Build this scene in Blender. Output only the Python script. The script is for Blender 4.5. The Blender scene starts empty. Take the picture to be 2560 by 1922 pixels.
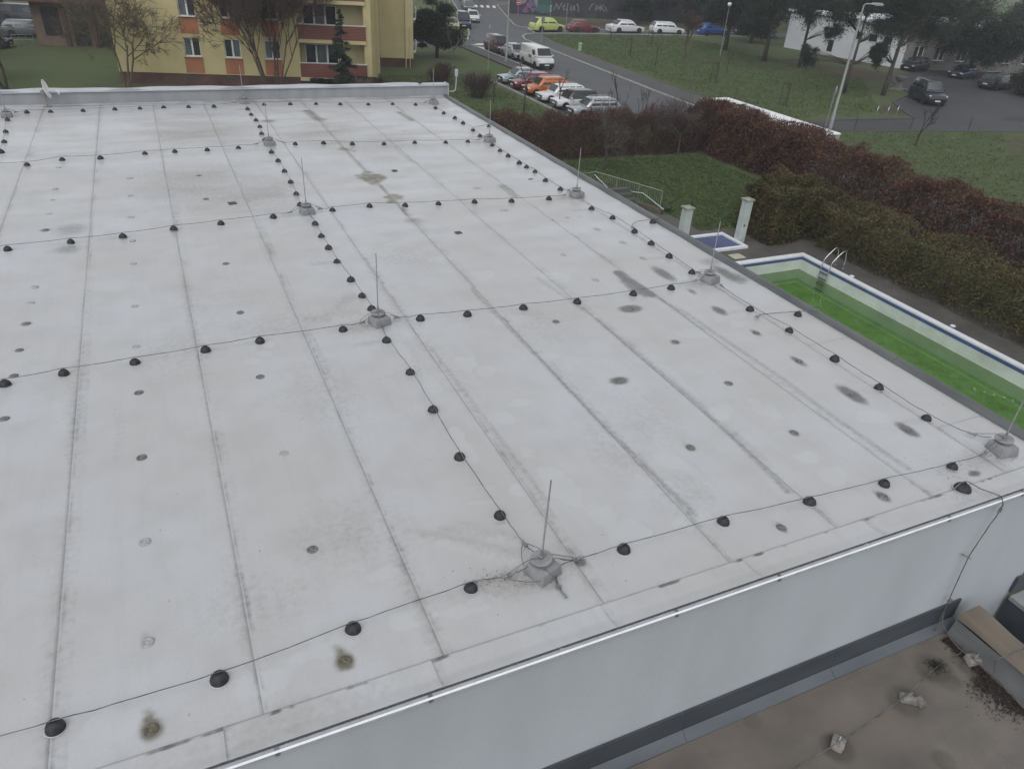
import bpy, math, random
import numpy as np
from mathutils import Vector, Matrix
R_ = math.radians
random.seed(7); RNG = np.random.default_rng(11)
sc = bpy.context.scene
# ------------------------------------------------------------------ camera
CAM_H = 4.85
FPX = 1847.0
ROT = np.array([[0.9104881, -0.16915934, 0.37735465],
                [-0.40936542, -0.49794398, 0.76450751],
                [0.05857789, -0.85055094, -0.52262006]])
cam_d = bpy.data.cameras.new('camera'); cam = bpy.data.objects.new('camera', cam_d)
sc.collection.objects.link(cam)
m3 = Matrix(((ROT[0][0], -ROT[0][1], -ROT[0][2]), (ROT[1][0], -ROT[1][1], -ROT[1][2]), (ROT[2][0], -ROT[2][1], -ROT[2][2])))
cam.matrix_world = Matrix.Translation((0, 0, CAM_H)) @ m3.to_4x4()
cam_d.sensor_width = 36.0; cam_d.lens = FPX/2560.0*36.0
cam_d.clip_start = 0.1; cam_d.clip_end = 2000
sc.camera = cam
# ------------------------------------------------------------------ sky, sun, exposure
SUN_EL, SUN_AZ = R_(54), R_(222)      # hidden behind cloud, high; azimuth from +Y clockwise
world = bpy.data.worlds.new('World'); sc.world = world; world.use_nodes = True
wn = world.node_tree; wn.nodes.clear()
w_out = wn.nodes.new('ShaderNodeOutputWorld'); w_bg = wn.nodes.new('ShaderNodeBackground')
w_sky = wn.nodes.new('ShaderNodeTexSky'); w_sky.sky_type = 'NISHITA'; w_sky.sun_disc = False
w_sky.sun_elevation = SUN_EL; w_sky.sun_rotation = SUN_AZ
w_sky.air_density = 1.0; w_sky.dust_density = 1.6; w_sky.ozone_density = 1.0
w_hs = wn.nodes.new('ShaderNodeHueSaturation'); w_hs.inputs['Saturation'].default_value = 0.21
wn.links.new(w_sky.outputs[0], w_hs.inputs['Color']); wn.links.new(w_hs.outputs[0], w_bg.inputs[0])
w_bg.inputs[1].default_value = 0.15
wn.links.new(w_bg.outputs[0], w_out.inputs[0])
sun_d = bpy.data.lights.new('sun', 'SUN'); sun_d.energy = 0.9; sun_d.angle = R_(70); sun_d.color = (1.0, 0.985, 0.96)
sun = bpy.data.objects.new('sun', sun_d); sc.collection.objects.link(sun)
sdir = Vector((math.sin(SUN_AZ)*math.cos(SUN_EL), math.cos(SUN_AZ)*math.cos(SUN_EL), math.sin(SUN_EL)))
sun.rotation_euler = (-sdir).to_track_quat('-Z', 'Y').to_euler()
sun.location = (0, 0, 60)
vs = sc.view_settings; vs.view_transform = 'Standard'; vs.look = 'None'; vs.gamma = 1.0; vs.use_curve_mapping = False
vs.exposure = 0.26
sc.cycles.use_denoising = True
sc.cycles.max_bounces = 4; sc.cycles.diffuse_bounces = 3; sc.cycles.glossy_bounces = 2; sc.cycles.transmission_bounces = 2; sc.cycles.transparent_max_bounces = 6
GZ = -7.0
# ------------------------------------------------------------------ helpers
def ray(u, v): return ROT @ np.array([u-1280.0, v-961.0, FPX])
def P(u, v, z=0.0):                     # point of the photograph (2560 px wide) on the level z
    d = ray(u, v); t = (z-CAM_H)/d[2]; return (d[0]*t, d[1]*t, z)
def D(x, y, z=0.0): return P(x*2560/2212, y*2560/2212, z)
def PY(u, v, y0):
    d = ray(u, v); t = y0/d[1]; return (d[0]*t, y0, CAM_H+d[2]*t)
def PX(u, v, x0):
    d = ray(u, v); t = x0/d[0]; return (x0, d[1]*t, CAM_H+d[2]*t)
def crop(u0, v0, u1): 
    s = (u1-u0)/2212.0
    return lambda x, y, z=GZ: P(u0+x*s, v0+y*s, z)
def cropuv(u0, v0, u1):
    s = (u1-u0)/2212.0
    return lambda x, y: (u0+x*s, v0+y*s)
COL = sc.collection
WLOC = {}
class MB:
    def __init__(s): s.v = []; s.f = []
    def add(s, vs_, fs):
        o = len(s.v); s.v.extend([tuple(p) for p in vs_]); s.f.extend([tuple(i+o for i in f) for f in fs]); return s
    def box(s, c, d, rz=0.0, M=None, taper=1.0, rx=0, ry=0):
        hx, hy, hz = d[0]/2, d[1]/2, d[2]/2
        pts = [(-hx, -hy, -hz), (hx, -hy, -hz), (hx, hy, -hz), (-hx, hy, -hz), (-hx*taper, -hy*taper, hz), (hx*taper, -hy*taper, hz), (hx*taper, hy*taper, hz), (-hx*taper, hy*taper, hz)]
        T = Matrix.Translation(c) @ Matrix.Rotation(rz, 4, 'Z') @ Matrix.Rotation(ry, 4, 'Y') @ Matrix.Rotation(rx, 4, 'X')
        if M is not None: T = M @ T
        return s.add([T @ Vector(p) for p in pts], [(0, 3, 2, 1), (4, 5, 6, 7), (0, 1, 5, 4), (1, 2, 6, 5), (2, 3, 7, 6), (3, 0, 4, 7)])
    def tube(s, pts, r, n=6, cap=True):
        pts = [Vector(p) for p in pts]; m = len(pts)
        rs = r if isinstance(r, (list, tuple)) else [r]*m
        vs_ = []; prev = None
        for i, p in enumerate(pts):
            t = (pts[min(i+1, m-1)]-pts[max(i-1, 0)])
            if t.length < 1e-9: t = Vector((0, 0, 1))
            t.normalize()
            if prev is None:
                a = Vector((0, 0, 1)) if abs(t.z) < 0.9 else Vector((1, 0, 0))
                x = t.cross(a).normalized()
            else:
                x = prev-t*prev.dot(t)
                x = x.normalized() if x.length > 1e-6 else t.orthogonal().normalized()
            prev = x; y = t.cross(x)
            for k in range(n):
                a = 2*math.pi*k/n
                vs_.append(p+(x*math.cos(a)+y*math.sin(a))*rs[i])
        fs = [(i*n+k, i*n+(k+1) % n, (i+1)*n+(k+1) % n, (i+1)*n+k) for i in range(m-1) for k in range(n)]
        if cap: fs.append(tuple(range(n-1, -1, -1))); fs.append(tuple((m-1)*n+k for k in range(n)))
        return s.add(vs_, fs)
    def lathe(s, prof, n=16, M=None, c=(0, 0, 0)):
        vs_ = []; fs = []; m = len(prof)
        for (r, z) in prof:
            for k in range(n):
                a = 2*math.pi*k/n; p = Vector((r*math.cos(a), r*math.sin(a), z))
                if M is not None: p = M @ p
                vs_.append(p+Vector(c))
        fs = [(i*n+k, i*n+(k+1) % n, (i+1)*n+(k+1) % n, (i+1)*n+k) for i in range(m-1) for k in range(n)]
        fs.append(tuple(range(n-1, -1, -1))); fs.append(tuple((m-1)*n+k for k in range(n)))
        return s.add(vs_, fs)
    def prism(s, poly, z0, z1):
        n = len(poly)
        a = sum(poly[i][0]*poly[(i+1) % n][1]-poly[(i+1) % n][0]*poly[i][1] for i in range(n))
        if a < 0: poly = poly[::-1]
        vs_ = [(p[0], p[1], z0) for p in poly]+[(p[0], p[1], z1) for p in poly]
        fs = [tuple(range(n-1, -1, -1)), tuple(range(n, 2*n))]+[(i, (i+1) % n, n+(i+1) % n, n+i) for i in range(n)]
        return s.add(vs_, fs)
    def quad(s, a, b, c, d): return s.add([a, b, c, d], [(0, 1, 2, 3)])
    def mesh(s, name, mat, off=(0, 0, 0), smooth=False, bevel=0, seg=1):
        me = bpy.data.meshes.new(name)
        me.from_pydata([(p[0]-off[0], p[1]-off[1], p[2]-off[2]) for p in s.v], [], s.f)
        if bevel:
            import bmesh
            bm = bmesh.new(); bm.from_mesh(me)
            es = [e for e in bm.edges if len(e.link_faces) == 2 and e.calc_face_angle(0) > 0.5]
            bmesh.ops.bevel(bm, geom=es, offset=bevel, segments=seg, affect='EDGES', profile=0.6)
            bm.to_mesh(me); bm.free()
        if smooth:
            me.polygons.foreach_set('use_smooth', [True]*len(me.polygons))
            if smooth != 'all':
                try: me.set_sharp_from_angle(angle=R_(smooth if smooth > 1 else 35))
                except Exception: pass
        if mat is not None: me.materials.append(mat)
        me.update(); return me
    def build(s, name, mat, parent=None, smooth=False, bevel=0, seg=1, local=False):
        off = (0, 0, 0)
        if parent is not None and not local: off = WLOC.get(parent.name, (0, 0, 0))
        return link(name, s.mesh(name, mat, off, smooth, bevel, seg), parent)
def link(name, me, parent=None, loc=None):
    o = bpy.data.objects.new(name, me); COL.objects.link(o)
    if parent is not None: o.parent = parent
    if loc is not None: o.location = loc
    base = WLOC.get(parent.name, (0, 0, 0)) if parent is not None else (0, 0, 0)
    WLOC[o.name] = tuple(base[i]+(loc[i] if loc is not None else 0) for i in range(3))
    return o
def npmesh(name, verts, faces, mat, smooth=False):
    """verts (n,3) float, faces (m,k) int, all faces alike"""
    verts = np.ascontiguousarray(verts, dtype=np.float32); faces = np.ascontiguousarray(faces, dtype=np.int32)
    me = bpy.data.meshes.new(name); m, k = faces.shape
    me.vertices.add(len(verts)); me.vertices.foreach_set('co', verts.ravel())
    me.loops.add(m*k); me.loops.foreach_set('vertex_index', faces.ravel())
    me.polygons.add(m); me.polygons.foreach_set('loop_start', np.arange(m, dtype=np.int32)*k)
    if smooth: me.polygons.foreach_set('use_smooth', np.ones(m, dtype=bool))
    me.update(calc_edges=True); me.validate()
    if mat is not None: me.materials.append(mat)
    return me
def tag(o, label=None, cat=None, group=None, kind=None):
    if label: o['label'] = label
    if cat: o['category'] = cat
    if group: o['group'] = group
    if kind: o['kind'] = kind
    return o
def thing(name, label, cat, loc=(0, 0, 0), rz=0.0, group=None):
    o = bpy.data.objects.new(name, None); COL.objects.link(o); o.location = loc; o.rotation_euler = (0, 0, rz)
    o.empty_display_size = 0.2
    WLOC[o.name] = tuple(loc); return tag(o, label, cat, group)
def dup(root, loc, rz=None, label=None, group=None):
    def cp(o, par):
        c = o.copy(); COL.objects.link(c)
        if par is not None: c.parent = par
        for k in kids.get(o.name, []): cp(k, c)
        return c
    r = cp(root, None); r.location = loc
    if rz is not None: r.rotation_euler = (0, 0, rz)
    WLOC[r.name] = tuple(loc)
    if label: r['label'] = label
    if group: r['group'] = group
    return r
kids = {}
def reg(root):
    for c in root.children_recursive: kids.setdefault(c.parent.name, []).append(c)
# ------------------------------------------------------------------ materials
MATS = {}
def mat(name, col, rough=0.6, var=0.12, scale=6.0, bump=0.0, bscale=40.0, metal=0.0, spec=0.4, coat=0.0, col2=None, detail=6, stretch=None, rvar=0.0, trans=0.0, ior=1.45):
    if name in MATS: return MATS[name]
    m = bpy.data.materials.new(name); m.use_nodes = True; nt = m.node_tree; N = nt.nodes; L = nt.links
    b = N['Principled BSDF']
    b.inputs['Roughness'].default_value = rough; b.inputs['Metallic'].default_value = metal
    b.inputs['Specular IOR Level'].default_value = spec; b.inputs['Coat Weight'].default_value = coat; b.inputs['IOR'].default_value = ior
    b.inputs['Transmission Weight'].default_value = trans
    tc = N.new('ShaderNodeTexCoord'); src = tc.outputs['Object']
    if stretch:
        mp = N.new('ShaderNodeMapping'); mp.inputs['Scale'].default_value = stretch; L.new(src, mp.inputs[0]); src = mp.outputs[0]
    nz = N.new('ShaderNodeTexNoise'); nz.inputs['Scale'].default_value = scale; nz.inputs['Detail'].default_value = detail; L.new(src, nz.inputs['Vector'])
    mx = N.new('ShaderNodeMix'); mx.data_type = 'RGBA'
    c2 = col2 if col2 else tuple(max(0, c*(1-var*2)) for c in col)
    c1 = col if col2 else tuple(min(1, c*(1+var)) for c in col)
    mx.inputs[6].default_value = (*c1, 1); mx.inputs[7].default_value = (*c2, 1)
    rp = N.new('ShaderNodeMapRange'); rp.inputs[1].default_value = 0.3; rp.inputs[2].default_value = 0.7
    L.new(nz.outputs[0], rp.inputs[0]); L.new(rp.outputs[0], mx.inputs[0]); L.new(mx.outputs[2], b.inputs['Base Color'])
    if rvar:
        r2 = N.new('ShaderNodeMapRange'); r2.inputs[1].default_value = 0.3; r2.inputs[2].default_value = 0.7
        r2.inputs[3].default_value = max(0.03, rough-rvar); r2.inputs[4].default_value = min(1, rough+rvar)
        L.new(nz.outputs[0], r2.inputs[0]); L.new(r2.outputs[0], b.inputs['Roughness'])
    if bump:
        n2 = N.new('ShaderNodeTexNoise'); n2.inputs['Scale'].default_value = bscale; n2.inputs['Detail'].default_value = 4; L.new(src, n2.inputs['Vector'])
        bp = N.new('ShaderNodeBump'); bp.inputs['Strength'].default_value = min(1, bump); bp.inputs['Distance'].default_value = 0.02; L.new(n2.outputs[0], bp.inputs['Height']); L.new(bp.outputs[0], b.inputs['Normal'])
    MATS[name] = m; return m
def emis(name, col, s):
    m = bpy.data.materials.new(name); m.use_nodes = True; b = m.node_tree.nodes['Principled BSDF']
    b.inputs['Emission Color'].default_value = (*col, 1); b.inputs['Emission Strength'].default_value = s; return m
ORD = ['first', 'second', 'third', 'fourth', 'fifth', 'sixth', 'seventh', 'eighth', 'ninth', 'tenth', 'eleventh', 'twelfth']
# ================================================================== the flat-roofed building
XR, YN, YF = 9.0, 3.30, 24.55          # roof edges (right, near, far parapet face)
XL = -9.6
bld = thing('flat_roof_building', 'low building with wide pale grey membrane flat roof and grey walls', 'building', (0, YN, GZ))
# --- membrane material: pale PVC, dirt and painted holder shade read from a per-point map, broken up by noise
def membrane(name, plain=False):
    m = bpy.data.materials.new(name); m.use_nodes = True; nt = m.node_tree; N = nt.nodes; L = nt.links; b = N['Principled BSDF']
    geo = N.new('ShaderNodeNewGeometry'); pos = geo.outputs['Position']
    def noise(scale, detail=5, stretch=None, rough=0.55):
        s = pos
        if stretch:
            mp = N.new('ShaderNodeMapping'); mp.inputs['Scale'].default_value = stretch; L.new(pos, mp.inputs[0]); s = mp.outputs[0]
        n = N.new('ShaderNodeTexNoise'); n.inputs['Scale'].default_value = scale; n.inputs['Detail'].default_value = detail; n.inputs['Roughness'].default_value = rough
        L.new(s, n.inputs['Vector']); return n.outputs[0]
    def rng(v, a, b_, c=0.0, d=1.0, smooth=False):
        r = N.new('ShaderNodeMapRange'); r.inputs[1].default_value = a; r.inputs[2].default_value = b_; r.inputs[3].default_value = c; r.inputs[4].default_value = d
        if smooth: r.interpolation_type = 'SMOOTHSTEP'
        L.new(v, r.inputs[0]); return r.outputs[0]
    def math_(op, a, c):
        n = N.new('ShaderNodeMath'); n.operation = op
        for i, x in enumerate((a, c)):
            if isinstance(x, (int, float)): n.inputs[i].default_value = x
            else: L.new(x, n.inputs[i])
        return n.outputs[0]
    def mix(f, a, c):
        n = N.new('ShaderNodeMix'); n.data_type = 'RGBA'
        if isinstance(f, (int, float)): n.inputs[0].default_value = f
        else: L.new(f, n.inputs[0])
        for i, x in ((6, a), (7, c)):
            if isinstance(x, tuple): n.inputs[i].default_value = (*x, 1)
            else: L.new(x, n.inputs[i])
        return n.outputs[2]
    big = noise(0.55, 3); mid = noise(2.2, 6); fine = noise(38, 3); fib = noise(9, 6, (1.0, 0.12, 1))
    c = mix(rng(big, 0.36, 0.64), (0.450, 0.462, 0.480), (0.420, 0.420, 0.414))
    c = mix(rng(noise(0.23, 4), 0.48, 0.66, 0, 0.6), c, (0.398, 0.388, 0.364))
    c = mix(rng(mid, 0.45, 0.75, 0, 0.45), c, (0.365, 0.367, 0.363))
    c = mix(rng(fine, 0.42, 0.7, 0, 0.22), c, (0.34, 0.34, 0.33))
    c = mix(rng(fib, 0.5, 0.78, 0, 0.3), c, (0.35, 0.355, 0.355))
    wet = rng(noise(1.1, 5, (0.45, 1.5, 1)), 0.38, 0.62)
    if not plain:
        at = N.new('ShaderNodeAttribute'); at.attribute_name = 'dirt'
        sp = N.new('ShaderNodeSeparateColor'); L.new(at.outputs['Color'], sp.inputs[0])
        br = math_('MULTIPLY', math_('SUBTRACT', noise(14, 6, None, 0.65), 0.5), 0.55)
        br2 = math_('MULTIPLY', math_('SUBTRACT', noise(4, 6), 0.5), 0.9)
        lm = rng(math_('ADD', sp.outputs[2], br2), 0.38, 0.50, 0, 0.42, True); c = mix(lm, c, (0.475, 0.487, 0.495))
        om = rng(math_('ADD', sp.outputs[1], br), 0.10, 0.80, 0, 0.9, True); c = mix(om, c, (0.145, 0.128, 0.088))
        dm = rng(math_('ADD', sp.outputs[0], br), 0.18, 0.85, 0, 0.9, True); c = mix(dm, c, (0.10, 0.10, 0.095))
    L.new(c, b.inputs['Base Color'])
    bp0 = N.new('ShaderNodeBump'); bp0.inputs['Strength'].default_value = 0.12; bp0.inputs['Distance'].default_value = 0.01; L.new(mid, bp0.inputs['Height'])
    rr = rng(wet, 0, 1, 0.30, 0.52); L.new(rr, b.inputs['Roughness']); b.inputs['Specular IOR Level'].default_value = 0.5
    L.new(rng(wet, 0.1, 0.9, 0.55, 0.08), b.inputs['Coat Weight']); b.inputs['Coat Roughness'].default_value = 0.16; b.inputs['Coat IOR'].default_value = 1.36
    L.new(bp0.outputs[0], b.inputs['Coat Normal'])
    bp = N.new('ShaderNodeBump'); bp.inputs['Strength'].default_value = 0.25; bp.inputs['Distance'].default_value = 0.004
    L.new(math_('ADD', math_('MULTIPLY', fine, 0.35), math_('MULTIPLY', mid, 1.5)), bp.inputs['Height']); L.new(bp.outputs[0], b.inputs['Normal'])
    return m
M_MEM = membrane('roof_membrane'); M_MEMP = membrane('roof_membrane_clean', True)
# --- dirt and painted shade map: (x, y, rx, ry, angle, strength, channel)
SPOTS = []
def spot(p, rx, ry, s, ch, ang=0.0): SPOTS.append((p[0], p[1], rx, ry, ang, s, ch))
for (x, y, rx, ry, s) in [(1362, 667, .19, .12, 1.2), (1338, 822, .13, .09, 1.1), (1434, 592, .13, .34, .95), (1495, 630, .07, .14, .7), (1554, 671, .10, .18, .9), (1633, 719, .07, .13, .8), (1725, 780, .07, .17, .85), (1840, 852, .11, .24, 1.1), (1960, 928, .09, .17, 1.0), (1459, 739, .09, .08, .8), (1574, 828, .07, .07, .75), (1715, 935, .07, .08, .75), (1492, 967, .06, .07, .8), (1286, 605, .08, .08, .6), (1201, 695, .07, .07, .7), (1570, 592, .15, .45, .85), (1535, 566, .28, .22, .5), (1590, 600, .2, .25, .7), (1907, 1072, .07, .10, .9), (1688, 1140, .05, .08, .8), (1253, 1213, .06, .08, .8), (675, 1187, .05, .05, .85), (562, 814, .05, .05, .95), (300, 848, .05, .05, .9), (306, 988, .05, .06, .95), (313, 1170, .05, .05, .6), (319, 1387, .05, .06, .6), (294, 749, .05, .05, .6), (519, 675, .05, .05, .85), (488, 570, .06, .06, .9), (57, 700, .07, .07, .95), (42, 757, .06, .05, .7), (30, 812, .06, .05, .7), (10, 905, .06, .06, .8), (67, 655, .07, .05, .5), (98, 497, .10, .09, .8), (107, 463, .10, .06, .5), (119, 408, .11, .06, .5), (1420, 600, .2, .35, .25), (1910, 1115, .1, .05, .3), (130, 795, .19, .02, .4), (445, 430, .08, .08, .7), (430, 380, .08, .08, .7), (280, 385, .10, .10, .6), (282, 470, .10, .10, .5), (127, 362, .12, .1, .5), (1090, 455, .12, .1, .6), (1030, 407, .12, .1, .6), (1148, 388, .08, .05, .5), (1010, 347, .15, .25, .35), (945, 400, .2, .5, .35), (1225, 470, .08, .08, .5), (1253, 468, .08, .08, .4), (1290, 496, .09, .12, .6), (1345, 524, .09, .12, .6), (1388, 558, .08, .12, .6), (875, 283, .15, .12, .5), (1110, 275, .25, .8, .5)]:
    spot(D(x, y), rx, ry, s, 0)
def streak(pts, w, s, ch):               # a stain drawn out along a line of image points
    pts = [D(*p) for p in pts]
    for a, b in zip(pts, pts[1:]):
        n = max(1, int(math.dist(a, b)/(w*0.7)))
        for i in range(n+1): spot((a[0]+(b[0]-a[0])*i/n, a[1]+(b[1]-a[1])*i/n), w, w*1.1, s, ch)
streak([(1337, 590), (1352, 603), (1378, 618), (1405, 636)], .11, .95, 0); streak([(1352, 608), (1375, 628), (1395, 636)], .12, .75, 0)
streak([(1410, 638), (1480, 675), (1560, 730), (1680, 810), (1800, 900), (1960, 1010)], .07, .45, 0)
streak([(1085, 402), (1112, 424)], .13, .55, 0); streak([(664, 240), (690, 262)], .16, .75, 1); streak([(696, 270), (760, 340)], .07, .5, 1)
streak([(760, 340), (800, 380)], .06, .5, 1); streak([(820, 400), (850, 430), (880, 465)], .06, .55, 1); streak([(880, 465), (1060, 660)], .05, .3, 0)
streak([(838, 300), (865, 330), (895, 352)], .12, .4, 1); streak([(862, 243), (890, 260)], .12, .6, 1)
streak([(1160, 600), (1240, 655), (1275, 680)], .07, .4, 0); streak([(1290, 690), (1420, 800), (1480, 850), (1600, 960), (1700, 1060)], .065, .5, 0)
streak([(930, 750), (1060, 920), (1180, 1080)], .05, .42, 0); streak([(1020, 625), (1190, 800), (1330, 945), (1500, 1110)], .06, .5, 0)
streak([(248, 880), (262, 930), (250, 990)], .10, .27, 0); streak([(100, 560), (60, 600)], .2, .2, 0)
streak([(760, 640), (700, 690), (660, 690)], .16, .33, 1); streak([(1120, 1165), (1030, 1150), (960, 1140)], .07, .3, 1); streak([(1100, 1200), (1000, 1170), (880, 1148)], .09, .27, 1)
streak([(1030, 1262), (1080, 1245), (1130, 1232)], .05, .45, 0); streak([(1180, 1262), (1210, 1285), (1230, 1292)], .05, .3, 0)
for (x, y, r, s) in [(692, 259, .2, .8), (580, 262, .2, .8), (893, 476, .22, .5), (1015, 640, .3, .25), (740, 672, .4, .3), (560, 690, .5, .2), (1300, 930, .3, .25), (1440, 1070, .3, .22), (420, 330, .9, .22), (620, 420, .9, .28), (330, 420, .7, .15), (760, 250, .9, .25), (830, 340, .9, .25), (560, 470, .7, .18), (500, 300, .9, .25)]:
    spot(D(x, y), r, r*0.9, s, 1)
def blotch(x, y, r, n, s, seed):
    g = random.Random(seed); p = D(x, y)
    for i in range(n): a = g.uniform(0, 6.28); q = r*g.uniform(0, 1)**.6; spot((p[0]+q*math.cos(a)*.8, p[1]+q*math.sin(a)*1.1), r*g.uniform(.22, .5), r*g.uniform(.22, .5), s*g.uniform(.55, 1.0), 1)
    spot(p, r*.6, r*.6, s*.6, 1); spot((p[0]+r*.1, p[1]-r*.1), r*.35, r*.35, .35*s, 0)
blotch(803, 386, .34, 22, 1.0, 1); blotch(792, 379, .26, 12, .9, 2); blotch(847, 429, .24, 16, .95, 3); blotch(750, 325, .22, 14, .9, 4); blotch(692, 260, .2, 10, .8, 5)
for (x, y) in [(745, 1428), (327, 1575), (319, 1387), (1907, 1072), (1688, 1140), (2105, 1022), (1492, 967)]:
    p = D(x, y); big_ = (x, y) in ((745, 1428), (327, 1575))
    k = 1.0 if big_ else .45
    spot(p, .06*(1.2 if big_ else .8), .07*(1.2 if big_ else .8), 1.0*k+.1, 1)
    for j in range(1, 5): spot((p[0]-.010*j, p[1]+.045*j), .062-.006*j, .065, (1.0-.19*j)*k, 1)
    if big_: spot(p, .075, .085, .55, 0); spot((p[0], p[1]+.10), .05, .08, .45, 0)
spot(D(2105, 1022), .10, .05, .9, 0)
for (x, y, r) in [(155, 495, .36), (147, 538, .26)]: spot(D(x, y), r, r, .55, 0)
# pale rinsed patches
for (x, y, rx, ry) in [(1140, 972, .13, .22), (1090, 900, .15, .2), (1450, 1000, .2, .3), (1210, 1050, .22, .4), (1045, 800, .2, .2), (1180, 770, .25, .15), (1010, 790, .2, .3), (935, 830, .15, .5), (1000, 960, .12, .5), (900, 720, .2, .25), (1125, 870, .2, .12), (790, 545, .25, .3), (745, 500, .3, .25), (830, 545, .3, .3), (900, 470, .25, .2), (780, 575, .2, .2), (850, 530, .35, .2), (950, 560, .3, .2), (1200, 600, .3, .3), (1040, 595, .3, .25), (1110, 690, .4, .2), (575, 745, .12, .12), (545, 780, .2, .12), (570, 765, .1, .1), (1500, 1120, .35, .15), (1800, 1030, .3, .2), (1650, 880, .2, .3), (1560, 890, .25, .2), (1740, 990, .2, .15), (1020, 1310, .3, .12), (900, 1330, .3, .15), (1350, 1150, .3, .25), (1300, 1110, .2, .3), (700, 1400, .35, .15), (560, 1480, .3, .15), (250, 1560, .25, .2), (640, 420, .3, .5), (690, 460, .3, .5), (600, 370, .3, .6), (770, 620, .15, .5), (870, 760, .12, .5), (1500, 720, .3, .2), (1880, 900, .3, .2), (1590, 700, .25, .15), (820, 1240, .2, .1), (1120, 1060, .12, .15)]:
    spot(D(x, y), rx, ry, .62, 2)
# soft shadows painted as smudges round cable holders; real grime round rod blocks
rows = {'A': ([(118, 1568), (473, 1463), (762, 1355), (1017, 1267)], [(1348, 1184), (1563, 1124), (1750, 1082), (1911, 1042), (2058, 1007)]),
 'B': ([(10, 828), (137, 805), (291, 781), (444, 755), (561, 735), (741, 710)], [(908, 687), (1010, 678), (1131, 664), (1247, 651), (1368, 634), (1450, 621)]),
 'C': ([(16, 537), (152, 522), (265, 510), (375, 494), (477, 482), (590, 468)], [(718, 453.5), (798, 445), (875, 443.5), (947, 440), (1025, 436), (1105, 434), (1186, 429)]),
 'D': ([(58, 355.5), (134, 344), (217, 341), (313, 331.5), (377.5, 327), (447.5, 323.6), (514.7, 319)], [(637.6, 310.8), (698.6, 308.8), (761, 311), (829.6, 310.5), (896, 308), (962.8, 308), (1010.4, 305.6)]),
 'E': ([(57.8, 242.4), (108.8, 241.4), (179, 239), (247.8, 236.4), (302, 234), (353.4, 231.9), (407.2, 231.1), (462.2, 230.2)], [(570.4, 226), (627, 225.2), (682.7, 224.9), (735, 225.2), (795.4, 225.7), (848.2, 225), (897.7, 226.3)])}
cols = {'2': [('A', 'B', [(1080, 1111), (993, 984), (935, 884), (886, 803), (835, 734)]), ('B', 'C', [(802.7, 666), (782, 638), (758, 603.5), (727.9, 564), (709.6, 535), (694, 509.4), (680.3, 483)]), ('C', 'D', [(648, 441.8), (639.5, 418), (627.8, 393), (614.4, 369.6), (600.7, 347.2), (586.5, 328.5)]), ('D', 'E', [(572.3, 302.8), (565, 288.7), (561.3, 274), (553, 260), (542.5, 247.7), (534.8, 235.6)])],
 '3': [('A', 'B', [(2001.8, 902), (1899.5, 836.5), (1803.5, 774.5), (1705, 713), (1620.7, 667)]), ('B', 'C', [(1494.9, 588), (1445.6, 553), (1406.9, 525.6), (1371, 500), (1323.5, 470.3), (1278, 450.6)]), ('C', 'D', [(1210.5, 409), (1178.3, 389.6), (1155.9, 371.2), (1137.3, 361.4), (1121.7, 352), (1097.6, 337), (1080, 325.8), (1063.4, 313.6)]), ('D', 'E', [(1037, 294.2), (1021.6, 280.7), (1000, 266.2), (982.5, 255.2), (958.4, 244.8), (940.4, 233.8)])]}
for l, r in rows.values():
    for (x, y) in l+r: p = D(x, y, .02); spot((p[0]-.02, p[1]-.01), .13, .11, random.uniform(.16, .34), 0); spot((p[0]-.12, p[1]), .22, .10, random.uniform(.1, .28), 1)  # grey-green smudges painted as the soft shadow of each crosswise holder
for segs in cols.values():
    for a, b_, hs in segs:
        for (x, y) in hs: p = D(x, y, .02); spot((p[0]-.03, p[1]-.01), .13, .11, random.uniform(.16, .34), 0); spot((p[0]-.25, p[1]+.02), .30, .09, random.uniform(.12, .34), 1)  # same painted shade round the holders of the lengthwise cables
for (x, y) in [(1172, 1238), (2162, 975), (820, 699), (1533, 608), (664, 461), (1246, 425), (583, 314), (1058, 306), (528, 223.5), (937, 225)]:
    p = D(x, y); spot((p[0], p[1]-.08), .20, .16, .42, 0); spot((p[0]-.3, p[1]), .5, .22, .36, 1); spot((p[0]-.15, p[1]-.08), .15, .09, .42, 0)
for (x, y, rx, ry, s_) in [(430, 280, 1.6, 2.4, .42), (440, 400, 1.5, 1.9, .40), (700, 290, 1.6, 2.2, .38), (560, 420, 1.1, 1.5, .38), (830, 300, 1.2, 2.0, .34), (880, 560, .8, 1.0, .25), (380, 760, .8, .9, .24), (700, 850, .6, 1.0, .24), (760, 1150, .7, .6, .27), (1180, 700, .7, .7, .24), (1400, 900, .5, .7, .25), (560, 1300, .6, .4, .25), (470, 640, 1.0, 1.2, .2), (600, 700, 1.0, .5, .27), (960, 800, .5, .9, .2), (1330, 980, .35, .5, .26), (1490, 1060, .35, .5, .24), (620, 1560, 1.0, .25, .25), (1600, 600, .5, .7, .25)]: spot(D(x, y), rx, ry, s_, 1)
SEAMS = [-9.6, -8.24, -6.85, -5.48, -4.10, -2.73, -1.37, -.02, 1.34, 2.79, 4.14, 5.46, 6.82, 8.02]
SP = np.array([s[:6] for s in SPOTS]); SCH = np.array([s[6] for s in SPOTS])
def vnoise(x, y, seed):
    r = np.random.default_rng(seed); t = r.random((64, 64))
    xi = np.floor(x).astype(int); yi = np.floor(y).astype(int); fx = x-xi; fy = y-yi
    fx = fx*fx*(3-2*fx); fy = fy*fy*(3-2*fy); g_ = lambda a, b: t[a % 64, b % 64]
    return (g_(xi, yi)*(1-fx)+g_(xi+1, yi)*fx)*(1-fy)+(g_(xi, yi+1)*(1-fx)+g_(xi+1, yi+1)*fx)*fy
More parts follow.
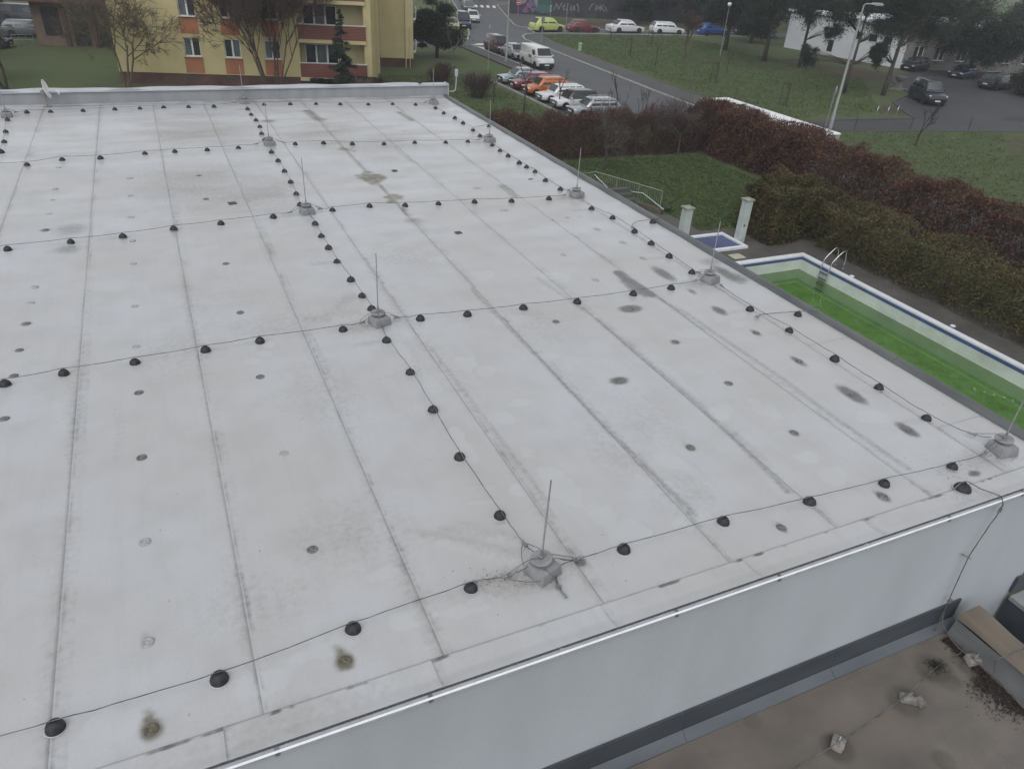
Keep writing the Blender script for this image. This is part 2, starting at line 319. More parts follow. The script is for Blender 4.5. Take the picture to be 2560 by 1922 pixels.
def dirt(x, y):  # stains, plus the soft shade painted round cable holders
    F = np.zeros((len(x), 4), np.float32)
    for (sx, sy, rx, ry, an, s), ch in zip(SP, SCH):
        m = (np.abs(x-sx) < rx*2.4) & (np.abs(y-sy) < ry*2.4)
        if not m.any(): continue
        q = ((x[m]-sx)/rx)**2+((y[m]-sy)/ry)**2
        v = s*np.exp(-q**1.25*0.8); ch = int(ch)
        F[m, ch] = np.maximum(F[m, ch], v)
    F[:, 3] = 1
    return F
FOLDS = [(*D(880, 1148)[:2], *D(1120, 1200)[:2], .10, .016), (*D(960, 1128)[:2], *D(1128, 1165)[:2], .09, .016), (*D(1000, 1052)[:2], *D(1062, 1048)[:2], .03, .006), (*D(990, 1085)[:2], *D(1068, 1080)[:2], .03, .007), (*D(1060, 1137)[:2], *D(1105, 1133)[:2], .03, .010), (*D(560, 700)[:2], *D(790, 672)[:2], .12, .012), (*D(330, 480)[:2], *D(620, 452)[:2], .15, .014), (*D(420, 545)[:2], *D(640, 500)[:2], .12, .010)]
def relief(x, y):
    far = np.clip((y-7)/8, 0.12, 1)
    fold = 0
    for (ax, ay, bx, by, w_, h_) in FOLDS:
        t = np.clip(((x-ax)*(bx-ax)+(y-ay)*(by-ay))/((bx-ax)**2+(by-ay)**2), 0, 1); dd = np.hypot(x-ax-t*(bx-ax), y-ay-t*(by-ay)); fold = fold+h_*np.exp(-(dd/(w_*(.4+.6*t)))**2)*np.clip(t*3, 0, 1)
    return fold+(vnoise(x*0.55+3, y*1.9+7, 3)-.5)*0.016*far+(vnoise(x*1.3, y*4.2, 5)-.5)*0.006*far+(vnoise(x*1.1+9, y*1.2, 8)-.5)*0.006
def sheet_mesh(name, xa, xb, ya, yb, lap_x=0.0, z0=0.0, edge_dirt=0.0, seam_left=None, step=1.0):
    nx = max(3, int((xb-xa)/(0.030*step))+1)
    ys = [ya]
    while ys[-1] < yb: ys.append(ys[-1]+(0.022+0.0022*max(0, ys[-1]-5))*step)
    ys[-1] = yb
    xs = np.linspace(xa, xb, nx); ys = np.array(ys); ny = len(ys)
    X, Y = np.meshgrid(xs, ys); x = X.ravel(); y = Y.ravel()
    z = z0+relief(x, y)
    if lap_x: 
        t = np.clip((x-(xb-0.15))/0.07, 0, 1); z = z+0.0016*t*t*(3-2*t)
    V = np.stack([x, y, z], 1)
    I = np.arange(nx*ny).reshape(ny, nx)
    F = np.stack([I[:-1, :-1], I[:-1, 1:], I[1:, 1:], I[1:, :-1]], -1).reshape(-1, 4)
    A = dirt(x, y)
    wob = vnoise(x*0+xa*7, y*3.1, 21)*0.7+vnoise(x*0+xa*3, y*11, 22)*0.5
    if lap_x:                                    # grime caught at the welded lap
        A[:, 0] = np.maximum(A[:, 0], np.exp(-((xb-x)/0.05)**2)*np.clip(wob-.25, 0, 1)*0.55)
    if seam_left is not None:
        d = x-seam_left
        A[:, 0] = np.maximum(A[:, 0], np.where(d > 0, np.exp(-(d/0.06)**2)*(.12+np.clip(wob-.25, 0, 1)*0.7), 0))
        A[:, 0] = np.maximum(A[:, 0], np.where((d > 0) & (d < .13), 0.15+0.20*wob*np.clip(vnoise(x*0+xa*5, y*.6, 23)*1.6, .3, 1.3), 0))
    for xs0 in (xa, xb): A[:, 1] = np.maximum(A[:, 1], (.16+.26*vnoise(y*.9+xs0*3, y*0+xs0, 24))*np.exp(-((x-xs0-.03)/(.09+.10*vnoise(y*.7, y*0+xs0*2, 25)))**2))
    # turned-down edge so that the sheet shows its thickness at the lap
    k = len(V); R0 = I[:, -1]; V2 = V[R0].copy(); V2[:, 2] -= 0.0016
    V = np.vstack([V, V2]); A = np.vstack([A, A[R0]*.2])
    J = np.arange(ny)+k
    F = np.vstack([F, np.stack([R0[:-1], J[:-1], J[1:], R0[1:]], -1)])
    me = npmesh(name, V-np.array([0, YN, GZ]), F, M_MEM, True)
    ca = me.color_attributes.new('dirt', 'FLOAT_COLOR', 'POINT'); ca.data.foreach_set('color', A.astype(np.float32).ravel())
    return me
sheets = []
for i in range(len(SEAMS)-1):
    xa, xb = SEAMS[i], SEAMS[i+1]
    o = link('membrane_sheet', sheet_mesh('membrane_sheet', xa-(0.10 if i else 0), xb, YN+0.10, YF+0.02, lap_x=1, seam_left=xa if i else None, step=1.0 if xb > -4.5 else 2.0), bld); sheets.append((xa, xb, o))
# border sheets laid crosswise along the right-hand eaves
ye = [YN+.1, 4.5, 6.7, 8.9, 11.1, 13.3, 15.5, 17.7, 19.9, 22.1, YF+.02]
for a, b in zip(ye, ye[1:]):
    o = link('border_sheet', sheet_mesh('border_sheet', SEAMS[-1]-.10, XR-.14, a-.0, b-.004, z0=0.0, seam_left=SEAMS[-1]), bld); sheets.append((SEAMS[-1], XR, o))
def sheet_at(x):
    for a, b, o in sheets:
        if a <= x < b: return o
    return sheets[-1][2]
# --- fastener plates showing as rings through the membrane
fm = MB().lathe([(0.052, -0.006), (0.05, 0.002), (0.040, 0.008), (0.030, 0.0085), (0.024, 0.0045), (0.014, 0.0045), (0.010, 0.008), (0.0005, 0.0085)], 20)
fast_me = fm.mesh('fastener_plate', mat('ringed_membrane', (.345, .352, .352), .5, .12, 30), smooth='all')
fast_dk = fm.mesh('fastener_plate', mat('grimy_membrane', (.13, .12, .09), .6, .25, 30), smooth='all')
fast_md = fm.mesh('fastener_plate', mat('dirty_membrane', (.17, .17, .165), .6, .3, 30), smooth='all')
FAST = [(745, 1428), (327, 1575), (319, 1387), (675, 1187), (313, 1170), (613, 980), (306, 988), (300, 848), (562, 814), (294, 749), (519, 675), (291, 662), (488, 570), (57, 700), (42, 757), (30, 812), (10, 905), (67, 655), (75, 620), (98, 497), (107, 463), (113, 433), (119, 408), (127, 362), (445, 430), (430, 380), (280, 385), (282, 423), (284, 470), (286, 520), (288, 570), (1907, 1072), (1688, 1140), (1253, 1213), (1338, 822), (1362, 667), (1201, 695), (1286, 605), (1459, 739), (1574, 828), (1715, 935), (1492, 967), (1216, 551), (1090, 455), (1030, 407), (1840, 852), (1960, 928), (1725, 780), (1633, 719)]
for (x, y) in FAST:
    p = D(x, y); sh = sheet_at(p[0])
    dk_ = any(s[6] == 0 and s[5] >= .65 and abs(s[0]-p[0])+abs(s[1]-p[1]) < .03 for s in SPOTS)
    o = link('fastener_plate', fast_dk if (x, y) in FAST[:2] else fast_md if dk_ else fast_me, sh, (p[0], p[1]-YN, p[2]-GZ+.002)); o.rotation_euler = (0, 0, p[0]*3)
# --- upstand strip welded along the near edge
xj = [XL, -8.1, -6.55, -4.95, -3.4, -1.86, -.33, 1.19, 2.70, 4.22, 5.75, 7.3, XR-.02]
for a, b in zip(xj, xj[1:]):
    nx = int((b-a)/0.02); ny = 14
    xs = np.linspace(a, b+0.035, nx); ys = np.linspace(YN-.01, YN+.275, ny); X, Y = np.meshgrid(xs, ys); x = X.ravel(); y = Y.ravel()
    z = 0.010+relief(x, y)*.3+np.clip((YN+.10-y)/.1, 0, 1)*0.028+np.where(x > b-.02, .004, 0)+0.002*(vnoise(x*4, y*6, 30)-.5)
    V = np.stack([x, y, z], 1); I = np.arange(nx*ny).reshape(ny, nx)
    F = np.stack([I[:-1, :-1], I[:-1, 1:], I[1:, 1:], I[1:, :-1]], -1).reshape(-1, 4)
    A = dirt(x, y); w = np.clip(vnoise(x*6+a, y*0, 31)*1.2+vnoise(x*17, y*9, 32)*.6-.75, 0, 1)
    A[:, 0] = np.maximum(A[:, 0], np.exp(-((YN+.262-y)/.014)**2)*w*2.2)
    A[:, 0] = np.maximum(A[:, 0], np.where((x-a < .11) & (x-a > 0.035), .26+.12*w, 0)); A[:, 0] = np.maximum(A[:, 0], np.exp(-((x-a-.04)/.012)**2)*.45)
    k = len(V); R0 = I[-1, :]; V2 = V[R0].copy(); V2[:, 2] -= .012; V = np.vstack([V, V2]); A = np.vstack([A, A[R0]]); J = np.arange(nx)+k
    F = np.vstack([F, np.stack([R0[:-1], R0[1:], J[1:], J[:-1]], -1)])
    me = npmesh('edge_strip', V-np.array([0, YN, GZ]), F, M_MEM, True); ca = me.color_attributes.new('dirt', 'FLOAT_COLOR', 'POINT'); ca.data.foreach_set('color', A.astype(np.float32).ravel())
    link('edge_strip', me, bld)
# --- walls
M_WALL = mat('pale_render', (0.415, 0.445, 0.475), 0.85, 0.055, 1.1, bump=0.3, bscale=160, spec=0.25, detail=9, stretch=(1, 1, .35))
M_DECK = mat('deck_board', (0.3, 0.3, 0.3), 0.9)
M_ALU = mat('galvanised_trim', (0.46, 0.48, 0.50), 0.42, 0.08, 9, metal=0.15, spec=0.5)
M_ALUD = mat('aged_metal', (0.30, 0.31, 0.32), 0.5, 0.15, 14, metal=0.7)
M_GUT = mat('grey_gutter', (0.105, 0.112, 0.112), 0.42, 0.18, 5, spec=0.5, stretch=(1, .2, 1))
b = MB(); b.box(((XL+XR)/2-.0, YN+.12, GZ/2-.02), (XR-XL-.04, .24, -GZ-.04)); b.build('front_wall', M_WALL, bld)
b = MB(); b.box((XR-.14, (YN+.24+YF+.38)/2, GZ/2-.02), (.24, YF+.38-YN-.24, -GZ-.04)); b.build('side_wall', M_WALL, bld)
b = MB(); b.box(((XL+XR)/2-.15, (YN+YF)/2+.3, -.12), (XR-XL-.34, YF-YN+.1, .18)); b.build('roof_deck', M_DECK, bld)
# drip edge: profile lengths with clips
xe = [XL, -7.4, -5.2, -3.0, -1.1, .02, 1.12, 2.22, 3.32, 4.45, 5.55, 6.7, 7.85, XR]
for i, (a, c_) in enumerate(zip(xe, xe[1:])):
    t = MB()
    t.box(((a+c_)/2, YN-.026, .004), (c_-a-.012, .028, .012)); t.box(((a+c_)/2, YN-.039, -.018), (c_-a-.012, .004, .044))
    o = t.build('edge_trim', M_ALU, bld)
    k = MB(); k.box((c_-.0, YN-.028, .006), (.032, .042, .018)); k.box((c_, YN-.044, -.02), (.032, .008, .045)); k.build('joint_clip', M_ALUD if i % 3 else M_ALU, o)
b = MB(); b.tube([(XL, YN-.050, .012), (XR, YN-.050, .012)], .0095, 6); b.build('edge_wire', mat('bright_wire', (.80, .82, .85), .35, .05, 8), bld)
# right-hand eaves: rounded grey trim in lengths
yq = [YN-.02, 5.9, 8.9, 11.9, 14.9, 17.9, 20.9, YF+.2]
for a, c_ in zip(yq, yq[1:]):
    t = MB(); prof = [(-.19, -.02), (-.165, .035), (-.12, .062), (-.06, .066), (-.01, .045), (.012, 0.0), (.012, -.10)]
    for k in range(len(prof)-1):
        (x0, z0), (x1, z1) = prof[k], prof[k+1]
        t.quad((XR+x0, a, z0), (XR+x1, a, z1), (XR+x1, c_-.006, z1), (XR+x0, c_-.006, z0)); t.f[-1] = t.f[-1][::-1]
    o = t.build('eaves_trim', M_GUT, bld, smooth=60)
    k = MB(); k.box((XR-.004, c_-.02, .03), (.035, .05, .01), ry=R_(50)); k.build('joint_cover', M_GUT, o)
t = MB(); t.tube([(XR+.02, YN, -.03), (XR+.02, YF, -.03)], .012, 6); t.build('drip_edge', M_ALU, bld)
# far parapet
M_COP = mat('coping_sheet', (0.42, 0.435, 0.45), 0.38, 0.07, 2.5, spec=0.5)
M_PARA = mat('parapet_membrane', (0.27, 0.28, 0.292), 0.62, 0.08, 3.0, stretch=(1, 1, .25), spec=0.35)
par = MB(); par.box(((XL+XR)/2, YF+.20, .165), (XR-XL, .36, .39)); par_o = par.build('parapet', M_PARA, bld)
xc = [XL, -7.2, -4.4, -2.9, .1, 3.0, 5.9, XR+.04]
for a, c_ in zip(xc, xc[1:]):
    n = 20; t = MB(); vs_ = []; fs = []
    for i in range(n+1):
        x = a+(c_-a-.004)*i/n; w = .012*math.sin(x*1.9)+.008*math.sin(x*4.3+1)
        for (yy, zz) in [(YF-.02, .334), (YF-.024, .352+w*.4), (YF+.02, .358+w*.5), (YF+.38, .380+w), (YF+.425, .37+w), (YF+.43, .33)]: vs_.append((x, yy, zz))
    for i in range(n):
        for k in range(5): fs.append((i*6+k, (i+1)*6+k, (i+1)*6+k+1, i*6+k+1))
    t.add(vs_, fs).build('coping', M_COP, par_o, smooth=50)
t = MB(); t.box((XR+.012, YF+.2, .14), (.025, .40, .52)); t.build('end_cap', M_COP, par_o)
t = MB(); t.box((XR+.02, YF+.0, -.06), (.3, .5, .02)); t.build('corner_flashing', M_COP, bld)
# wrinkled foot of the parapet membrane
n = 150; vs_ = []; fs = []
for i in range(n+1):
    x = XL+(XR-.12-XL)*i/n; w = .02*math.sin(x*2.1)*math.sin(x*.7)+.012*random.random()
    vs_ += [(x, YF+.012, .03+w*.6), (x, YF-.012-w*.6, .018+w*.5), (x, YF-.07-w*2, .012), (x, YF-.12-w*2, .004)]
for i in range(n):
    for k in range(3): fs.append((i*4+k, i*4+k+1, (i+1)*4+k+1, (i+1)*4+k))
MB().add(vs_, fs).build('foot_flashing', mat('foot_membrane', (.33, .34, .35), .55, .12, 3), bld, smooth='all')
# dark square plates on the membrane
M_DK = mat('dark_plate', (0.055, 0.057, 0.062), .5, .2, 20)
for (x, y, s) in [(502, 440, .15), (990, 503.5, .12), (852, 369.5, .12), (1146, 388, .12)]:
    p = D(x, y); t = MB(); t.box((p[0], p[1], .010), (s, s*(.9 if x != 1146 else .35), .012), rz=0.15); o = t.build('square_plate', M_DK, bld, bevel=.003)
    o['label'] = 'dark square plate lying flat on membrane'
# ================================================================== lightning protection on the roof
M_RUB = mat('black_rubber', (0.032, 0.032, 0.038), .6, .25, 22, bump=.2, bscale=90, spec=.4)
M_CLR = mat('clear_foot', (0.40, 0.41, 0.42), .4, .1, 12)
M_WIRE = mat('weathered_wire', (0.15, 0.15, 0.148), .55, .35, 9, metal=.3, spec=.5)
M_CONC = mat('wrapped_concrete', (0.235, 0.24, 0.245), .7, .10, 7, bump=.15, bscale=40, spec=.3)
M_ROD = mat('grey_rod', (0.36, 0.37, 0.38), .35, .1, 20, metal=.6, spec=.5)
HZ = .088
cone = thing('cable_holder', 'black cone', 'cable holder')
k = MB(); k.lathe([(.070, 0), (.072, .004), (.071, .014), (.067, .032), (.058, .052), (.044, .068), (.028, .077), (.014, .080), (.0005, .081)], 18); k.build('cone', M_RUB, cone, smooth='all', local=True)
k = MB(); k.box((-.013, 0, .084), (.007, .022, .016)); k.box((.013, 0, .084), (.007, .022, .016)); k.box((0, 0, .079), (.033, .026, .006)); k.build('clip', M_RUB, cone, local=True)
k = MB(); k.lathe([(.080, 0.0), (.080, .004), (.072, .006), (.060, .006)], 18); k.build('foot_ring', M_CLR, cone, smooth='all', local=True)
reg(cone); _first = [True]
def holder(p, rz, label, group):
    if _first[0]:
        _first[0] = False; cone.location = p; cone.rotation_euler = (0, 0, rz); cone['label'] = label; cone['group'] = group; o = cone
    else: o = dup(cone, p, rz, label, group)
    s = random.uniform(.84, .96); o.scale = (s, s, s*random.uniform(.92, 1.08)); o.rotation_euler = (random.gauss(0, .07), random.gauss(0, .07), rz+random.uniform(-.15, .15))
    return o
RODS = {}
def rod(key, p, label, rz):
    t = thing('lightning_rod', label, 'lightning rod', (p[0], p[1], 0.0), rz, 'lightning rods standing on the flat roof'); RODS[key] = (p[0], p[1])
    s = random.uniform
    k = MB(); k.box((0, 0, .058), (.26, .245, .115), taper=.88)
    k.v = [(v[0]+s(-.004, .004), v[1]+s(-.004, .004), max(v[2]+s(-.004, .004), 0)) for v in k.v]
    k.build('base_block', M_CONC, t, smooth=30, bevel=.013, seg=2, local=True)
    k = MB(); k.lathe([(.035, .105), (.03, .165)], 10); k.build('stem', M_ALUD, t, smooth=40, local=True)
    T = Matrix.Rotation(s(-.12, .12), 4, 'X') @ Matrix.Rotation(s(-.12, .12), 4, 'Y'); T.translation = (0, .03, .155)
    k = MB(); k.lathe([(.095, -.004), (.102, .006), (.098, .018), (.085, .020), (.060, .012), (.0005, .012)], 22, T); k.build('top_disc', M_CONC, t, smooth=50, local=True)
    k = MB(); k.box((0, .03, .175), (.05, .035, .05)); k.box((.05, .03, .168), (.05, .03, .016)); k.build('rod_clamp', M_ALUD, t, local=True, bevel=.004)
    k = MB(); lean = (s(-.012, .012), s(-.012, .012)); k.tube([(0, .03, .15), (lean[0]*.5, .03+lean[1]*.5, .6), (lean[0], .03+lean[1], 1.04)], [.0085, .0085, .0075], 8); k.build('rod', M_ROD, t, smooth=40, local=True)
    k = MB(); k.tube([(0, .03, .15), (0, .03, .26)], .0125, 8); k.build('rod_sleeve', M_ALUD, t, smooth=40, local=True)
    return t
rod('A2', D(1172, 1238), 'nearest lightning rod in dented pale block close to the near roof edge', .35)
rod('A3', D(2162, 975), 'lightning rod at the right near corner of the roof', -.2)
rod('B2', D(820, 699), 'second nearest lightning rod in the middle line of rods', .3)
rod('B3', D(1533, 608), 'lightning rod by the right eaves in front of the pool', .25)
rod('C2', D(664, 461), 'third nearest lightning rod in the middle line of rods', .15)
rod('C3', D(1246, 425), 'lightning rod by the right eaves in front of the stair railing', .2)
rod('D2', D(583, 314), 'fourth nearest lightning rod in the middle line of rods', .1)
rod('D3', D(1058, 306), 'lightning rod by the right eaves, second from the far parapet', .1)
rod('E2', D(528, 223.5), 'lightning rod before the far parapet at the middle of the roof', .05)
rod('E3', D(937, 225), 'lightning rod before the right end of the far parapet', .05)
rod('E1', D(15, 252), 'lightning rod block before the left of the far parapet by the dish', .05)
EDGEPT = {'A1': D(-180, 1642), 'B1': D(-190, 862), 'C1': D(-160, 558), 'D1': D(-30, 356), 'D1b': D(-14, 372)}
def smoothpath(pts, n=7, wob=.006, sag=.0):  # noqa
    """Catmull-Rom through the points with small kinks, like hand-laid wire"""
    pts = [Vector(p) for p in pts]; out = []
    for i in range(len(pts)-1):
        p0 = pts[max(i-1, 0)]; p1 = pts[i]; p2 = pts[i+1]; p3 = pts[min(i+2, len(pts)-1)]
        for j in range(n):
            t = j/n; q = 0.5*((2*p1)+(p2-p0)*t+(2*p0-5*p1+4*p2-p3)*t*t+(3*p1-p0-3*p2+p3)*t**3)
            lin = p1.lerp(p2, t); q = lin.lerp(q, .6)
            q.z -= sag*4*t*(1-t)
            if j: q += Vector((random.uniform(-wob, wob), random.uniform(-wob, wob), random.uniform(-wob, wob)*.4))
            if min(p1.z, p2.z) > 0: q.z = max(q.z, .012)
            out.append(q)
    out.append(pts[-1]); return out
def run(a, bkey, hs, cab_label, hl, grp, ends=(True, True)):
    """one cable between two rods: its holders, the wire and its clamps"""
    pa = RODS.get(a) or EDGEPT[a]; pb = RODS.get(bkey) or EDGEPT[bkey]
    pts = [D(x, y, .03) for (x, y) in hs]
    full = [pa]+pts+[pb]
    path = []
    def near(pt, other, d):
        v = Vector((other[0]-pt[0], other[1]-pt[1], 0)); v.normalize(); return Vector((pt[0], pt[1], 0))+v*d
    start = near(pa, pts[0], .15 if a in RODS else 0); end = near(pb, pts[-1], .15 if bkey in RODS else 0)
    path = [(start.x, start.y, .13 if a in RODS else .04)]
    if a in RODS: q = near(pa, pts[0], .34); path.append((q.x, q.y, .07))
    for i, p in enumerate(pts):
        nx_ = full[i+2]; pv = full[i]
        ang = math.atan2(nx_[1]-pv[1], nx_[0]-pv[0])
        holder((p[0], p[1], .0), ang, hl.format(n=ORD[i]), grp); path.append((p[0], p[1], HZ+.004))
    if bkey in RODS: q = near(pb, pts[-1], .34); path.append((q.x, q.y, .07))
    path.append((end.x, end.y, .13 if bkey in RODS else .04))
    o0 = thing('conductor_cable', cab_label, 'cable', (path[0][0], path[0][1], 0), 0, 'conductor cables on the flat roof')
    k = MB(); k.tube(smoothpath(path, 8, .005, .012), .0042, 6); k.build('wire', M_WIRE, o0, smooth='all')
    for key, pt, oth in ((a, pa, pts[0]), (bkey, pb, pts[-1])):
        if key not in RODS: continue
        q = near(pt, oth, .36 if math.dist(pt[:2], oth[:2]) > .6 else .27); v = near(pt, oth, 1)-near(pt, oth, 0); ang = math.atan2(v.y, v.x)
        k = MB(); k.box((q.x, q.y, .065), (.06, .024, .022), rz=ang); k.box((q.x-.05*v.x, q.y-.05*v.y, .068), (.03, .03, .03), rz=ang); k.build('wire_clamp', M_ALUD, o0, bevel=.003)
        sd = Vector((-v.y, v.x, 0)); b0 = near(pt, oth, 0)
        for sgn in ((1, -1) if key == 'A2' else (-1,)):                     # second strand looped round the block
            pp = [tuple(q+Vector((0, 0, .066))), tuple(b0+v*.30+sd*.05*sgn+Vector((0, 0, .055))), tuple(b0+v*.19+sd*.11*sgn+Vector((0, 0, .06))), tuple(b0+v*.08+sd*.15*sgn+Vector((0, 0, .08)))]
            if sgn == -1: pp = [pp[0], tuple(b0+v*.26-sd*.03+Vector((0, 0, .10))), tuple(b0+v*.13-sd*.03+Vector((0, 0, .17))), tuple(b0+v*.03-sd*.02+Vector((0, 0, .178)))]
            k = MB(); k.tube(smoothpath(pp, 6, .002), .0034, 5); k.build('loop_strand', M_WIRE, o0, smooth='all')
    return o0
CR = {'A': 'nearest', 'B': 'second nearest', 'C': 'middle', 'D': 'second farthest', 'E': 'farthest'}
for key, (l, r) in rows.items():
    g_ = 'black cable holders on the flat roof'
    run(key+'1', key+'2', l, f'thin grey cable of the {CR[key]} crosswise row, left of the middle rods', '{n} black cone from the left on the '+CR[key]+' crosswise cable, left half', g_)
    run(key+'2', key+'3', r, f'thin grey cable of the {CR[key]} crosswise row, right of the middle rods', '{n} black cone right of the middle rods on the '+CR[key]+' crosswise cable', g_)
CN = {'2': 'middle', '3': 'right-hand'}
BT = {'A': 'first and second', 'B': 'second and third', 'C': 'third and fourth', 'D': 'fourth and fifth'}
for ck, segs in cols.items():
    for (a, b_, hs) in segs:
        run(a+ck, b_+ck, hs, f'thin grey {CN[ck]} lengthwise cable between the {BT[a]} crosswise cables', '{n} nearest black cone, '+CN[ck]+' lengthwise cable, between '+BT[a]+' crosswise cables', 'black cable holders on the flat roof')
run('E1', 'D1b', [(15.6, 259), (11.9, 284), (8.75, 306), (2.5, 327.6)], 'thin grey lengthwise cable at the far left edge of the roof', '{n} farthest black cone on the left lengthwise cable', 'black cable holders on the flat roof')
# short branches to the eaves
def branch(pts, hp, clab, hlab):
    o = thing('branch_cable', clab, 'cable', D(*pts[0]), 0, 'short branch cables toward the eaves')
    path = [D(x, y, z) for x, y, z in [(p[0], p[1], p[2]) for p in pts]]
    k = MB(); k.tube(smoothpath(path, 6, .004), .0056, 6); k.build('wire', M_WIRE, o, smooth='all')
    q = path[0]; k = MB(); k.box((q[0], q[1], q[2]+.01), (.04, .06, .03), rz=.4); k.build('wire_clamp', M_ALUD, o, bevel=.003)
    p = D(hp[0], hp[1], .03); holder((p[0], p[1], 0), .2, hlab, 'black cable holders on the flat roof')
branch([(1635, 685, .06), (1645, 679, .03), (1678, 676, .05), (1723, 673, .09), (1765, 671, .07)], (1724, 678.5), 'short branch cable to the eaves beside the pool', 'lone black cone at the eaves beside the pool')
branch([(1366, 492, .08), (1366, 485, .04), (1378, 478, .04), (1410, 474, .09), (1425, 472, .07)], (1410.4, 479.3), 'short branch cable to the eaves beside the stair railing', 'lone black cone at the eaves beside the stair railing')
branch([(1021, 279, .08), (1024, 275, .05), (1040, 272, .05), (1056, 269, .09), (1064, 268, .07)], (1056, 272.7), 'short branch cable to the eaves at the far end', 'lone black cone at the eaves near the far lawn')
p = D(2079, 1056, .02); holder((p[0], p[1], .01), .4, 'large black cone on the near edge strip beside the down conductor', 'black cable holders on the flat roof').scale = (1.25, 1.25, 1.0)
p = PY(907*1.1573, 181*1.1573, YF+.18); holder((p[0], YF+.18, .395), 0, 'black cone on top of the far parapet coping', 'black cable holders on the flat roof')
# down conductor over the near edge
pc = D(2079, 1056, .02)
o = thing('down_conductor', 'thin wire running from edge cone down the grey front wall', 'cable', (pc[0], pc[1], 0))
q = [PY(*[c*1.1573 for c in xy], YN-.06) for xy in ((2156, 1101), (2092, 1203), (2050, 1296))]
pts = [(pc[0]-.12, pc[1]+.02, .03), (pc[0]-.05, pc[1]+.02, .10), (pc[0]+.02, pc[1], .12), (pc[0]+.14, pc[1]-.10, .06), (pc[0]+.25, YN-.01, .05), (q[0][0], YN-.07, .0), (q[0][0]+.01, YN-.075, -.10), q[1], q[2], (q[2][0]-.03, YN-.09, -1.95)]
k = MB(); k.tube(smoothpath(pts, 6, .003), .0055, 6); k.build('wire', M_WIRE, o, smooth='all')
k = MB(); k.box((q[0][0]+.01, YN-.075, -.10), (.05, .03, .035), rz=.3); k.tube([(q[0][0]-.03, YN-.08, -.12), (q[0][0]+.05, YN-.08, -.085)], .006, 5); k.build('wire_clamp', M_ALUD, o)
k = MB(); k.tube([(q[1][0]-.09, YN-.03, q[1][2]+.05), (q[1][0]+.03, YN-.075, q[1][2]-.02)], .009, 6); k.build('wall_bracket', M_ALUD, o)
k = MB(); k.box((q[2][0], YN-.07, q[2][2]), (.045, .03, .05)); k.build('lower_clamp', M_ALUD, o)
# bundle of spare strands at the nearest rod
bx = [[(1150, 1236, .07), (1178, 1230, .12), (1196, 1248, .10), (1206, 1268, .05), (1218, 1283, .02)], [(1196, 1243, .13), (1205, 1262, .06), (1217, 1281, .02)], [(1258, 1204, .05), (1238, 1210, .05), (1205, 1222, .06), (1200, 1240, .03), (1208, 1265, .03), (1219, 1284, .02)]]
p = D(1205, 1265); o = thing('spare_strands', 'bundle of spare wire strands hanging from the nearest rod block', 'wire', (p[0], p[1], 0))
for pp in bx:
    k = MB(); k.tube(smoothpath([D(*a) for a in pp], 6, .003), .0048, 5); k.build('strand', M_WIRE, o, smooth='all')
a, b_ = D(1211, 1274, .025), D(1224, 1290, .02)
k = MB(); k.tube([a, b_], .011, 6); k.build('crimp', M_ALUD, o)
a = D(1206, 1266, .03); k = MB(); k.box(a, (.05, .03, .03), rz=-.9); k.build('crimp', M_ALUD, o)
# satellite dish before the far parapet
pd = PY(103*1.1573, 231*1.1573, YF-.12)
dish = thing('satellite_dish', 'white satellite dish on short mast before the far parapet', 'satellite dish', (pd[0], YF-.12, .0))
M_DISH = mat('dish_white', (.70, .71, .68), .4, .05, 5)
k = MB(); k.tube([(0, 0, 0), (-.02, 0, .62)], .022, 8); k.build('mast', mat('rusty_mast', (.25, .20, .16), .7, .25, 12), dish, smooth=40, local=True)
k = MB(); k.box((0, 0, .008), (.28, .22, .016)); k.build('foot_plate', M_ALUD, dish, local=True)
az = R_(-62); T = Matrix.Translation((.06, -.06, .62)) @ Matrix.Rotation(az+R_(90), 4, 'Z') @ Matrix.Rotation(R_(62), 4, 'X')
prof = [(.0005, .0), (.1, .008), (.2, .030), (.28, .062), (.305, .075), (.312, .077), (.312, .068), (.28, .050), (.1, -.012), (.0005, -.02)]
T = Matrix.Translation((.05, -.02, .60)) @ Matrix.Rotation(R_(-8), 4, 'Z') @ Matrix.Rotation(R_(76), 4, 'Y')
k = MB(); k.lathe(prof, 32, T @ Matrix.Diagonal((1.12, 1, 1, 1))); k.build('reflector', M_DISH, dish, smooth=50, local=True); dish.scale = (.68, .68, .74)
k = MB(); k.tube([tuple(T @ Vector((.30, 0, .05))), tuple(T @ Vector((.24, 0, .42)))], .009, 6); k.build('feed_arm', M_ALUD, dish, local=True)
k = MB(); k.tube([tuple(T @ Vector((.27, 0, .42))), tuple(T @ Vector((.17, 0, .44)))], .024, 8); k.tube([tuple(T @ Vector((.17, 0, .44))), tuple(T @ Vector((.13, 0, .41)))], .03, 8); k.build('receiver', M_DISH, dish, smooth=40, local=True)
k = MB(); k.box((-.06, .02, .50), (.14, .06, .14)); k.build('mount_bracket', M_ALUD, dish, local=True)
# camera-like white box on an arm at the parapet end
pk = (XR+.05, YF+.2, .2)
o = thing('wall_antenna', 'small white box on bent arm at the right end of parapet', 'antenna', pk)
k = MB(); k.tube(smoothpath([(XR+.03, YF+.2, .12), (XR+.25, YF+.2, .12), (XR+.33, YF+.2, .16), (XR+.35, YF+.2, .3), (XR+.36, YF+.2, .62)], 5, 0), .018, 7); k.build('arm', M_COP, o, smooth=50)
k = MB(); k.box((XR+.36, YF+.2, .70), (.09, .08, .22)); k.build('housing', M_COP, o, bevel=.012, seg=2)
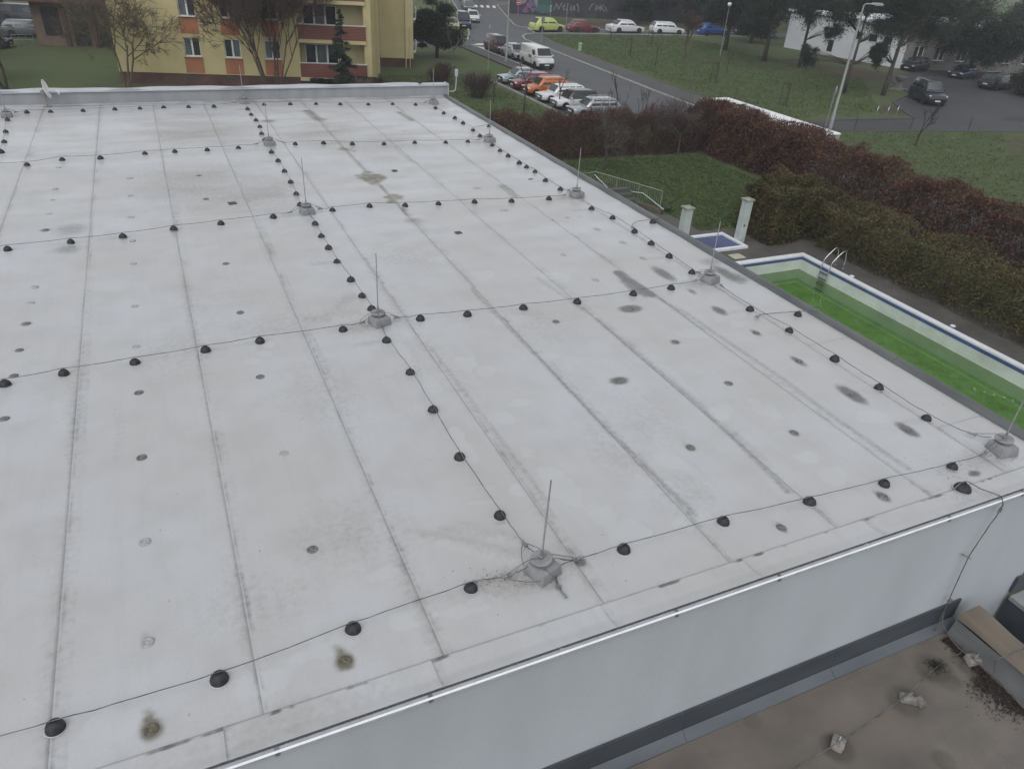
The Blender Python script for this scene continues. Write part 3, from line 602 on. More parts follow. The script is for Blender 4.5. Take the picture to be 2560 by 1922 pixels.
# loose crumbs and leaf bits on the roof
vs_ = []; fs = []
for i in range(330):
    if i < 90: c_ = D(random.gauss(2070, 45), random.gauss(1030, 28))
    elif i < 150: c_ = D(random.gauss(1060, 40), random.gauss(1248, 14))
    elif i < 175: c_ = D(random.gauss(893, 22), random.gauss(800, 6))
    elif i < 220: c_ = D(random.gauss(2160, 28), random.gauss(985, 14))
    else: c_ = (random.uniform(-3, 8.6), random.uniform(3.7, 12), 0)
    if c_[0] > 8.7 or c_[1] < YN+.02: continue
    a = random.uniform(0, 6.28); l = random.uniform(.003, .011); w = random.uniform(.0015, .004); ca, sa = math.cos(a), math.sin(a); h_ = random.uniform(.002, .005)
    n = len(vs_); z0 = .016 if c_[1] < 3.6 else .006
    vs_ += [(c_[0]+ca*l, c_[1]+sa*l, z0), (c_[0]-sa*w, c_[1]+ca*w, z0), (c_[0]-ca*l, c_[1]-sa*l, z0), (c_[0]+sa*w, c_[1]-ca*w, z0), (c_[0], c_[1], z0+h_)]
    fs += [(n, n+1, n+4), (n+1, n+2, n+4), (n+2, n+3, n+4), (n+3, n, n+4)]
tag(MB().add(vs_, fs).build('leaf_crumbs', mat('crumbs', (.05, .045, .04), .9, .3, 30)), 'dark leaf crumbs scattered over the pale roof', 'debris', kind='stuff')
# ================================================================== lower roof beside the wall
ZL = -2.0
low = thing('lower_roof_annex', 'lower annex with brownish felt roof below the grey wall', 'building', (3, 0, GZ))
M_FELT = mat('brown_felt', (0.150, 0.133, 0.117), .8, .10, 1.6, bump=.3, bscale=120, detail=8, spec=.25)
def felt(m):
    nt = m.node_tree; N = nt.nodes; L = nt.links; bsdf = N['Principled BSDF']; src = bsdf.inputs['Base Color'].links[0].from_socket
    geo = N.new('ShaderNodeNewGeometry'); nz = N.new('ShaderNodeTexNoise'); nz.inputs['Scale'].default_value = .9; nz.inputs['Detail'].default_value = 7
    mp = N.new('ShaderNodeMapping'); mp.inputs['Scale'].default_value = (1.2, 3.0, 1); mp.inputs['Rotation'].default_value = (0, 0, .5); L.new(geo.outputs['Position'], mp.inputs[0]); L.new(mp.outputs[0], nz.inputs['Vector'])
    r = N.new('ShaderNodeMapRange'); r.inputs[1].default_value = .5; r.inputs[2].default_value = .68; r.inputs[4].default_value = .5; L.new(nz.outputs[0], r.inputs[0])
    mx = N.new('ShaderNodeMix'); mx.data_type = 'RGBA'; mx.inputs[7].default_value = (.092, .082, .075, 1); L.new(r.outputs[0], mx.inputs[0]); L.new(src, mx.inputs[6]); L.new(mx.outputs[2], bsdf.inputs['Base Color'])
felt(M_FELT)
def halo(m, spots, col):
    nt = m.node_tree; N = nt.nodes; L = nt.links; b_ = N['Principled BSDF']; prev = b_.inputs['Base Color'].links[0].from_socket; geo = N.new('ShaderNodeNewGeometry')
    nz = N.new('ShaderNodeTexNoise'); nz.inputs['Scale'].default_value = 5; nz.inputs['Detail'].default_value = 8; nz.inputs['Roughness'].default_value = .65; L.new(geo.outputs['Position'], nz.inputs['Vector']); tot = None
    for (x, y, r_, s) in spots:
        d = N.new('ShaderNodeVectorMath'); d.operation = 'DISTANCE'; d.inputs[1].default_value = (x, y, ZL); L.new(geo.outputs['Position'], d.inputs[0]); r = N.new('ShaderNodeMapRange'); r.inputs[1].default_value = r_*1.15; r.inputs[2].default_value = r_*.75; r.inputs[4].default_value = s; L.new(d.outputs['Value'], r.inputs[0])
        if tot is None: tot = r.outputs[0]
        else: a = N.new('ShaderNodeMath'); a.operation = 'MAXIMUM'; L.new(tot, a.inputs[0]); L.new(r.outputs[0], a.inputs[1]); tot = a.outputs[0]
    a = N.new('ShaderNodeMath'); a.operation = 'MULTIPLY'; L.new(tot, a.inputs[0]); rr = N.new('ShaderNodeMapRange'); rr.inputs[1].default_value = .3; rr.inputs[2].default_value = .6; rr.inputs[3].default_value = .45; L.new(nz.outputs[0], rr.inputs[0]); L.new(rr.outputs[0], a.inputs[1])
    mx = N.new('ShaderNodeMix'); mx.data_type = 'RGBA'; mx.inputs[7].default_value = (*col, 1); L.new(a.outputs[0], mx.inputs[0]); L.new(prev, mx.inputs[6]); L.new(mx.outputs[2], b_.inputs['Base Color'])
_h = [(P(u, v, ZL), r_, s) for (u, v, r_, s) in [(2095, 1868, .17, .6), (2262, 1752, .20, .6), (2335, 1672, .22, .75), (2370, 1700, .15, .6), (2430, 1660, .2, .7), (2470, 1700, .22, .8), (2360, 1900, .12, .5), (1880, 1800, .1, .3), (2400, 1820, .3, .25)]]
halo(M_FELT, [(p[0], p[1], r_, s) for p, r_, s in _h], (.055, .048, .038))
_h = [(P(u, v, ZL), r_, s) for (u, v, r_, s) in [(2440, 1860, .5, .35), (2520, 1830, .4, .4), (2400, 1760, .3, .3), (2300, 1640, .25, .25), (2560, 1900, .5, .4)]]
halo(M_FELT, [(p[0], p[1], r_, s) for p, r_, s in _h], (.19, .172, .155))
PXI = 7.55                                # inner foot of the right-hand parapet
lx0, ly0 = -6.0, -3.0
n1, n2 = 130, 60
X, Y = np.meshgrid(np.linspace(lx0, PXI+.1, n1), np.linspace(ly0, YN-.01, n2)); x = X.ravel(); y = Y.ravel()
V = np.stack([x, y, ZL+(vnoise(x*.9, y*.9, 41)-.5)*.02+(vnoise(x*3, y*3, 42)-.5)*.006], 1); I = np.arange(n1*n2).reshape(n2, n1)
Fq = np.stack([I[:-1, :-1], I[:-1, 1:], I[1:, 1:], I[1:, :-1]], -1).reshape(-1, 4)
link('felt_roof', npmesh('felt_roof', V-np.array([3, 0, GZ]), Fq, M_FELT, True), low)
M_FLASH = mat('dark_flashing', (.078, .088, .100), .42, .12, 3, metal=.3, spec=.5, stretch=(.3, 1, 1)); M_FLASH2 = mat('grey_flashing', (.125, .138, .152), .4, .12, 3, metal=.35, stretch=(.3, 1, 1))
xs_ = [lx0, -4.2, -2.2, -.2, 1.8, 3.8, 5.8, PXI+.25]
for a, c_ in zip(xs_, xs_[1:]):
    t = MB(); t.box(((a+c_)/2, YN-.016, -1.78), (c_-a-.004, .02, .30)); t.build('wall_flashing', M_FLASH, low)
    t = MB(); t.quad((a, YN-.03, -1.92), (c_-.004, YN-.03, -1.92), (c_-.004, YN-.13, -1.985), (a, YN-.13, -1.985)); t.f[-1] = t.f[-1][::-1]; t.quad((a, YN-.13, -1.985), (c_-.004, YN-.13, -1.985), (c_-.004, YN-.13, -2.02), (a, YN-.13, -2.02)); t.build('foot_flashing', M_FLASH2, low)
# right-hand parapet of the annex, rounded felt cap
M_CAP = mat('brown_cap', (.155, .132, .108), .75, .22, 2.2, bump=.3, bscale=60, stretch=(1, .25, 1), detail=8); M_SKIRT = mat('grey_skirt', (.14, .145, .15), .6, .25, 2.5, stretch=(1, .4, 1))
prof = [(PXI-.02, ZL-.01), (PXI+.05, ZL+.10), (PXI+.07, ZL+.24)]; cap = [(PXI+.07, ZL+.24), (PXI+.09, ZL+.31), (PXI+.15, ZL+.345), (PXI+.32, ZL+.355), (PXI+.40, ZL+.33), (PXI+.44, ZL+.27), (PXI+.44, GZ)]
for nm, pr, mm in (('parapet_skirt', prof, M_SKIRT), ('parapet_cap', cap, M_CAP)):
    t = MB(); vs_ = []; fs = []; n = 60
    for i in range(n+1):
        yy = ly0+(YN-.16-ly0)*i/n
        for j, (xx, zz) in enumerate(pr): vs_.append((xx+.012*math.sin(yy*5+j), yy, zz+(.010*math.sin(yy*3.3+j*.7)+.006*math.sin(yy*9) if zz > ZL else 0)))
    m_ = len(pr)
    for i in range(n):
        for j in range(m_-1): fs.append((i*m_+j, i*m_+j+1, (i+1)*m_+j+1, (i+1)*m_+j)[::-1])
    fs.append(tuple(range(n*m_, n*m_+m_)))
    t.add(vs_, fs).build(nm, mm, low, smooth=60)
# weights and wire on the felt
def lowp(u, v, z=ZL): return P(u, v, z)
wpts = [P(1960, 1935, ZL+.05), P(2090, 1858, ZL+.10), P(2172, 1805, ZL+.04), P(2258, 1742, ZL+.12), P(2340, 1668, ZL+.05), P(2395, 1635, ZL+.05), P(2410, 1620, ZL+.06), P(2390, 1600, ZL+.06), P(2355, 1560, ZL+.15), P(2367, 1510, ZL+.4)]
o = thing('roof_wire', 'thin grey wire strung across the brown lower roof', 'cable', wpts[0]); k = MB(); k.tube(smoothpath(wpts, 7, .004), .0055, 6); k.build('wire', M_WIRE, o, smooth='all')
w2 = [P(2362, 1575, ZL+.06), P(2395, 1618, ZL+.05), P(2450, 1660, ZL+.08), P(2500, 1705, ZL+.06), P(2560, 1770, ZL+.06)]
o = thing('roof_wire', 'thin grey wire along the foot of the brown parapet', 'cable', w2[0]); k = MB(); k.tube(smoothpath(w2, 7, .004), .0055, 6); k.build('wire', M_WIRE, o, smooth='all')
w3 = [P(2485, 1680, ZL+.10), P(2490, 1650, ZL+.34), P(2515, 1638, ZL+.40), P(2560, 1620, ZL+.40), P(2640, 1600, ZL+.45)]
o = thing('roof_wire', 'thin dark wire looping over the brown parapet', 'cable', w3[0]); k = MB(); k.tube(smoothpath(w3, 7, .002), .004, 6); k.build('wire', M_WIRE, o, smooth='all')
M_STONE = mat('pale_block', (.22, .205, .185), .85, .25, 9, bump=.6, bscale=30)
def weight(p, rz, label, two=False):
    t = thing('wire_weight', label, 'concrete weight', (p[0], p[1], ZL+.004), rz, 'concrete weights on the lower roof')
    k = MB(); k.box((0, 0, .035), (.17, .14, .07), taper=.8); k.v = [(a+random.uniform(-.02, .02), c+random.uniform(-.02, .02), max(0, e+random.uniform(-.01, .01))) for a, c, e in k.v]; k.build('block', M_STONE, t, smooth=40, bevel=.014, seg=2, local=True)
    k = MB(); k.box((0, 0, .078), (.05, .03, .02)); k.tube([(.0, .0, .08), (.03, 0, .12)], .010, 6); k.build('wire_clip', M_ALUD, t, local=True)
    if two: k = MB(); k.box((.13, -.03, .03), (.10, .12, .05), taper=.8, rz=.4); k.build('chip', M_STONE, t, smooth=40, bevel=.012, seg=2, local=True)
weight(P(2092, 1863, ZL), .5, 'pale concrete weight nearest the bottom of the brown roof'); weight(P(2265, 1748, ZL), -.5, 'pale broken concrete weight in the middle of the brown roof', True); weight(P(2431, 1653, ZL), -.3, 'pale concrete weight in dark dirt beside the brown parapet')
# moss clump and dirt drift
p = P(2340, 1668, ZL); vs_ = []; fs = []
for i in range(420):
    r = abs(random.gauss(0, .055)); a = random.uniform(0, 6.28); c_ = Vector((p[0]+r*math.cos(a)*1.3, p[1]+r*math.sin(a), ZL+.01+max(0, .06-r*.5)*random.random())); d_ = Vector((random.uniform(-1, 1), random.uniform(-1, 1), random.uniform(0, .8))).normalized()*random.uniform(.02, .05); s_ = d_.orthogonal().normalized()*.003
    n = len(vs_); vs_ += [c_-s_, c_+s_, c_+d_]; fs.append((n, n+1, n+2))
tag(MB().add(vs_, fs).build('moss_clump', mat('dark_moss', (.035, .033, .024), .95, .3, 30)), 'dark mossy clump under the wire on the brown roof', 'moss', kind='stuff')
vs_ = []; fs = []
poly = [P(2345, 1570, ZL), P(2380, 1605, ZL), P(2420, 1640, ZL), P(2460, 1680, ZL), P(2480, 1700, ZL), P(2540, 1755, ZL), P(2560, 1775, ZL)]
for i in range(5200):
    t_ = random.random()**.9*(len(poly)-1.001); j = int(t_); a, c_ = Vector(poly[j]), Vector(poly[j+1]); q = a.lerp(c_, t_-j)
    wd = .16 if 3 <= j <= 4 else .05
    q += Vector((-abs(random.gauss(0, wd)), -abs(random.gauss(0, wd*.8)), 0))*1.0
    if q.x > PXI-.01 or q.y > YN-.2: continue
    an = random.uniform(0, 6.28); l = random.uniform(.004, .013); n = len(vs_); z0 = ZL+.012+random.uniform(0, .012)
    vs_ += [(q.x+math.cos(an)*l, q.y+math.sin(an)*l, z0), (q.x+math.cos(an+2)*l, q.y+math.sin(an+2)*l, z0+.004), (q.x+math.cos(an+4)*l, q.y+math.sin(an+4)*l, z0-.002)]; fs.append((n, n+1, n+2))
tag(MB().add(vs_, fs).build('leaf_litter', mat('litter', (.04, .028, .026), .95, .3, 30)), 'dark leaf litter drifted along the brown parapet', 'leaf litter', kind='stuff')
# dark annex beyond the parapet
dk = thing('slate_annex', 'dark slate clad block beside the wall at right', 'building', (9.6, 2.4, GZ))
M_SLATE = mat('slate_cladding', (.052, .060, .070), .6, .12, 3); M_SLR = mat('grey_block_roof', (.26, .27, .275), .7, .1, 3)
for i, (a, c_) in enumerate([(3.26, 2.35), (2.35, 1.4), (1.4, .4), (.4, -1.0)]):
    t = MB(); t.box((8.86, (a+c_)/2, (-2.02+GZ)/2), (.05, a-c_-.008, -2.02-GZ)); t.build('cladding_panel', M_SLATE, dk)
t = MB(); t.box((9.85, 1.1, -1.98), (2.05, 4.28, .06)); t.build('roof_sheet', M_SLR, dk)
t = MB(); t.box((9.9, YN-.03, -1.80), (2.1, .03, .26)); t.build('wall_flashing', M_FLASH, dk)
# ================================================================== foliage tools
def leafmesh(name, C, length, width, m, up=0.0, seed=1):
    """diamond leaves at the points C; up>0 stands them upright"""
    r = np.random.default_rng(seed); n = len(C)
    d = r.normal(size=(n, 3)); d[:, 2] = d[:, 2]*(1-up)+up*1.6*np.abs(r.normal(size=n)); d /= np.linalg.norm(d, axis=1)[:, None]+1e-9
    q = r.normal(size=(n, 3)); s = np.cross(d, q); s /= np.linalg.norm(s, axis=1)[:, None]+1e-9
    l = (length*r.uniform(.6, 1.4, n))[:, None]; w = (width*r.uniform(.6, 1.4, n))[:, None]
    nrm = np.cross(d, s)*w*.35
    V = np.stack([C-d*l*.5, C+s*w*.5+nrm, C+d*l*.5, C-s*w*.5+nrm], 1).reshape(-1, 3)
    F = np.arange(n*4).reshape(n, 4)
    return npmesh(name, V, F, m)
def segmesh(name, S, m, n=4):
    """S: (k,8) p0 p1 r0 r1 -> thin prisms"""
    S = np.asarray(S, dtype=float); p0, p1, r0, r1 = S[:, :3], S[:, 3:6], S[:, 6], S[:, 7]
    t = p1-p0; t /= np.linalg.norm(t, axis=1)[:, None]+1e-9
    a = np.where(np.abs(t[:, 2:3]) < .9, np.array([[0, 0, 1.0]]), np.array([[1.0, 0, 0]])); x = np.cross(t, a); x /= np.linalg.norm(x, axis=1)[:, None]+1e-9; y = np.cross(t, x)
    V = np.empty((len(S), 2*n, 3))
    for k in range(n):
        c_, s_ = math.cos(2*math.pi*k/n), math.sin(2*math.pi*k/n); o = x*c_+y*s_
        V[:, k] = p0+o*r0[:, None]; V[:, n+k] = p1+o*r1[:, None]
    base = (np.arange(len(S))*2*n)[:, None]
    F = np.concatenate([base+np.array([[k, (k+1) % n, n+(k+1) % n, n+k]]) for k in range(n)], 0)
    return npmesh(name, V.reshape(-1, 3), F, m, True)
def grow(S, p, d, L, r, lev, maxlev, rng, spread=.6, kids_=(2, 4), curve=.12, shrink=.68, up=.1, minr=.006):
    nseg = 3 if lev < 2 else 2
    pts = [p]; q = np.array(p, float); dd = np.array(d, float)
    for i in range(nseg):
        dd = dd+rng.normal(size=3)*curve+np.array([0, 0, up]); dd /= np.linalg.norm(dd)
        q2 = q+dd*L/nseg; ra = max(minr, r*(1-.35*i/nseg)); rb = max(minr, r*(1-.35*(i+1)/nseg))
        S.append((*q, *q2, ra, rb)); q = q2; pts.append(q)
    if lev >= maxlev: return
    for k in range(rng.integers(kids_[0], kids_[1]+1)):
        t = rng.uniform(.35, 1.0) if lev else rng.uniform(.55, 1.0)
        i = min(int(t*nseg), nseg-1); b = pts[i]+(pts[i+1]-pts[i])*(t*nseg-i)
        a = rng.normal(size=3); a -= dd*(a@dd); a /= np.linalg.norm(a)+1e-9
        ang = spread*rng.uniform(.5, 1.3); nd = dd*math.cos(ang)+a*math.sin(ang); nd[2] += up*.8; nd /= np.linalg.norm(nd)
        grow(S, b, nd, L*shrink*rng.uniform(.7, 1.15), r*.58, lev+1, maxlev, rng, spread, kids_, curve, shrink, up, minr)
def bare_tree(name, label, base, h, stems, m, cat='tree', seed=1, maxlev=5, spread=.55, kids_=(2, 4), r=.12, up=.1, lean=None, group=None, frac=.32, minr=.006, shrink=.70, nside=4, fan=.28):
    t = thing(name, label, cat, base, 0, group); rng = np.random.default_rng(seed); T = []; B = []
    for k in range(stems):
        S = []; a = 2*math.pi*(k+.3)/max(1, stems)+rng.uniform(-.4, .4); o = (0.12*stems if stems > 1 else 0)
        fn = fan*rng.uniform(.4, 1.2); d = np.array([math.cos(a)*fn*(stems > 1), math.sin(a)*fn*(stems > 1), 1.0])+(np.array(lean) if lean is not None else 0)
        grow(S, np.array([math.cos(a)*o*.4, math.sin(a)*o*.4, -.05]), d/np.linalg.norm(d), h*frac, r, 0, maxlev, rng, spread, kids_, .09, shrink, up, minr)
        T += S[:3]; B += S[3:]
    link('trunk', segmesh('trunk', T, m, 7), t)
    if B: link('crown', segmesh('crown', B, m, nside), t)
    return t
def volume_points(n, boxes, rng, shell=.55):
    """random points in upright boxes (x0,x1,y0,y1,z0,z1), denser toward the outside, ragged top"""
    A = np.array(boxes, float); vol = (A[:, 1]-A[:, 0])*(A[:, 3]-A[:, 2])*(A[:, 5]-A[:, 4]); idx = rng.choice(len(A), n, p=vol/vol.sum()); b = A[idx]
    u = rng.random((n, 3))
    e = rng.random(n) < shell; ax = rng.integers(0, 3, n); side = rng.random(n)
    for k in range(3):
        m_ = e & (ax == k); v = np.abs(rng.normal(size=m_.sum()))*.10
        if k == 2: u[m_, 2] = 1-v
        else: u[m_, k] = np.where(side[m_] < .5, v, 1-v)
    u[:, 2] = np.clip(u[:, 2], 0, 1.08)
    P_ = np.stack([b[:, 0]+u[:, 0]*(b[:, 1]-b[:, 0]), b[:, 2]+u[:, 1]*(b[:, 3]-b[:, 2]), b[:, 4]+u[:, 2]*(b[:, 5]-b[:, 4])], 1)
    hgt = 0.8+.38*vnoise(P_[:, 0]*1.1+4, P_[:, 1]*1.1, 61); P_[:, 2] = b[:, 4]+(P_[:, 2]-b[:, 4])*hgt
    bul = (vnoise(P_[:, 0]*1.5, P_[:, 1]*1.5+P_[:, 2]*1.7, 62)-.5)*.7; cx = (b[:, 0]+b[:, 1])/2; cy = (b[:, 2]+b[:, 3])/2
    P_[:, 0] += np.sign(P_[:, 0]-cx)*bul*.45; P_[:, 1] += np.sign(P_[:, 1]-cy)*bul*.45
    return P_
def leafmat(name, c1, c2, c3=None, scale=1.3, rough=.7):
    m = bpy.data.materials.new(name); m.use_nodes = True; nt = m.node_tree; N = nt.nodes; L = nt.links; b_ = N['Principled BSDF']
    geo = N.new('ShaderNodeNewGeometry'); nz = N.new('ShaderNodeTexNoise'); nz.inputs['Scale'].default_value = scale; nz.inputs['Detail'].default_value = 4; L.new(geo.outputs['Position'], nz.inputs['Vector'])
    mx = N.new('ShaderNodeMix'); mx.data_type = 'RGBA'; mx.inputs[6].default_value = (*c1, 1); mx.inputs[7].default_value = (*c2, 1)
    r = N.new('ShaderNodeMapRange'); r.inputs[1].default_value = .38; r.inputs[2].default_value = .64; L.new(nz.outputs[0], r.inputs[0]); L.new(r.outputs[0], mx.inputs[0])
    m2 = N.new('ShaderNodeMix'); m2.data_type = 'RGBA'; c3 = c3 or tuple(x*1.5 for x in c1); m2.inputs[7].default_value = (*c3, 1); L.new(mx.outputs[2], m2.inputs[6])
    rr = N.new('ShaderNodeMapRange'); rr.inputs[1].default_value = .55; rr.inputs[2].default_value = 1.0; rr.inputs[4].default_value = .8; L.new(geo.outputs['Random Per Island'], rr.inputs[0]); L.new(rr.outputs[0], m2.inputs[0])
    L.new(m2.outputs[2], b_.inputs['Base Color']); b_.inputs['Roughness'].default_value = rough; b_.inputs['Specular IOR Level'].default_value = .25
    MATS[name] = m; return m
# ================================================================== ground, roads, paths
def groundmat(name, cols, scales, rough=.95, bump=.5, bs=9):
    m = bpy.data.materials.new(name); m.use_nodes = True; nt = m.node_tree; N = nt.nodes; L = nt.links; b_ = N['Principled BSDF']; geo = N.new('ShaderNodeNewGeometry'); prev = None
    for i, (c_, s) in enumerate(zip(cols, scales)):
        if i == 0: prev = c_; continue
        nz = N.new('ShaderNodeTexNoise'); nz.inputs['Scale'].default_value = s; nz.inputs['Detail'].default_value = 8; nz.inputs['Roughness'].default_value = .62; L.new(geo.outputs['Position'], nz.inputs['Vector'])
        mx = N.new('ShaderNodeMix'); mx.data_type = 'RGBA'; r = N.new('ShaderNodeMapRange'); r.inputs[1].default_value = .44; r.inputs[2].default_value = .66; L.new(nz.outputs[0], r.inputs[0]); L.new(r.outputs[0], mx.inputs[0])
        if isinstance(prev, tuple): mx.inputs[6].default_value = (*prev, 1)
        else: L.new(prev, mx.inputs[6])
        mx.inputs[7].default_value = (*c_, 1); prev = mx.outputs[2]
    L.new(prev, b_.inputs['Base Color']); b_.inputs['Roughness'].default_value = rough; b_.inputs['Specular IOR Level'].default_value = .3
    nz = N.new('ShaderNodeTexNoise'); nz.inputs['Scale'].default_value = bs; nz.inputs['Detail'].default_value = 6; L.new(geo.outputs['Position'], nz.inputs['Vector'])
    bp = N.new('ShaderNodeBump'); bp.inputs['Strength'].default_value = bump; bp.inputs['Distance'].default_value = .08; L.new(nz.outputs[0], bp.inputs['Height']); L.new(bp.outputs[0], b_.inputs['Normal'])
    MATS[name] = m; return m
M_GRASS = groundmat('lawn', [(.084, .120, .042), (.060, .092, .033), (.092, .088, .042), (.056, .078, .034), (.084, .104, .048)], [0, .35, .16, 5, 14], bs=16, bump=.9)
def worn(m, spots):
    nt = m.node_tree; N = nt.nodes; L = nt.links; b_ = N['Principled BSDF']; prev = b_.inputs['Base Color'].links[0].from_socket; geo = N.new('ShaderNodeNewGeometry')
    nz = N.new('ShaderNodeTexNoise'); nz.inputs['Scale'].default_value = .9; nz.inputs['Detail'].default_value = 8; nz.inputs['Roughness'].default_value = .65; L.new(geo.outputs['Position'], nz.inputs['Vector']); tot = None
    for (x, y, rx, ry, s) in spots:
        mp = N.new('ShaderNodeMapping'); mp.vector_type = 'POINT'; mp.inputs['Location'].default_value = (-x/rx, -y/ry, -GZ/rx); mp.inputs['Scale'].default_value = (1/rx, 1/ry, 1/rx); L.new(geo.outputs['Position'], mp.inputs[0])
        ln = N.new('ShaderNodeVectorMath'); ln.operation = 'LENGTH'; L.new(mp.outputs[0], ln.inputs[0]); r = N.new('ShaderNodeMapRange'); r.inputs[1].default_value = 1.1; r.inputs[2].default_value = .2; r.inputs[4].default_value = s; L.new(ln.outputs['Value'], r.inputs[0])
        if tot is None: tot = r.outputs[0]
        else: a = N.new('ShaderNodeMath'); a.operation = 'MAXIMUM'; L.new(tot, a.inputs[0]); L.new(r.outputs[0], a.inputs[1]); tot = a.outputs[0]
    a = N.new('ShaderNodeMath'); a.operation = 'ADD'; L.new(tot, a.inputs[0]); L.new(nz.outputs[0], a.inputs[1]); r = N.new('ShaderNodeMapRange'); r.inputs[1].default_value = .72; r.inputs[2].default_value = 1.15; r.inputs[4].default_value = .9; L.new(a.outputs[0], r.inputs[0])
    mx = N.new('ShaderNodeMix'); mx.data_type = 'RGBA'; mx.inputs[7].default_value = (.060, .044, .031, 1); L.new(r.outputs[0], mx.inputs[0]); L.new(prev, mx.inputs[6]); L.new(mx.outputs[2], b_.inputs['Base Color'])
worn(M_GRASS, [(68, 74, 8, 6, .95), (74, 68, 9, 7, 1.0), (62, 49, 5, 3, .9), (67, 30, 14, 12, 1.1), (80, 34, 16, 10, .9), (28, 36, 5, 4, .35), (64, 112, 14, 7, .9), (90, 110, 20, 8, .9), (22.5, 38.8, 4, 1.8, .55), (32, 38.5, 2.0, 3, .5), (26.5, 45, 6, 3, .7), (62, 75.5, 12, 1.5, .75), (78, 77, 12, 1.5, .8), (45.8, 60, 1.6, 16, .4), (84, 76, 6, 6, .7)])
M_DIRT = groundmat('bare_earth', [(.075, .050, .035), (.055, .038, .028), (.06, .06, .03)], [0, 1.2, .4])
M_ASPH = groundmat('asphalt', [(.078, .082, .086), (.058, .062, .066), (.095, .098, .10), (.07, .073, .076)], [0, .5, .13, 30], .62, .15, 60)
M_ASPH2 = groundmat('dark_asphalt', [(.05, .052, .056), (.04, .042, .046), (.062, .062, .064)], [0, .4, .15], .6, .15, 60)
M_PAVE = groundmat('pavement', [(.082, .082, .082), (.06, .06, .06), (.09, .085, .08)], [0, .8, .2], .8, .15, 40)
M_KERB = mat('kerb_stone', (.29, .285, .275), .85, .15, 3, bump=.3)
M_PAINT = mat('road_paint', (.62, .62, .60), .7, .12, 4)
def sheet(name, poly, z, m, kind='structure'):
    t = MB(); a = sum(poly[i][0]*poly[(i+1) % len(poly)][1]-poly[(i+1) % len(poly)][0]*poly[i][1] for i in range(len(poly)))
    if a < 0: poly = poly[::-1]
    t.add([(p[0], p[1], z) for p in poly], [tuple(range(len(poly)))]); return tag(t.build(name, m), kind=kind)
# lawn sheet with the pool basin left open
PX0, PX1, PY0, PY1 = 17.5, 25.75, 6.0, 23.22
g_ = MB()
for (a, b_, c_, d_) in [(-220, PX0, -180, 440), (PX1, 400, -180, 440), (PX0, PX1, -180, PY0), (PX0, PX1, PY1, 440)]: g_.quad((a, c_, GZ), (b_, c_, GZ), (b_, d_, GZ), (a, d_, GZ))
tag(g_.build('ground', M_GRASS), kind='structure')
ZR = GZ+.004
street = [(33.6, -40), (41.0, -40), (41.5, 30), (42.1, 59.7), (42.9, 70.2), (43.9, 84.3), (44.5, 91.5), (44.7, 93.7), (45.7, 96.5), (47.2, 98.6), (49.2, 99.6), (54, 100.2), (67, 99.8), (120, 97), (120, 103), (71, 103.4), (57.5, 105.4), (50.9, 105.9), (50.1, 107.5), (50.4, 109.7), (53.6, 119.4), (57.7, 131.5), (60.4, 139.3), (64, 141), (80, 140), (80, 146), (64, 147), (90, 230), (80, 232), (50.7, 134.7), (42.5, 108), (39.2, 99), (36.6, 92.5), (10, 96), (10, 90), (35.4, 88.6), (35.4, 66.2), (28.6, 66.2), (28.5, 50.0), (33.6, 50.0)]
sheet('street', street, ZR, M_ASPH)
lot = [(41.7, 44.2), (48.4, 43.6), (66.2, 40.3), (140, 24), (150, 66), (101.6, 66.2), (98.1, 69.5), (87.5, 69.5), (85.5, 68), (80.5, 66.5), (75, 62), (70.5, 55.5), (64.5, 52.5), (61.5, 48.6), (59.8, 46.0), (50.8, 46.7), (41.9, 47.4)]
sheet('car_park', lot, GZ+.008, M_ASPH2)
def kerb(name, pts, w=.22, h=.12, km=None):
    t = MB()
    for a, b_ in zip(pts, pts[1:]):
        d = math.dist(a, b_); n = max(1, round(d/1.6)) if d < 60 else 12
        for i in range(n):
            p = [a[0]+(b_[0]-a[0])*(i+.5)/n, a[1]+(b_[1]-a[1])*(i+.5)/n]; t.box((p[0], p[1], GZ+h/2), (d/n+.02, w, h+random.uniform(-.01, .01)), rz=math.atan2(b_[1]-a[1], b_[0]-a[0]))
    return tag(t.build(name, km or M_KERB), kind='structure')
kerb('kerb', [(41.6, 47.6), (42.1, 59.7), (42.9, 70.2), (43.9, 84.3), (44.5, 91.5), (44.7, 93.7), (45.7, 96.5), (47.2, 98.6), (49.2, 99.6), (54, 100.2), (67, 99.8), (90, 98.6)], w=.3)
kerb('kerb', [(90, 102.4), (71, 103.4), (57.5, 105.4), (50.9, 105.9), (50.1, 107.5), (50.4, 109.7), (53.6, 119.4), (57.7, 131.5), (60.4, 139.3), (64, 141)])
kerb('kerb', [(28.5, 50), (28.5, 66.2), (35.3, 66.3), (35.3, 88.6)]); kerb('kerb', [(36.4, 92.6), (39.1, 99), (42.4, 108), (50.6, 134.7), (54, 146)])
kerb('kerb', [(48.4, 43.5), (66.2, 40.2), (90, 35)], .12, .05, M_PAVE); kerb('kerb', [(50.8, 46.8), (59.8, 46.1), (61.4, 48.6), (64.4, 52.6), (70.4, 55.6), (75, 62.1), (80.4, 66.6)], .14, .08, M_PAVE)
sheet('pavement', [(42.3, 47.6), (44.6, 47.4), (45.2, 60), (46.0, 72), (47.0, 84), (47.3, 90), (48.6, 95), (49.4, 99.3), (47.4, 98.3), (46, 96.2), (45, 93.5), (44.7, 91.4), (44.1, 84.3), (43.1, 70.2), (42.3, 59.7)], GZ+.10, M_PAVE)
sheet('pavement', [(33.2, 66.5), (35.2, 66.5), (35.2, 88.5), (33.4, 88.5)], GZ+.10, M_PAVE)
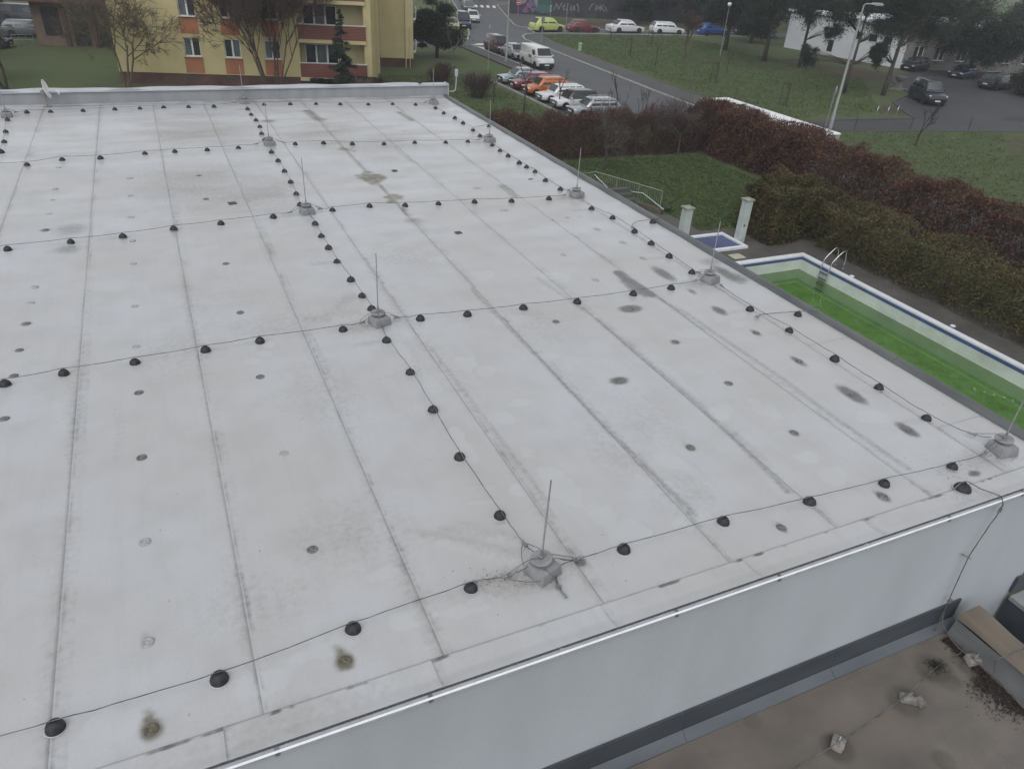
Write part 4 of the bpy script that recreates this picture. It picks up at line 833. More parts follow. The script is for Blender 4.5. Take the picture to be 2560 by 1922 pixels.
sheet('pavement', [(51.1, 106.1), (57.5, 105.7), (60.5, 107), (57, 110), (61, 126), (63.5, 138.5), (60.7, 139), (58, 131.4), (53.9, 119.3), (50.7, 109.6)], GZ+.10, M_PAVE)
#sheet('footpath', [(44.6, 62.5), (50, 71.0), (58, 75.5), (68, 77.5), (85, 78), (85, 76.3), (69, 75.9), (59, 73.9), (51, 69.8), (45, 60.5)], GZ+.006, M_PAVE)
#sheet('bare_earth', [(60, 62), (66, 66), (76, 72), (86, 78), (88, 70), (80, 67.5), (74, 62.5), (70, 56.5), (64, 53.5), (60.5, 49), (57, 48.2), (56, 52)], GZ+.010, M_DIRT)
#sheet('bare_earth', [(56, 104.8), (62, 120.5), (80, 119), (120, 116), (120, 103.2), (71, 104)], GZ+.007, M_DIRT)
#sheet('bare_earth', [(58, 35), (62, 38.5), (72, 36), (90, 31), (90, 20), (70, 22)], GZ+.005, M_DIRT)
# painted markings
for i, u in enumerate([770, 935, 1100, 1268]):
    v = 175+i*7; t = MB(); s_ = .0904; q = [P(1120+(u-52)*s_, (v-30)*s_, GZ+.012), P(1120+(u+32)*s_, (v-30)*s_, GZ+.012), P(1120+(u+60)*s_, (v+34)*s_, GZ+.012), P(1120+(u-20)*s_, (v+34)*s_, GZ+.012)]
    t.quad(*q[::-1]); tag(t.build('crossing_stripe', M_PAINT), kind='structure')
for q in ([(800, 1300), (880, 1300), (1100, 1350), (1100, 1390), (980, 1360)], [(700, 1240), (820, 1212), (1090, 1215), (1090, 1245), (860, 1258)]):
    sheet('road_marking', [P(1120+x*.0904, y*.0904, GZ)[:2] for x, y in q], GZ+.012, M_PAINT)
cl3 = crop(1100, 0, 1640)
sheet('road_marking', [cl3(*p)[:2] for p in [(895, 290), (910, 288), (972, 333), (958, 336)]], GZ+.012, M_PAINT)
sheet('puddle', [(70.5+1.6*math.cos(a), 44.2+.8*math.sin(a)+.2*math.sin(3*a)) for a in np.linspace(0, 6.1, 24)], GZ+.012, mat('wet_asphalt', (.030, .031, .033), .28, .1, 2, spec=.5))
# ================================================================== pool garden
M_DECKP = None
def pavers(name, c1, c2, mort, sx=.4, sy=.2):
    m = bpy.data.materials.new(name); m.use_nodes = True; nt = m.node_tree; N = nt.nodes; L = nt.links; b_ = N['Principled BSDF']; geo = N.new('ShaderNodeNewGeometry')
    br = N.new('ShaderNodeTexBrick'); br.inputs['Scale'].default_value = 1; br.inputs['Brick Width'].default_value = sx; br.inputs['Row Height'].default_value = sy; br.inputs['Mortar Size'].default_value = .008; br.inputs['Color1'].default_value = (*c1, 1); br.inputs['Color2'].default_value = (*c2, 1); br.inputs['Mortar'].default_value = (*mort, 1); L.new(geo.outputs['Position'], br.inputs['Vector'])
    nz = N.new('ShaderNodeTexNoise'); nz.inputs['Scale'].default_value = .7; nz.inputs['Detail'].default_value = 8; L.new(geo.outputs['Position'], nz.inputs['Vector'])
    mx = N.new('ShaderNodeMix'); mx.data_type = 'RGBA'; r = N.new('ShaderNodeMapRange'); r.inputs[1].default_value = .4; r.inputs[2].default_value = .7; r.inputs[4].default_value = .7; L.new(nz.outputs[0], r.inputs[0]); L.new(r.outputs[0], mx.inputs[0]); L.new(br.outputs[0], mx.inputs[6]); mx.inputs[7].default_value = (*[x*.6 for x in c2], 1)
    L.new(mx.outputs[2], b_.inputs['Base Color']); b_.inputs['Roughness'].default_value = .7; return m
M_DECKP = pavers('deck_pavers', (.105, .098, .09), (.085, .08, .075), (.05, .047, .043))
for poly in ([(9, PY1+.02), (28.4, PY1+.02), (28.4, 25.0), (24.7, 26.9), (23.4, 28.6), (22.6, 30.1), (20.9, 34), (9, 34)], [(PX1+.02, -10), (28.4, -10), (28.4, PY1+.02), (PX1+.02, PY1+.02)]): sheet('pool_deck', poly, GZ+.005, M_DECKP)
pool = thing('swimming_pool', 'rectangular tiled pool half filled with green algae water', 'swimming pool', (22, 15, GZ))
M_WHT = mat('white_coping', (.66, .68, .70), .5, .05, 2); M_BLUE = pavers('blue_tiles', (.075, .095, .20), (.065, .085, .175), (.10, .12, .20), .15, .15); 
def tiles(name, c1, c2, mort):
    m = pavers(name, c1, c2, mort, .3, .15); nt = m.node_tree; geo = [n for n in nt.nodes if n.type == 'NEW_GEOMETRY'][0]; br = [n for n in nt.nodes if n.type == 'TEX_BRICK'][0]
    sx = nt.nodes.new('ShaderNodeSeparateXYZ'); cx = nt.nodes.new('ShaderNodeCombineXYZ'); ad = nt.nodes.new('ShaderNodeMath'); nt.links.new(geo.outputs['Position'], sx.inputs[0]); nt.links.new(sx.outputs[0], ad.inputs[0]); nt.links.new(sx.outputs[1], ad.inputs[1]); nt.links.new(ad.outputs[0], cx.inputs[0]); nt.links.new(sx.outputs[2], cx.inputs[1]); nt.links.new(cx.outputs[0], br.inputs['Vector'])
    br.inputs['Mortar Size'].default_value = .004; m.node_tree.nodes['Principled BSDF'].inputs['Roughness'].default_value = .35; return m
M_TILE = tiles('pale_tiles', (.60, .65, .60), (.56, .61, .56), (.46, .50, .44)); M_BLUET = tiles('blue_band', (.07, .10, .26), (.06, .085, .22), (.12, .15, .28))
zb = GZ-1.08; zw = GZ-.62
for (x0, x1, y0, y1) in [(PX0, PX1+.28, PY1, PY1+.28), (PX1, PX1+.28, PY0, PY1)]:
    if y1-y0 < 1:
        n = 14; edges = [(x0+(x1-x0)*i/n, x0+(x1-x0)*(i+1)/n, y0, y1) for i in range(n)]
    else: n = 28; edges = [(x0, x1, y0+(y1-y0)*i/n, y0+(y1-y0)*(i+1)/n) for i in range(n)]
    for (a, b_, c_, d_) in edges:
        t = MB(); t.box(((a+b_)/2, (c_+d_)/2, GZ+.012), (b_-a-.004, d_-c_-.004, .07)); t.build('coping_stone', M_WHT, pool)
t = MB(); t.quad((PX0, PY1, GZ-.16), (PX1, PY1, GZ-.16), (PX1, PY1, GZ-.02), (PX0, PY1, GZ-.02)); t.quad((PX1, PY1, GZ-.16), (PX1, PY0, GZ-.16), (PX1, PY0, GZ-.02), (PX1, PY1, GZ-.02)); t.build('blue_band', M_BLUET, pool)
t = MB()
for (a, b_) in (((PX0, PY1), (PX1, PY1)), ((PX1, PY1), (PX1, PY0)), ((PX1, PY0), (PX0, PY0)), ((PX0, PY0), (PX0, PY1))): t.quad((a[0], a[1], zb), (b_[0], b_[1], zb), (b_[0], b_[1], GZ-.16), (a[0], a[1], GZ-.16))
t.build('wall_tiling', M_TILE, pool)
M_ALG = groundmat('algae_floor', [(.18, .33, .07), (.155, .29, .06), (.19, .35, .09), (.12, .22, .055)], [0, .7, .3, 1.6], .8, .1, 4)
t = MB(); t.quad((PX0, PY0, zb), (PX1, PY0, zb), (PX1, PY1, zb), (PX0, PY1, zb)); t.build('floor', M_ALG, pool)
mw = bpy.data.materials.new('green_water'); mw.use_nodes = True; N = mw.node_tree.nodes; L = mw.node_tree.links; N.clear()
o_ = N.new('ShaderNodeOutputMaterial'); tr = N.new('ShaderNodeBsdfTransparent'); tr.inputs[0].default_value = (.80, .91, .76, 1); gl = N.new('ShaderNodeBsdfGlossy'); gl.inputs['Roughness'].default_value = .03; fr = N.new('ShaderNodeFresnel'); fr.inputs[0].default_value = 1.33; ms = N.new('ShaderNodeMixShader')
nz = N.new('ShaderNodeTexNoise'); nz.inputs['Scale'].default_value = 3; bp = N.new('ShaderNodeBump'); bp.inputs['Strength'].default_value = .04; L.new(nz.outputs[0], bp.inputs['Height']); L.new(bp.outputs[0], gl.inputs['Normal'])
df = N.new('ShaderNodeBsdfDiffuse'); df.inputs[0].default_value = (.15, .25, .10, 1); m2 = N.new('ShaderNodeMixShader'); m2.inputs[0].default_value = .20; L.new(tr.outputs[0], m2.inputs[1]); L.new(df.outputs[0], m2.inputs[2])
L.new(fr.outputs[0], ms.inputs[0]); L.new(m2.outputs[0], ms.inputs[1]); L.new(gl.outputs[0], ms.inputs[2]); L.new(ms.outputs[0], o_.inputs[0])
t = MB(); t.quad((PX0, PY0, zw), (PX1, PY0, zw), (PX1, PY1, zw), (PX0, PY1, zw)); t.build('water', mw, pool)
# ladder
M_STEEL = mat('steel_tube', (.62, .64, .66), .22, .05, 5, metal=.85); M_DKST = mat('dark_tread', (.07, .08, .08), .5, .1, 9)
ly = [21.95, 21.5]; lad = thing('pool_ladder', 'steel ladder with curved handrails at the pool side', 'ladder', (PX1, 21.7, GZ))
for yy in ly:
    k = MB(); k.tube(smoothpath([(PX1+.72, yy, GZ), (PX1+.72, yy, GZ+.45), (PX1+.62, yy, GZ+.78), (PX1+.42, yy, GZ+.80), (PX1-.0, yy, GZ+.40), (PX1-.10, yy, GZ-.05), (PX1-.10, yy, GZ-.85), (PX1-.10, yy, GZ-.98), (PX1-.03, yy, GZ-1.05)], 5, 0), .022, 8); k.build('stringer', M_STEEL, lad, smooth=50)
    k = MB(); k.lathe([(.05, 0), (.05, .015), (.025, .025)], 10, c=(PX1+.72, yy, GZ+.006)); k.build('foot_flange', M_STEEL, lad)
for zz in (-.22, -.48, -.74, -1.0):
    k = MB(); k.box((PX1-.10, 21.725, GZ+zz), (.09, .45, .03)); k.build('tread', M_DKST, lad)
# hose of pale floats in the water, round wall fitting, deck lights
for (x, y) in [(1155, 468), (1775, 773)]:
    p = crop(1660, 500, 2560)(x, y, GZ+.02); k = MB(); k.lathe([(.10, 0), (.10, .03), (.07, .045), (.0005, .045)], 12, c=(p[0], p[1], GZ+.006)); tag(k.build('deck_inlet', M_WHT, None, smooth=50), 'small round white inlet cover on the dark deck, '+('nearer the ladder' if x == 1155 else 'farther from the ladder'), 'inlet cover', 'inlet covers beside the pool')
fl = thing('float_line', 'line of pale floats lying in the green pool water', 'float line', crop(1660, 500, 2560)(2085, 1217, zw)); c8 = crop(1660, 500, 2560)
fp = [c8(x, y, zw-.05) for x, y in [(1800, 1125), (1905, 1165), (1965, 1185), (2025, 1202), (2088, 1218), (2140, 1238), (2200, 1255)]]
k = MB(); k.tube(smoothpath(fp, 5, .01), .012, 5); k.build('rope', mat('pale_rope', (.3, .4, .27), .7), fl)
for p in fp[1:]: k = MB(); k.lathe([(.0005, -.06), (.05, -.04), (.07, 0), (.05, .04), (.0005, .06)], 10, c=p); k.build('float', mat('pale_float', (.38, .50, .34), .5, .1, 6), fl, smooth='all')
# small paddling basin
kb = thing('paddling_pool', 'small square blue basin with white rim behind the eaves', 'paddling pool', (22.9, 25.6, GZ))
for (a, b_, c_, d_) in [(21.6, 23.85, 26.45, 26.65), (21.6, 23.85, 24.75, 24.93), (23.67, 23.85, 24.935, 26.445), (21.6, 21.78, 24.935, 26.445)]: t = MB(); t.box(((a+b_)/2, (c_+d_)/2, GZ+.06), (b_-a, d_-c_, .11)); t.build('rim', M_WHT, kb)
t = MB(); t.box((22.72, 25.69, GZ+.03), (1.88, 1.5, .03)); t.build('blue_floor', M_BLUE, kb)
p = c8(447, 351); t = MB(); t.box((p[0], p[1], GZ+.03), (.62, .5, .05)); tag(t.build('access_cover', mat('beige_cover', (.42, .40, .31), .7, .08, 3), None, bevel=.01), 'square beige access cover on the dark deck beside the pool', 'access cover')
# two white pillars
M_PIL = mat('pillar_white', (.42, .465, .445), .7, .07, 2); M_PCAP = mat('pillar_cap', (.26, .27, .23), .8, .15, 6)
c7 = cropuv(1440, 420, 1960)
for (x, y, lab) in [(1195, 408, 'left white square pillar with capped top by the paddling pool'), (1835, 322, 'right white square pillar with capped top before the conifer hedge')]:
    q = P(*c7(x, y), GZ+2.08); t = thing('pillar', lab, 'pillar', (q[0], q[1], GZ), 0, 'white pillars by the pool')
    k = MB(); k.box((0, 0, 1.0), (.36, .36, 2.0)); k.build('shaft', M_PIL, t, local=True, bevel=.012)
    k = MB(); k.box((0, 0, 2.025), (.46, .46, .06)); k.box((0, 0, 2.075), (.40, .40, .05), taper=.5); k.build('cap', M_PCAP, t, local=True)
    if x > 1500: k = MB(); k.box((-.05, -.19, .85), (.07, .03, .09)); k.build('socket', M_DK, t, local=True)
# stair railing
M_RAIL = mat('rail_paint', (.20, .225, .19), .5, .08, 6)
A_, B_, C_ = (22.6, 30.2), (20.95, 34.05), (19.3, 33.8)
st = thing('stair_railing', 'pale green metal railing around steps beside the eaves', 'railing', (B_[0], B_[1], GZ))
zt = GZ+1.12
k = MB(); k.tube([(A_[0], A_[1], zt), (B_[0], B_[1], zt), (C_[0], C_[1], zt)], .028, 8); k.build('top_rail', M_RAIL, st)
k = MB(); k.tube([(A_[0], A_[1], GZ+.12), (B_[0], B_[1], GZ+.12), (C_[0], C_[1], GZ+.12)], .018, 6); k.build('bottom_rail', M_RAIL, st)
for a, b_, n in ((A_, B_, 30), (B_, C_, 12)):
    for i in range(n+1):
        p = (a[0]+(b_[0]-a[0])*i/n, a[1]+(b_[1]-a[1])*i/n); post = i in (0, n) or i % 10 == 0
        k = MB(); k.tube([(p[0], p[1], GZ if post else GZ+.12), (p[0], p[1], zt)], .026 if post else .009, 6); k.build('post' if post else 'baluster', M_RAIL, st)
def onplane(u, v, a, b_, off=0.0):
    d = ray(u, v); e = np.array([b_[0]-a[0], b_[1]-a[1]]); e /= np.linalg.norm(e); nn = np.array([-e[1], e[0]]); t_ = ((np.array(a)@nn)+off)/(d[:2]@nn); return (d[0]*t_, d[1]*t_, CAM_H+d[2]*t_)
c6 = cropuv(1200, 220, 1900)
hp = [onplane(*c6(x, y), A_, B_, .12) for x, y in [(905, 686), (1015, 795), (1290, 832), (1452, 962)]]
k = MB(); k.tube(hp, .025, 8); k.build('handrail', M_STEEL, st)
for i, (x, y) in enumerate([(925, 715), (1075, 802), (1240, 828), (1305, 850), (1410, 935)]):
    q = onplane(*c6(x, y), A_, B_, .12); r_ = onplane(*c6(x, y), A_, B_, 0); k = MB(); k.tube([q, (q[0], q[1], q[2]-.09), (r_[0], r_[1], r_[2]-.09)], .012, 6); k.build('bracket', M_STEEL, st)
t = MB(); e = Vector((B_[0]-A_[0], B_[1]-A_[1], 0)).normalized(); t.box((A_[0]-.25*e.y*-1-.35+e.x*1.2, A_[1]+e.y*1.2, GZ+.12), (3.0, .22, .24), rz=math.atan2(e.y, e.x)); tag(t.build('low_wall', mat('brown_wall', (.10, .085, .07), .9, .15, 4)), 'low brown retaining wall below the stair railing', 'wall')
# steps
for i in range(5): t = MB(); t.box((20.4, 30.6+i*.34, GZ+.06+i*.09), (2.6, .34, .12+i*.18)); tag(t.build('step', M_PAVE), kind='structure')
# ---- hedges
M_RED = leafmat('copper_leaves', (.080, .037, .028), (.118, .058, .036), (.180, .098, .055), .9); M_TWIG = mat('purple_twig', (.075, .052, .047), .9, .2, 3); M_GREYTW = mat('grey_twig', (.085, .075, .066), .9, .2, 3); M_BARK = mat('bark', (.055, .048, .042), .9, .25, 6, bump=.5)
M_CON = leafmat('conifer_leaves', (.056, .060, .028), (.098, .080, .036), (.145, .102, .046), .8)
def hedge(name, label, boxes, n, m, leaf, seed, up=.2, twigs=0, tm=None, cat='hedge', core=True, group=None):
    rng = np.random.default_rng(seed); b0 = boxes[0]; base = ((b0[0]+b0[1])/2, (b0[2]+b0[3])/2, GZ); t = thing(name, label, cat, base, 0, group)
    C = volume_points(n, boxes, rng); hol = vnoise(C[:, 0]*1.9+C[:, 2]*.8, C[:, 1]*1.9+C[:, 2]*1.9, 77)*.7+vnoise(C[:, 0]*4.3, C[:, 1]*4.3+C[:, 2]*4, 78)*.3; C = C[hol+rng.random(len(C))*.25 > .40]-np.array(base)
    tag(link('foliage', leafmesh('foliage', C, leaf[0], leaf[1], m, up, seed), t), kind='stuff')
    if twigs:
        C = volume_points(twigs, boxes, rng, .7)-np.array(base); d = rng.normal(size=C.shape)*.45; d[:, 2] = np.abs(d[:, 2])+.9; d /= np.linalg.norm(d, axis=1)[:, None]; l = rng.uniform(.3, .9, len(C))[:, None]
        tw = link('twigs', segmesh('twigs', np.hstack([C-d*l*.6, C+d*l*.4, np.full((len(C), 1), .010), np.full((len(C), 1), .004)]), tm or M_TWIG, 3), t); tag(tw, kind='stuff')
    # woody stems inside, so that the hedge stands on something
    S = []
    for b_ in boxes:
        L_ = max(b_[1]-b_[0], b_[3]-b_[2]); 
        for i in range(int(L_/.55)):
            x = rng.uniform(b_[0]+.2, b_[1]-.2); y = rng.uniform(b_[2]+.2, b_[3]-.2); hh = (b_[5]-b_[4])*.75
            S.append((x-base[0], y-base[1], 0, x-base[0]+rng.normal()*.15, y-base[1]+rng.normal()*.15, hh, .035, .012))
    tag(link('stems', segmesh('stems', S, M_BARK, 5), t), kind='stuff')
    return t
hedge('copper_hedge', 'long copper red hedge running down the right side of the garden', [(32.6, 34.7, -2, 42.5, GZ, GZ+2.9), (33.2, 34.9, 32.5, 41.5, GZ+2.2, GZ+3.12)], 146000, M_RED, (.125, .065), 5, .1, 22000, M_TWIG)
hedge('copper_hedge', 'dark red twiggy hedge closing the back of the garden lawn', [(12, 33.0, 40.2, 41.8, GZ, GZ+2.5)], 52000, M_RED, (.11, .05), 6, .25, 16000, M_TWIG)
hedge('conifer_hedge', 'brownish green conifer hedge beside the pool', [(27.35, 29.9, -2, 25.0, GZ, GZ+2.0)], 120000, M_CON, (.11, .04), 7, .35)
hedge('conifer_hedge', 'taller rounded conifer bush at the end of the conifer hedge', [(25.0, 28.6, 24.7, 27.3, GZ, GZ+2.5)], 60000, M_CON, (.11, .04), 8, .35, cat='bush')
M_RTW = mat('red_twig', (.062, .034, .030), .9, .2, 2)
for i, (x, y, r, h_, lab) in enumerate([(27.4, 47.6, 1.5, 1.3, 'purple twiggy shrub before the crossover car'), (30.0, 48.2, 1.6, 1.7, 'purple twiggy shrub before the silver estate car'), (24.2, 45.2, 1.9, 1.5, 'dark twiggy shrub mass left of the purple shrubs'), (33.6, 44.2, 1.5, 3.3, 'reddish twiggy shrub at the street end of the hedge')]):
    t = thing('twiggy_shrub', lab, 'shrub', (x, y, GZ), 0, 'twiggy shrubs behind the hedge'); S = []; rng = np.random.default_rng(90+i)
    for k in range(46):
        a = rng.uniform(0, 6.28); rr = rng.uniform(0, .6)*r; d = np.array([math.cos(a)*.45, math.sin(a)*.45, 1.0]); grow(S, np.array([math.cos(a)*rr, math.sin(a)*rr, 0]), d/np.linalg.norm(d), h_*.5, .014, 1, 3, rng, .5, (2, 4), .1, .62, .12, .004)
    link('twigs', segmesh('twigs', S, M_RTW, 3), t)

# grass blades that roughen the lawns
def blades(name, label, n, rect, l, w, seed, excl=None, col=None, fade=1.0):
    r = np.random.default_rng(seed); C = np.stack([r.uniform(rect[0], rect[1], n), r.uniform(rect[2], rect[3], n), np.full(n, GZ+l*.3)], 1)
    if excl is not None: C = C[~excl(C[:, 0], C[:, 1])]
    e = np.minimum(np.minimum(C[:, 0]-rect[0], rect[1]-C[:, 0]), np.minimum(C[:, 1]-rect[2], rect[3]-C[:, 1])); C = C[vnoise(C[:, 0]*1.3, C[:, 1]*1.3, seed)+r.random(len(C))*.9+np.clip(e/fade, 0, 1) > 1.6]
    tag(link(name, leafmesh(name, C, l, w, col or M_BLADE, .55, seed)), label, 'grass', kind='stuff')
M_BLADE = leafmat('grass_blades', (.082, .120, .042), (.066, .098, .037), (.114, .132, .057), .5)
blades('garden_grass', 'rough green grass of the garden lawn', 60000, (21.5, 32.6, 26.8, 40.2), .16, .035, 401, lambda x, y: (y < 31.5) & (x < 23.0+.0*y) | (y < 27.2) & (x > 24.6) | (y < 33.8) & (x < 22.8))
blades('verge_grass', 'green grass of the strip before the parked row', 26000, (16, 28.3, 43, 70), .17, .045, 402)
blades('park_grass', 'green grass of the lawn beyond the street', 70000, (44, 74, 46, 101), .20, .06, 403, lambda x, y: (x < 46.5+(y > 84)*1.5) | (y < 48) | (y > 99.3) | (x-58 > (y-48)*.9), fade=4)
blades('near_verge_grass', 'green grass between the red hedge and the car park', 36000, (40, 74, 16, 46), .18, .05, 404, lambda x, y: (y > 43.3-(x-48.5)*.18) | (x < 41.8) | (((x-67)/11)**2+((y-30)/10)**2+(vnoise(x*.6, y*.6, 9)-.5)*1.4 < 1), fade=3)
# ================================================================== yellow apartment block
E_ = np.array([.969, -.247]); E_ /= np.linalg.norm(E_); ANG = math.atan2(E_[1], E_[0])
M_YEL = mat('yellow_render', (.46, .395, .215), .85, .06, .8, spec=.2, detail=8); M_YEL2 = mat('pale_yellow_render', (.50, .44, .26), .85, .06, .8, spec=.2)
M_ORG = mat('orange_render', (.34, .15, .085), .85, .07, 1.0, spec=.2); M_PLI = mat('brown_plinth', (.105, .062, .055), .85, .15, 1.2, spec=.2); M_BRD = mat('red_brown_slat', (.17, .062, .052), .6, .1, 3, stretch=(.3, 1, 1))
M_WFR = mat('white_frame', (.62, .63, .62), .45, .06, 3)
def glassmat(name, c, rough=.06):
    m = mat(name, c, rough, .3, .9, spec=.9, detail=2); return m
M_GLS = glassmat('window_glass', (.030, .036, .042)); M_CURT = mat('curtain', (.10, .12, .135), .35, .35, 3, stretch=(7, 1, .3), spec=.7)
apt = thing('apartment_block', 'yellow rendered apartment block with orange panels and red balconies', 'building', (-1.8, 67.8, GZ), ANG)
def Z(z): return z-GZ
def facade(rects, s0, s1, z0, z1, depth, name, m, parent, y=0.0):
    """front sheet with real openings and reveals; local coordinates (s, depth, height)"""
    ss = sorted({s0, s1, *[r[0] for r in rects], *[r[1] for r in rects]}); zz = sorted({z0, z1, *[r[2] for r in rects], *[r[3] for r in rects]}); t = MB()
    for a, b_ in zip(ss, ss[1:]):
        for c_, d_ in zip(zz, zz[1:]):
            if any(r[0] <= a and b_ <= r[1] and r[2] <= c_ and d_ <= r[3] for r in rects): continue
            t.quad((a, y, Z(c_)), (b_, y, Z(c_)), (b_, y, Z(d_)), (a, y, Z(d_)))
    for (a, b_, c_, d_) in rects:
        c_, d_ = Z(c_), Z(d_); Y2 = y+depth
        t.quad((a, y, c_), (a, Y2, c_), (b_, Y2, c_), (b_, y, c_)); t.quad((a, y, d_), (b_, y, d_), (b_, Y2, d_), (a, Y2, d_)); t.quad((a, y, c_), (a, y, d_), (a, Y2, d_), (a, Y2, c_)); t.quad((b_, y, c_), (b_, Y2, c_), (b_, Y2, d_), (b_, y, d_))
    return t.build(name, m, parent, local=True)
def window(parent, a, b_, c_, d_, y, panes=2, sill=True, gm=None):
    k = MB(); f = .065; c_, d_ = Z(c_), Z(d_)
    k.box(((a+b_)/2, y, c_+f/2), (b_-a, .07, f)); k.box(((a+b_)/2, y, d_-f/2), (b_-a, .07, f)); k.box((a+f/2, y, (c_+d_)/2), (f, .07, d_-c_-2*f)); k.box((b_-f/2, y, (c_+d_)/2), (f, .07, d_-c_-2*f))
    for i in range(1, panes): k.box((a+(b_-a)*i/panes, y, (c_+d_)/2), (.13, .07, d_-c_-2*f))
    w = k.build('window', M_WFR, parent, local=True)
    for i in range(panes):
        x0 = a+(b_-a)*i/panes+.066; x1 = a+(b_-a)*(i+1)/panes-.066; g = MB(); g.quad((x0, y+.012, c_+f), (x1, y+.012, c_+f), (x1, y+.012, d_-f), (x0, y+.012, d_-f)); g.build('pane', gm or (M_GLS if (i+int(a*3)) % 2 else M_CURT), w, local=True)
    if sill: k = MB(); k.box(((a+b_)/2, y-.14, c_-.02), (b_-a+.12, .24, .035)); k.build('sill', M_WFR, w, local=True)
    return w
FLO = [-4.9+2.8*k for k in range(4)]
wins = [(a, b_, f, f+1.32) for f in FLO for (a, b_) in ((1.6, 2.9), (4.8, 6.0), (7.76, 8.96), (10.76, 11.92))][0:]
wins = [w for w in wins if w[0] > 2]
logs = [(13.4, 18.42, f+.02-1.2+.0, f+1.6) for f in FLO]
TOP = 6.6
facade(wins+[(13.4, 18.42, f-1.27, f+1.27) for f in FLO], -.2, 19.0, -6.1, TOP, .16, 'front_wall', M_YEL, apt)
k = MB(); k.box((6.6, .3, Z(-6.55)), (13.6, .5, .9)); k.build('plinth', M_PLI, apt, local=True)
for (a, b_) in ((4.7, 5.3), (7.7, 8.3)): k = MB(); k.box((a+.3, .03, Z(-6.45)), (.75, .03, .18)); k.build('cellar_window', M_DK, apt, local=True)
for w in wins:
    window(apt, *w, .12)
    k = MB(); lo = w[2]-1.2 if w[2] > -4 else -6.1
    k.box(((w[0]+w[1])/2, -.012, (Z(lo)+Z(w[2]-.05))/2), (w[1]-w[0]+.16, .02, w[2]-.05-lo)); k.build('panel', M_ORG, apt, local=True)
for f in FLO:                                     # loggias
    fz = f-1.27
    k = MB(); k.box((15.95, .55, Z(fz)-.10), (5.2, 1.3, .22)); k.box((15.95, -.12, Z(fz)-.11), (5.25, .08, .26)); k.build('balcony_floor', M_YEL2, apt, local=True)
    k = MB(); k.quad((13.4, 1.2, Z(fz)+.012), (18.42, 1.2, Z(fz)+.012), (18.42, 1.2, Z(fz+2.6)), (13.4, 1.2, Z(fz+2.6))); k.quad((13.41, 0.17, Z(fz)+.012), (13.41, 1.2, Z(fz)+.012), (13.41, 1.2, Z(fz+2.6)), (13.41, .17, Z(fz+2.6))); k.quad((18.41, 1.2, Z(fz)+.012), (18.41, .17, Z(fz)+.012), (18.41, .17, Z(fz+2.6)), (18.41, 1.2, Z(fz+2.6))); k.build('loggia_wall', M_YEL2, apt, local=True)
    window(apt, 13.75, 16.35, fz+.9, fz+2.35, 1.14, 3, False)
    for i in range(9): k = MB(); k.box((15.98, -.10, Z(fz)+.09+i*.112), (5.2, .035, .10)); k.build('balcony_slat', M_BRD, apt, local=True)
    k = MB(); k.box((15.98, -.07, Z(fz)+1.10), (5.24, .14, .05)); k.build('balcony_rail', M_WFR, apt, local=True)
for i, (dy, out) in enumerate(((1.6, .26), (4.8, .52), (8.0, .76))): k = MB(); k.box((19.0+out/2, dy, Z((TOP-7)/2)), (out, .32, TOP+7)); k.build('side_fin', M_YEL2 if i % 2 == 0 else M_YEL, apt, local=True)
k = MB(); k.box((18.9, 6.2, Z((TOP-7)/2)), (.2, 12.0, TOP+7)); k.build('side_wall', M_YEL, apt, local=True)
k = MB(); k.box((-.12, 6.2, Z((TOP-7)/2)), (.16, 12, TOP+7)); k.build('side_wall', M_YEL, apt, local=True)
k = MB(); k.box((9.4, 6.2, Z(TOP)+.12), (19.4, 12.6, .24)); k.build('roof', M_DECK, apt, local=True)
# set-back wing
wing = thing('apartment_wing', 'set-back yellow wing of the block beside the dark evergreen', 'building', (20.9, 74.3, GZ), ANG)
k = MB(); k.box((1.05, 4.0, Z((TOP-6.2)/2)), (3.1, 8, TOP+6.2)); k.build('wall', M_YEL, wing, local=True)
k = MB(); k.box((1.05, 4.02, Z(-6.6)), (3.0, 7.9, .8)); k.build('plinth', M_PLI, wing, local=True)
k = MB(); k.box((2.24, -.05, Z((TOP-6.2)/2)), (.74, .12, TOP+6.2)); k.build('pilaster', M_YEL2, wing, local=True)
for x, w in ((1.9, .05), (2.3, .035)): k = MB(); k.tube([(x, -.16, 0), (x, -.16, 3.5 if x > 2 else Z(TOP))], w, 8); k.build('downpipe', M_YEL2, wing, local=True)
for zz in (-5.6, -2.8, 0.0):
    k = MB(); k.box((2.75, .3, Z(zz)), (.18, .5, .14)); k.tube([(2.86, .1, Z(zz)+.05), (2.9, .1, Z(zz)+1.0)], .03, 6); k.box((2.84, .35, Z(zz)+1.02), (.06, .5, .05)); k.build('side_balcony', M_WFR, wing, local=True)
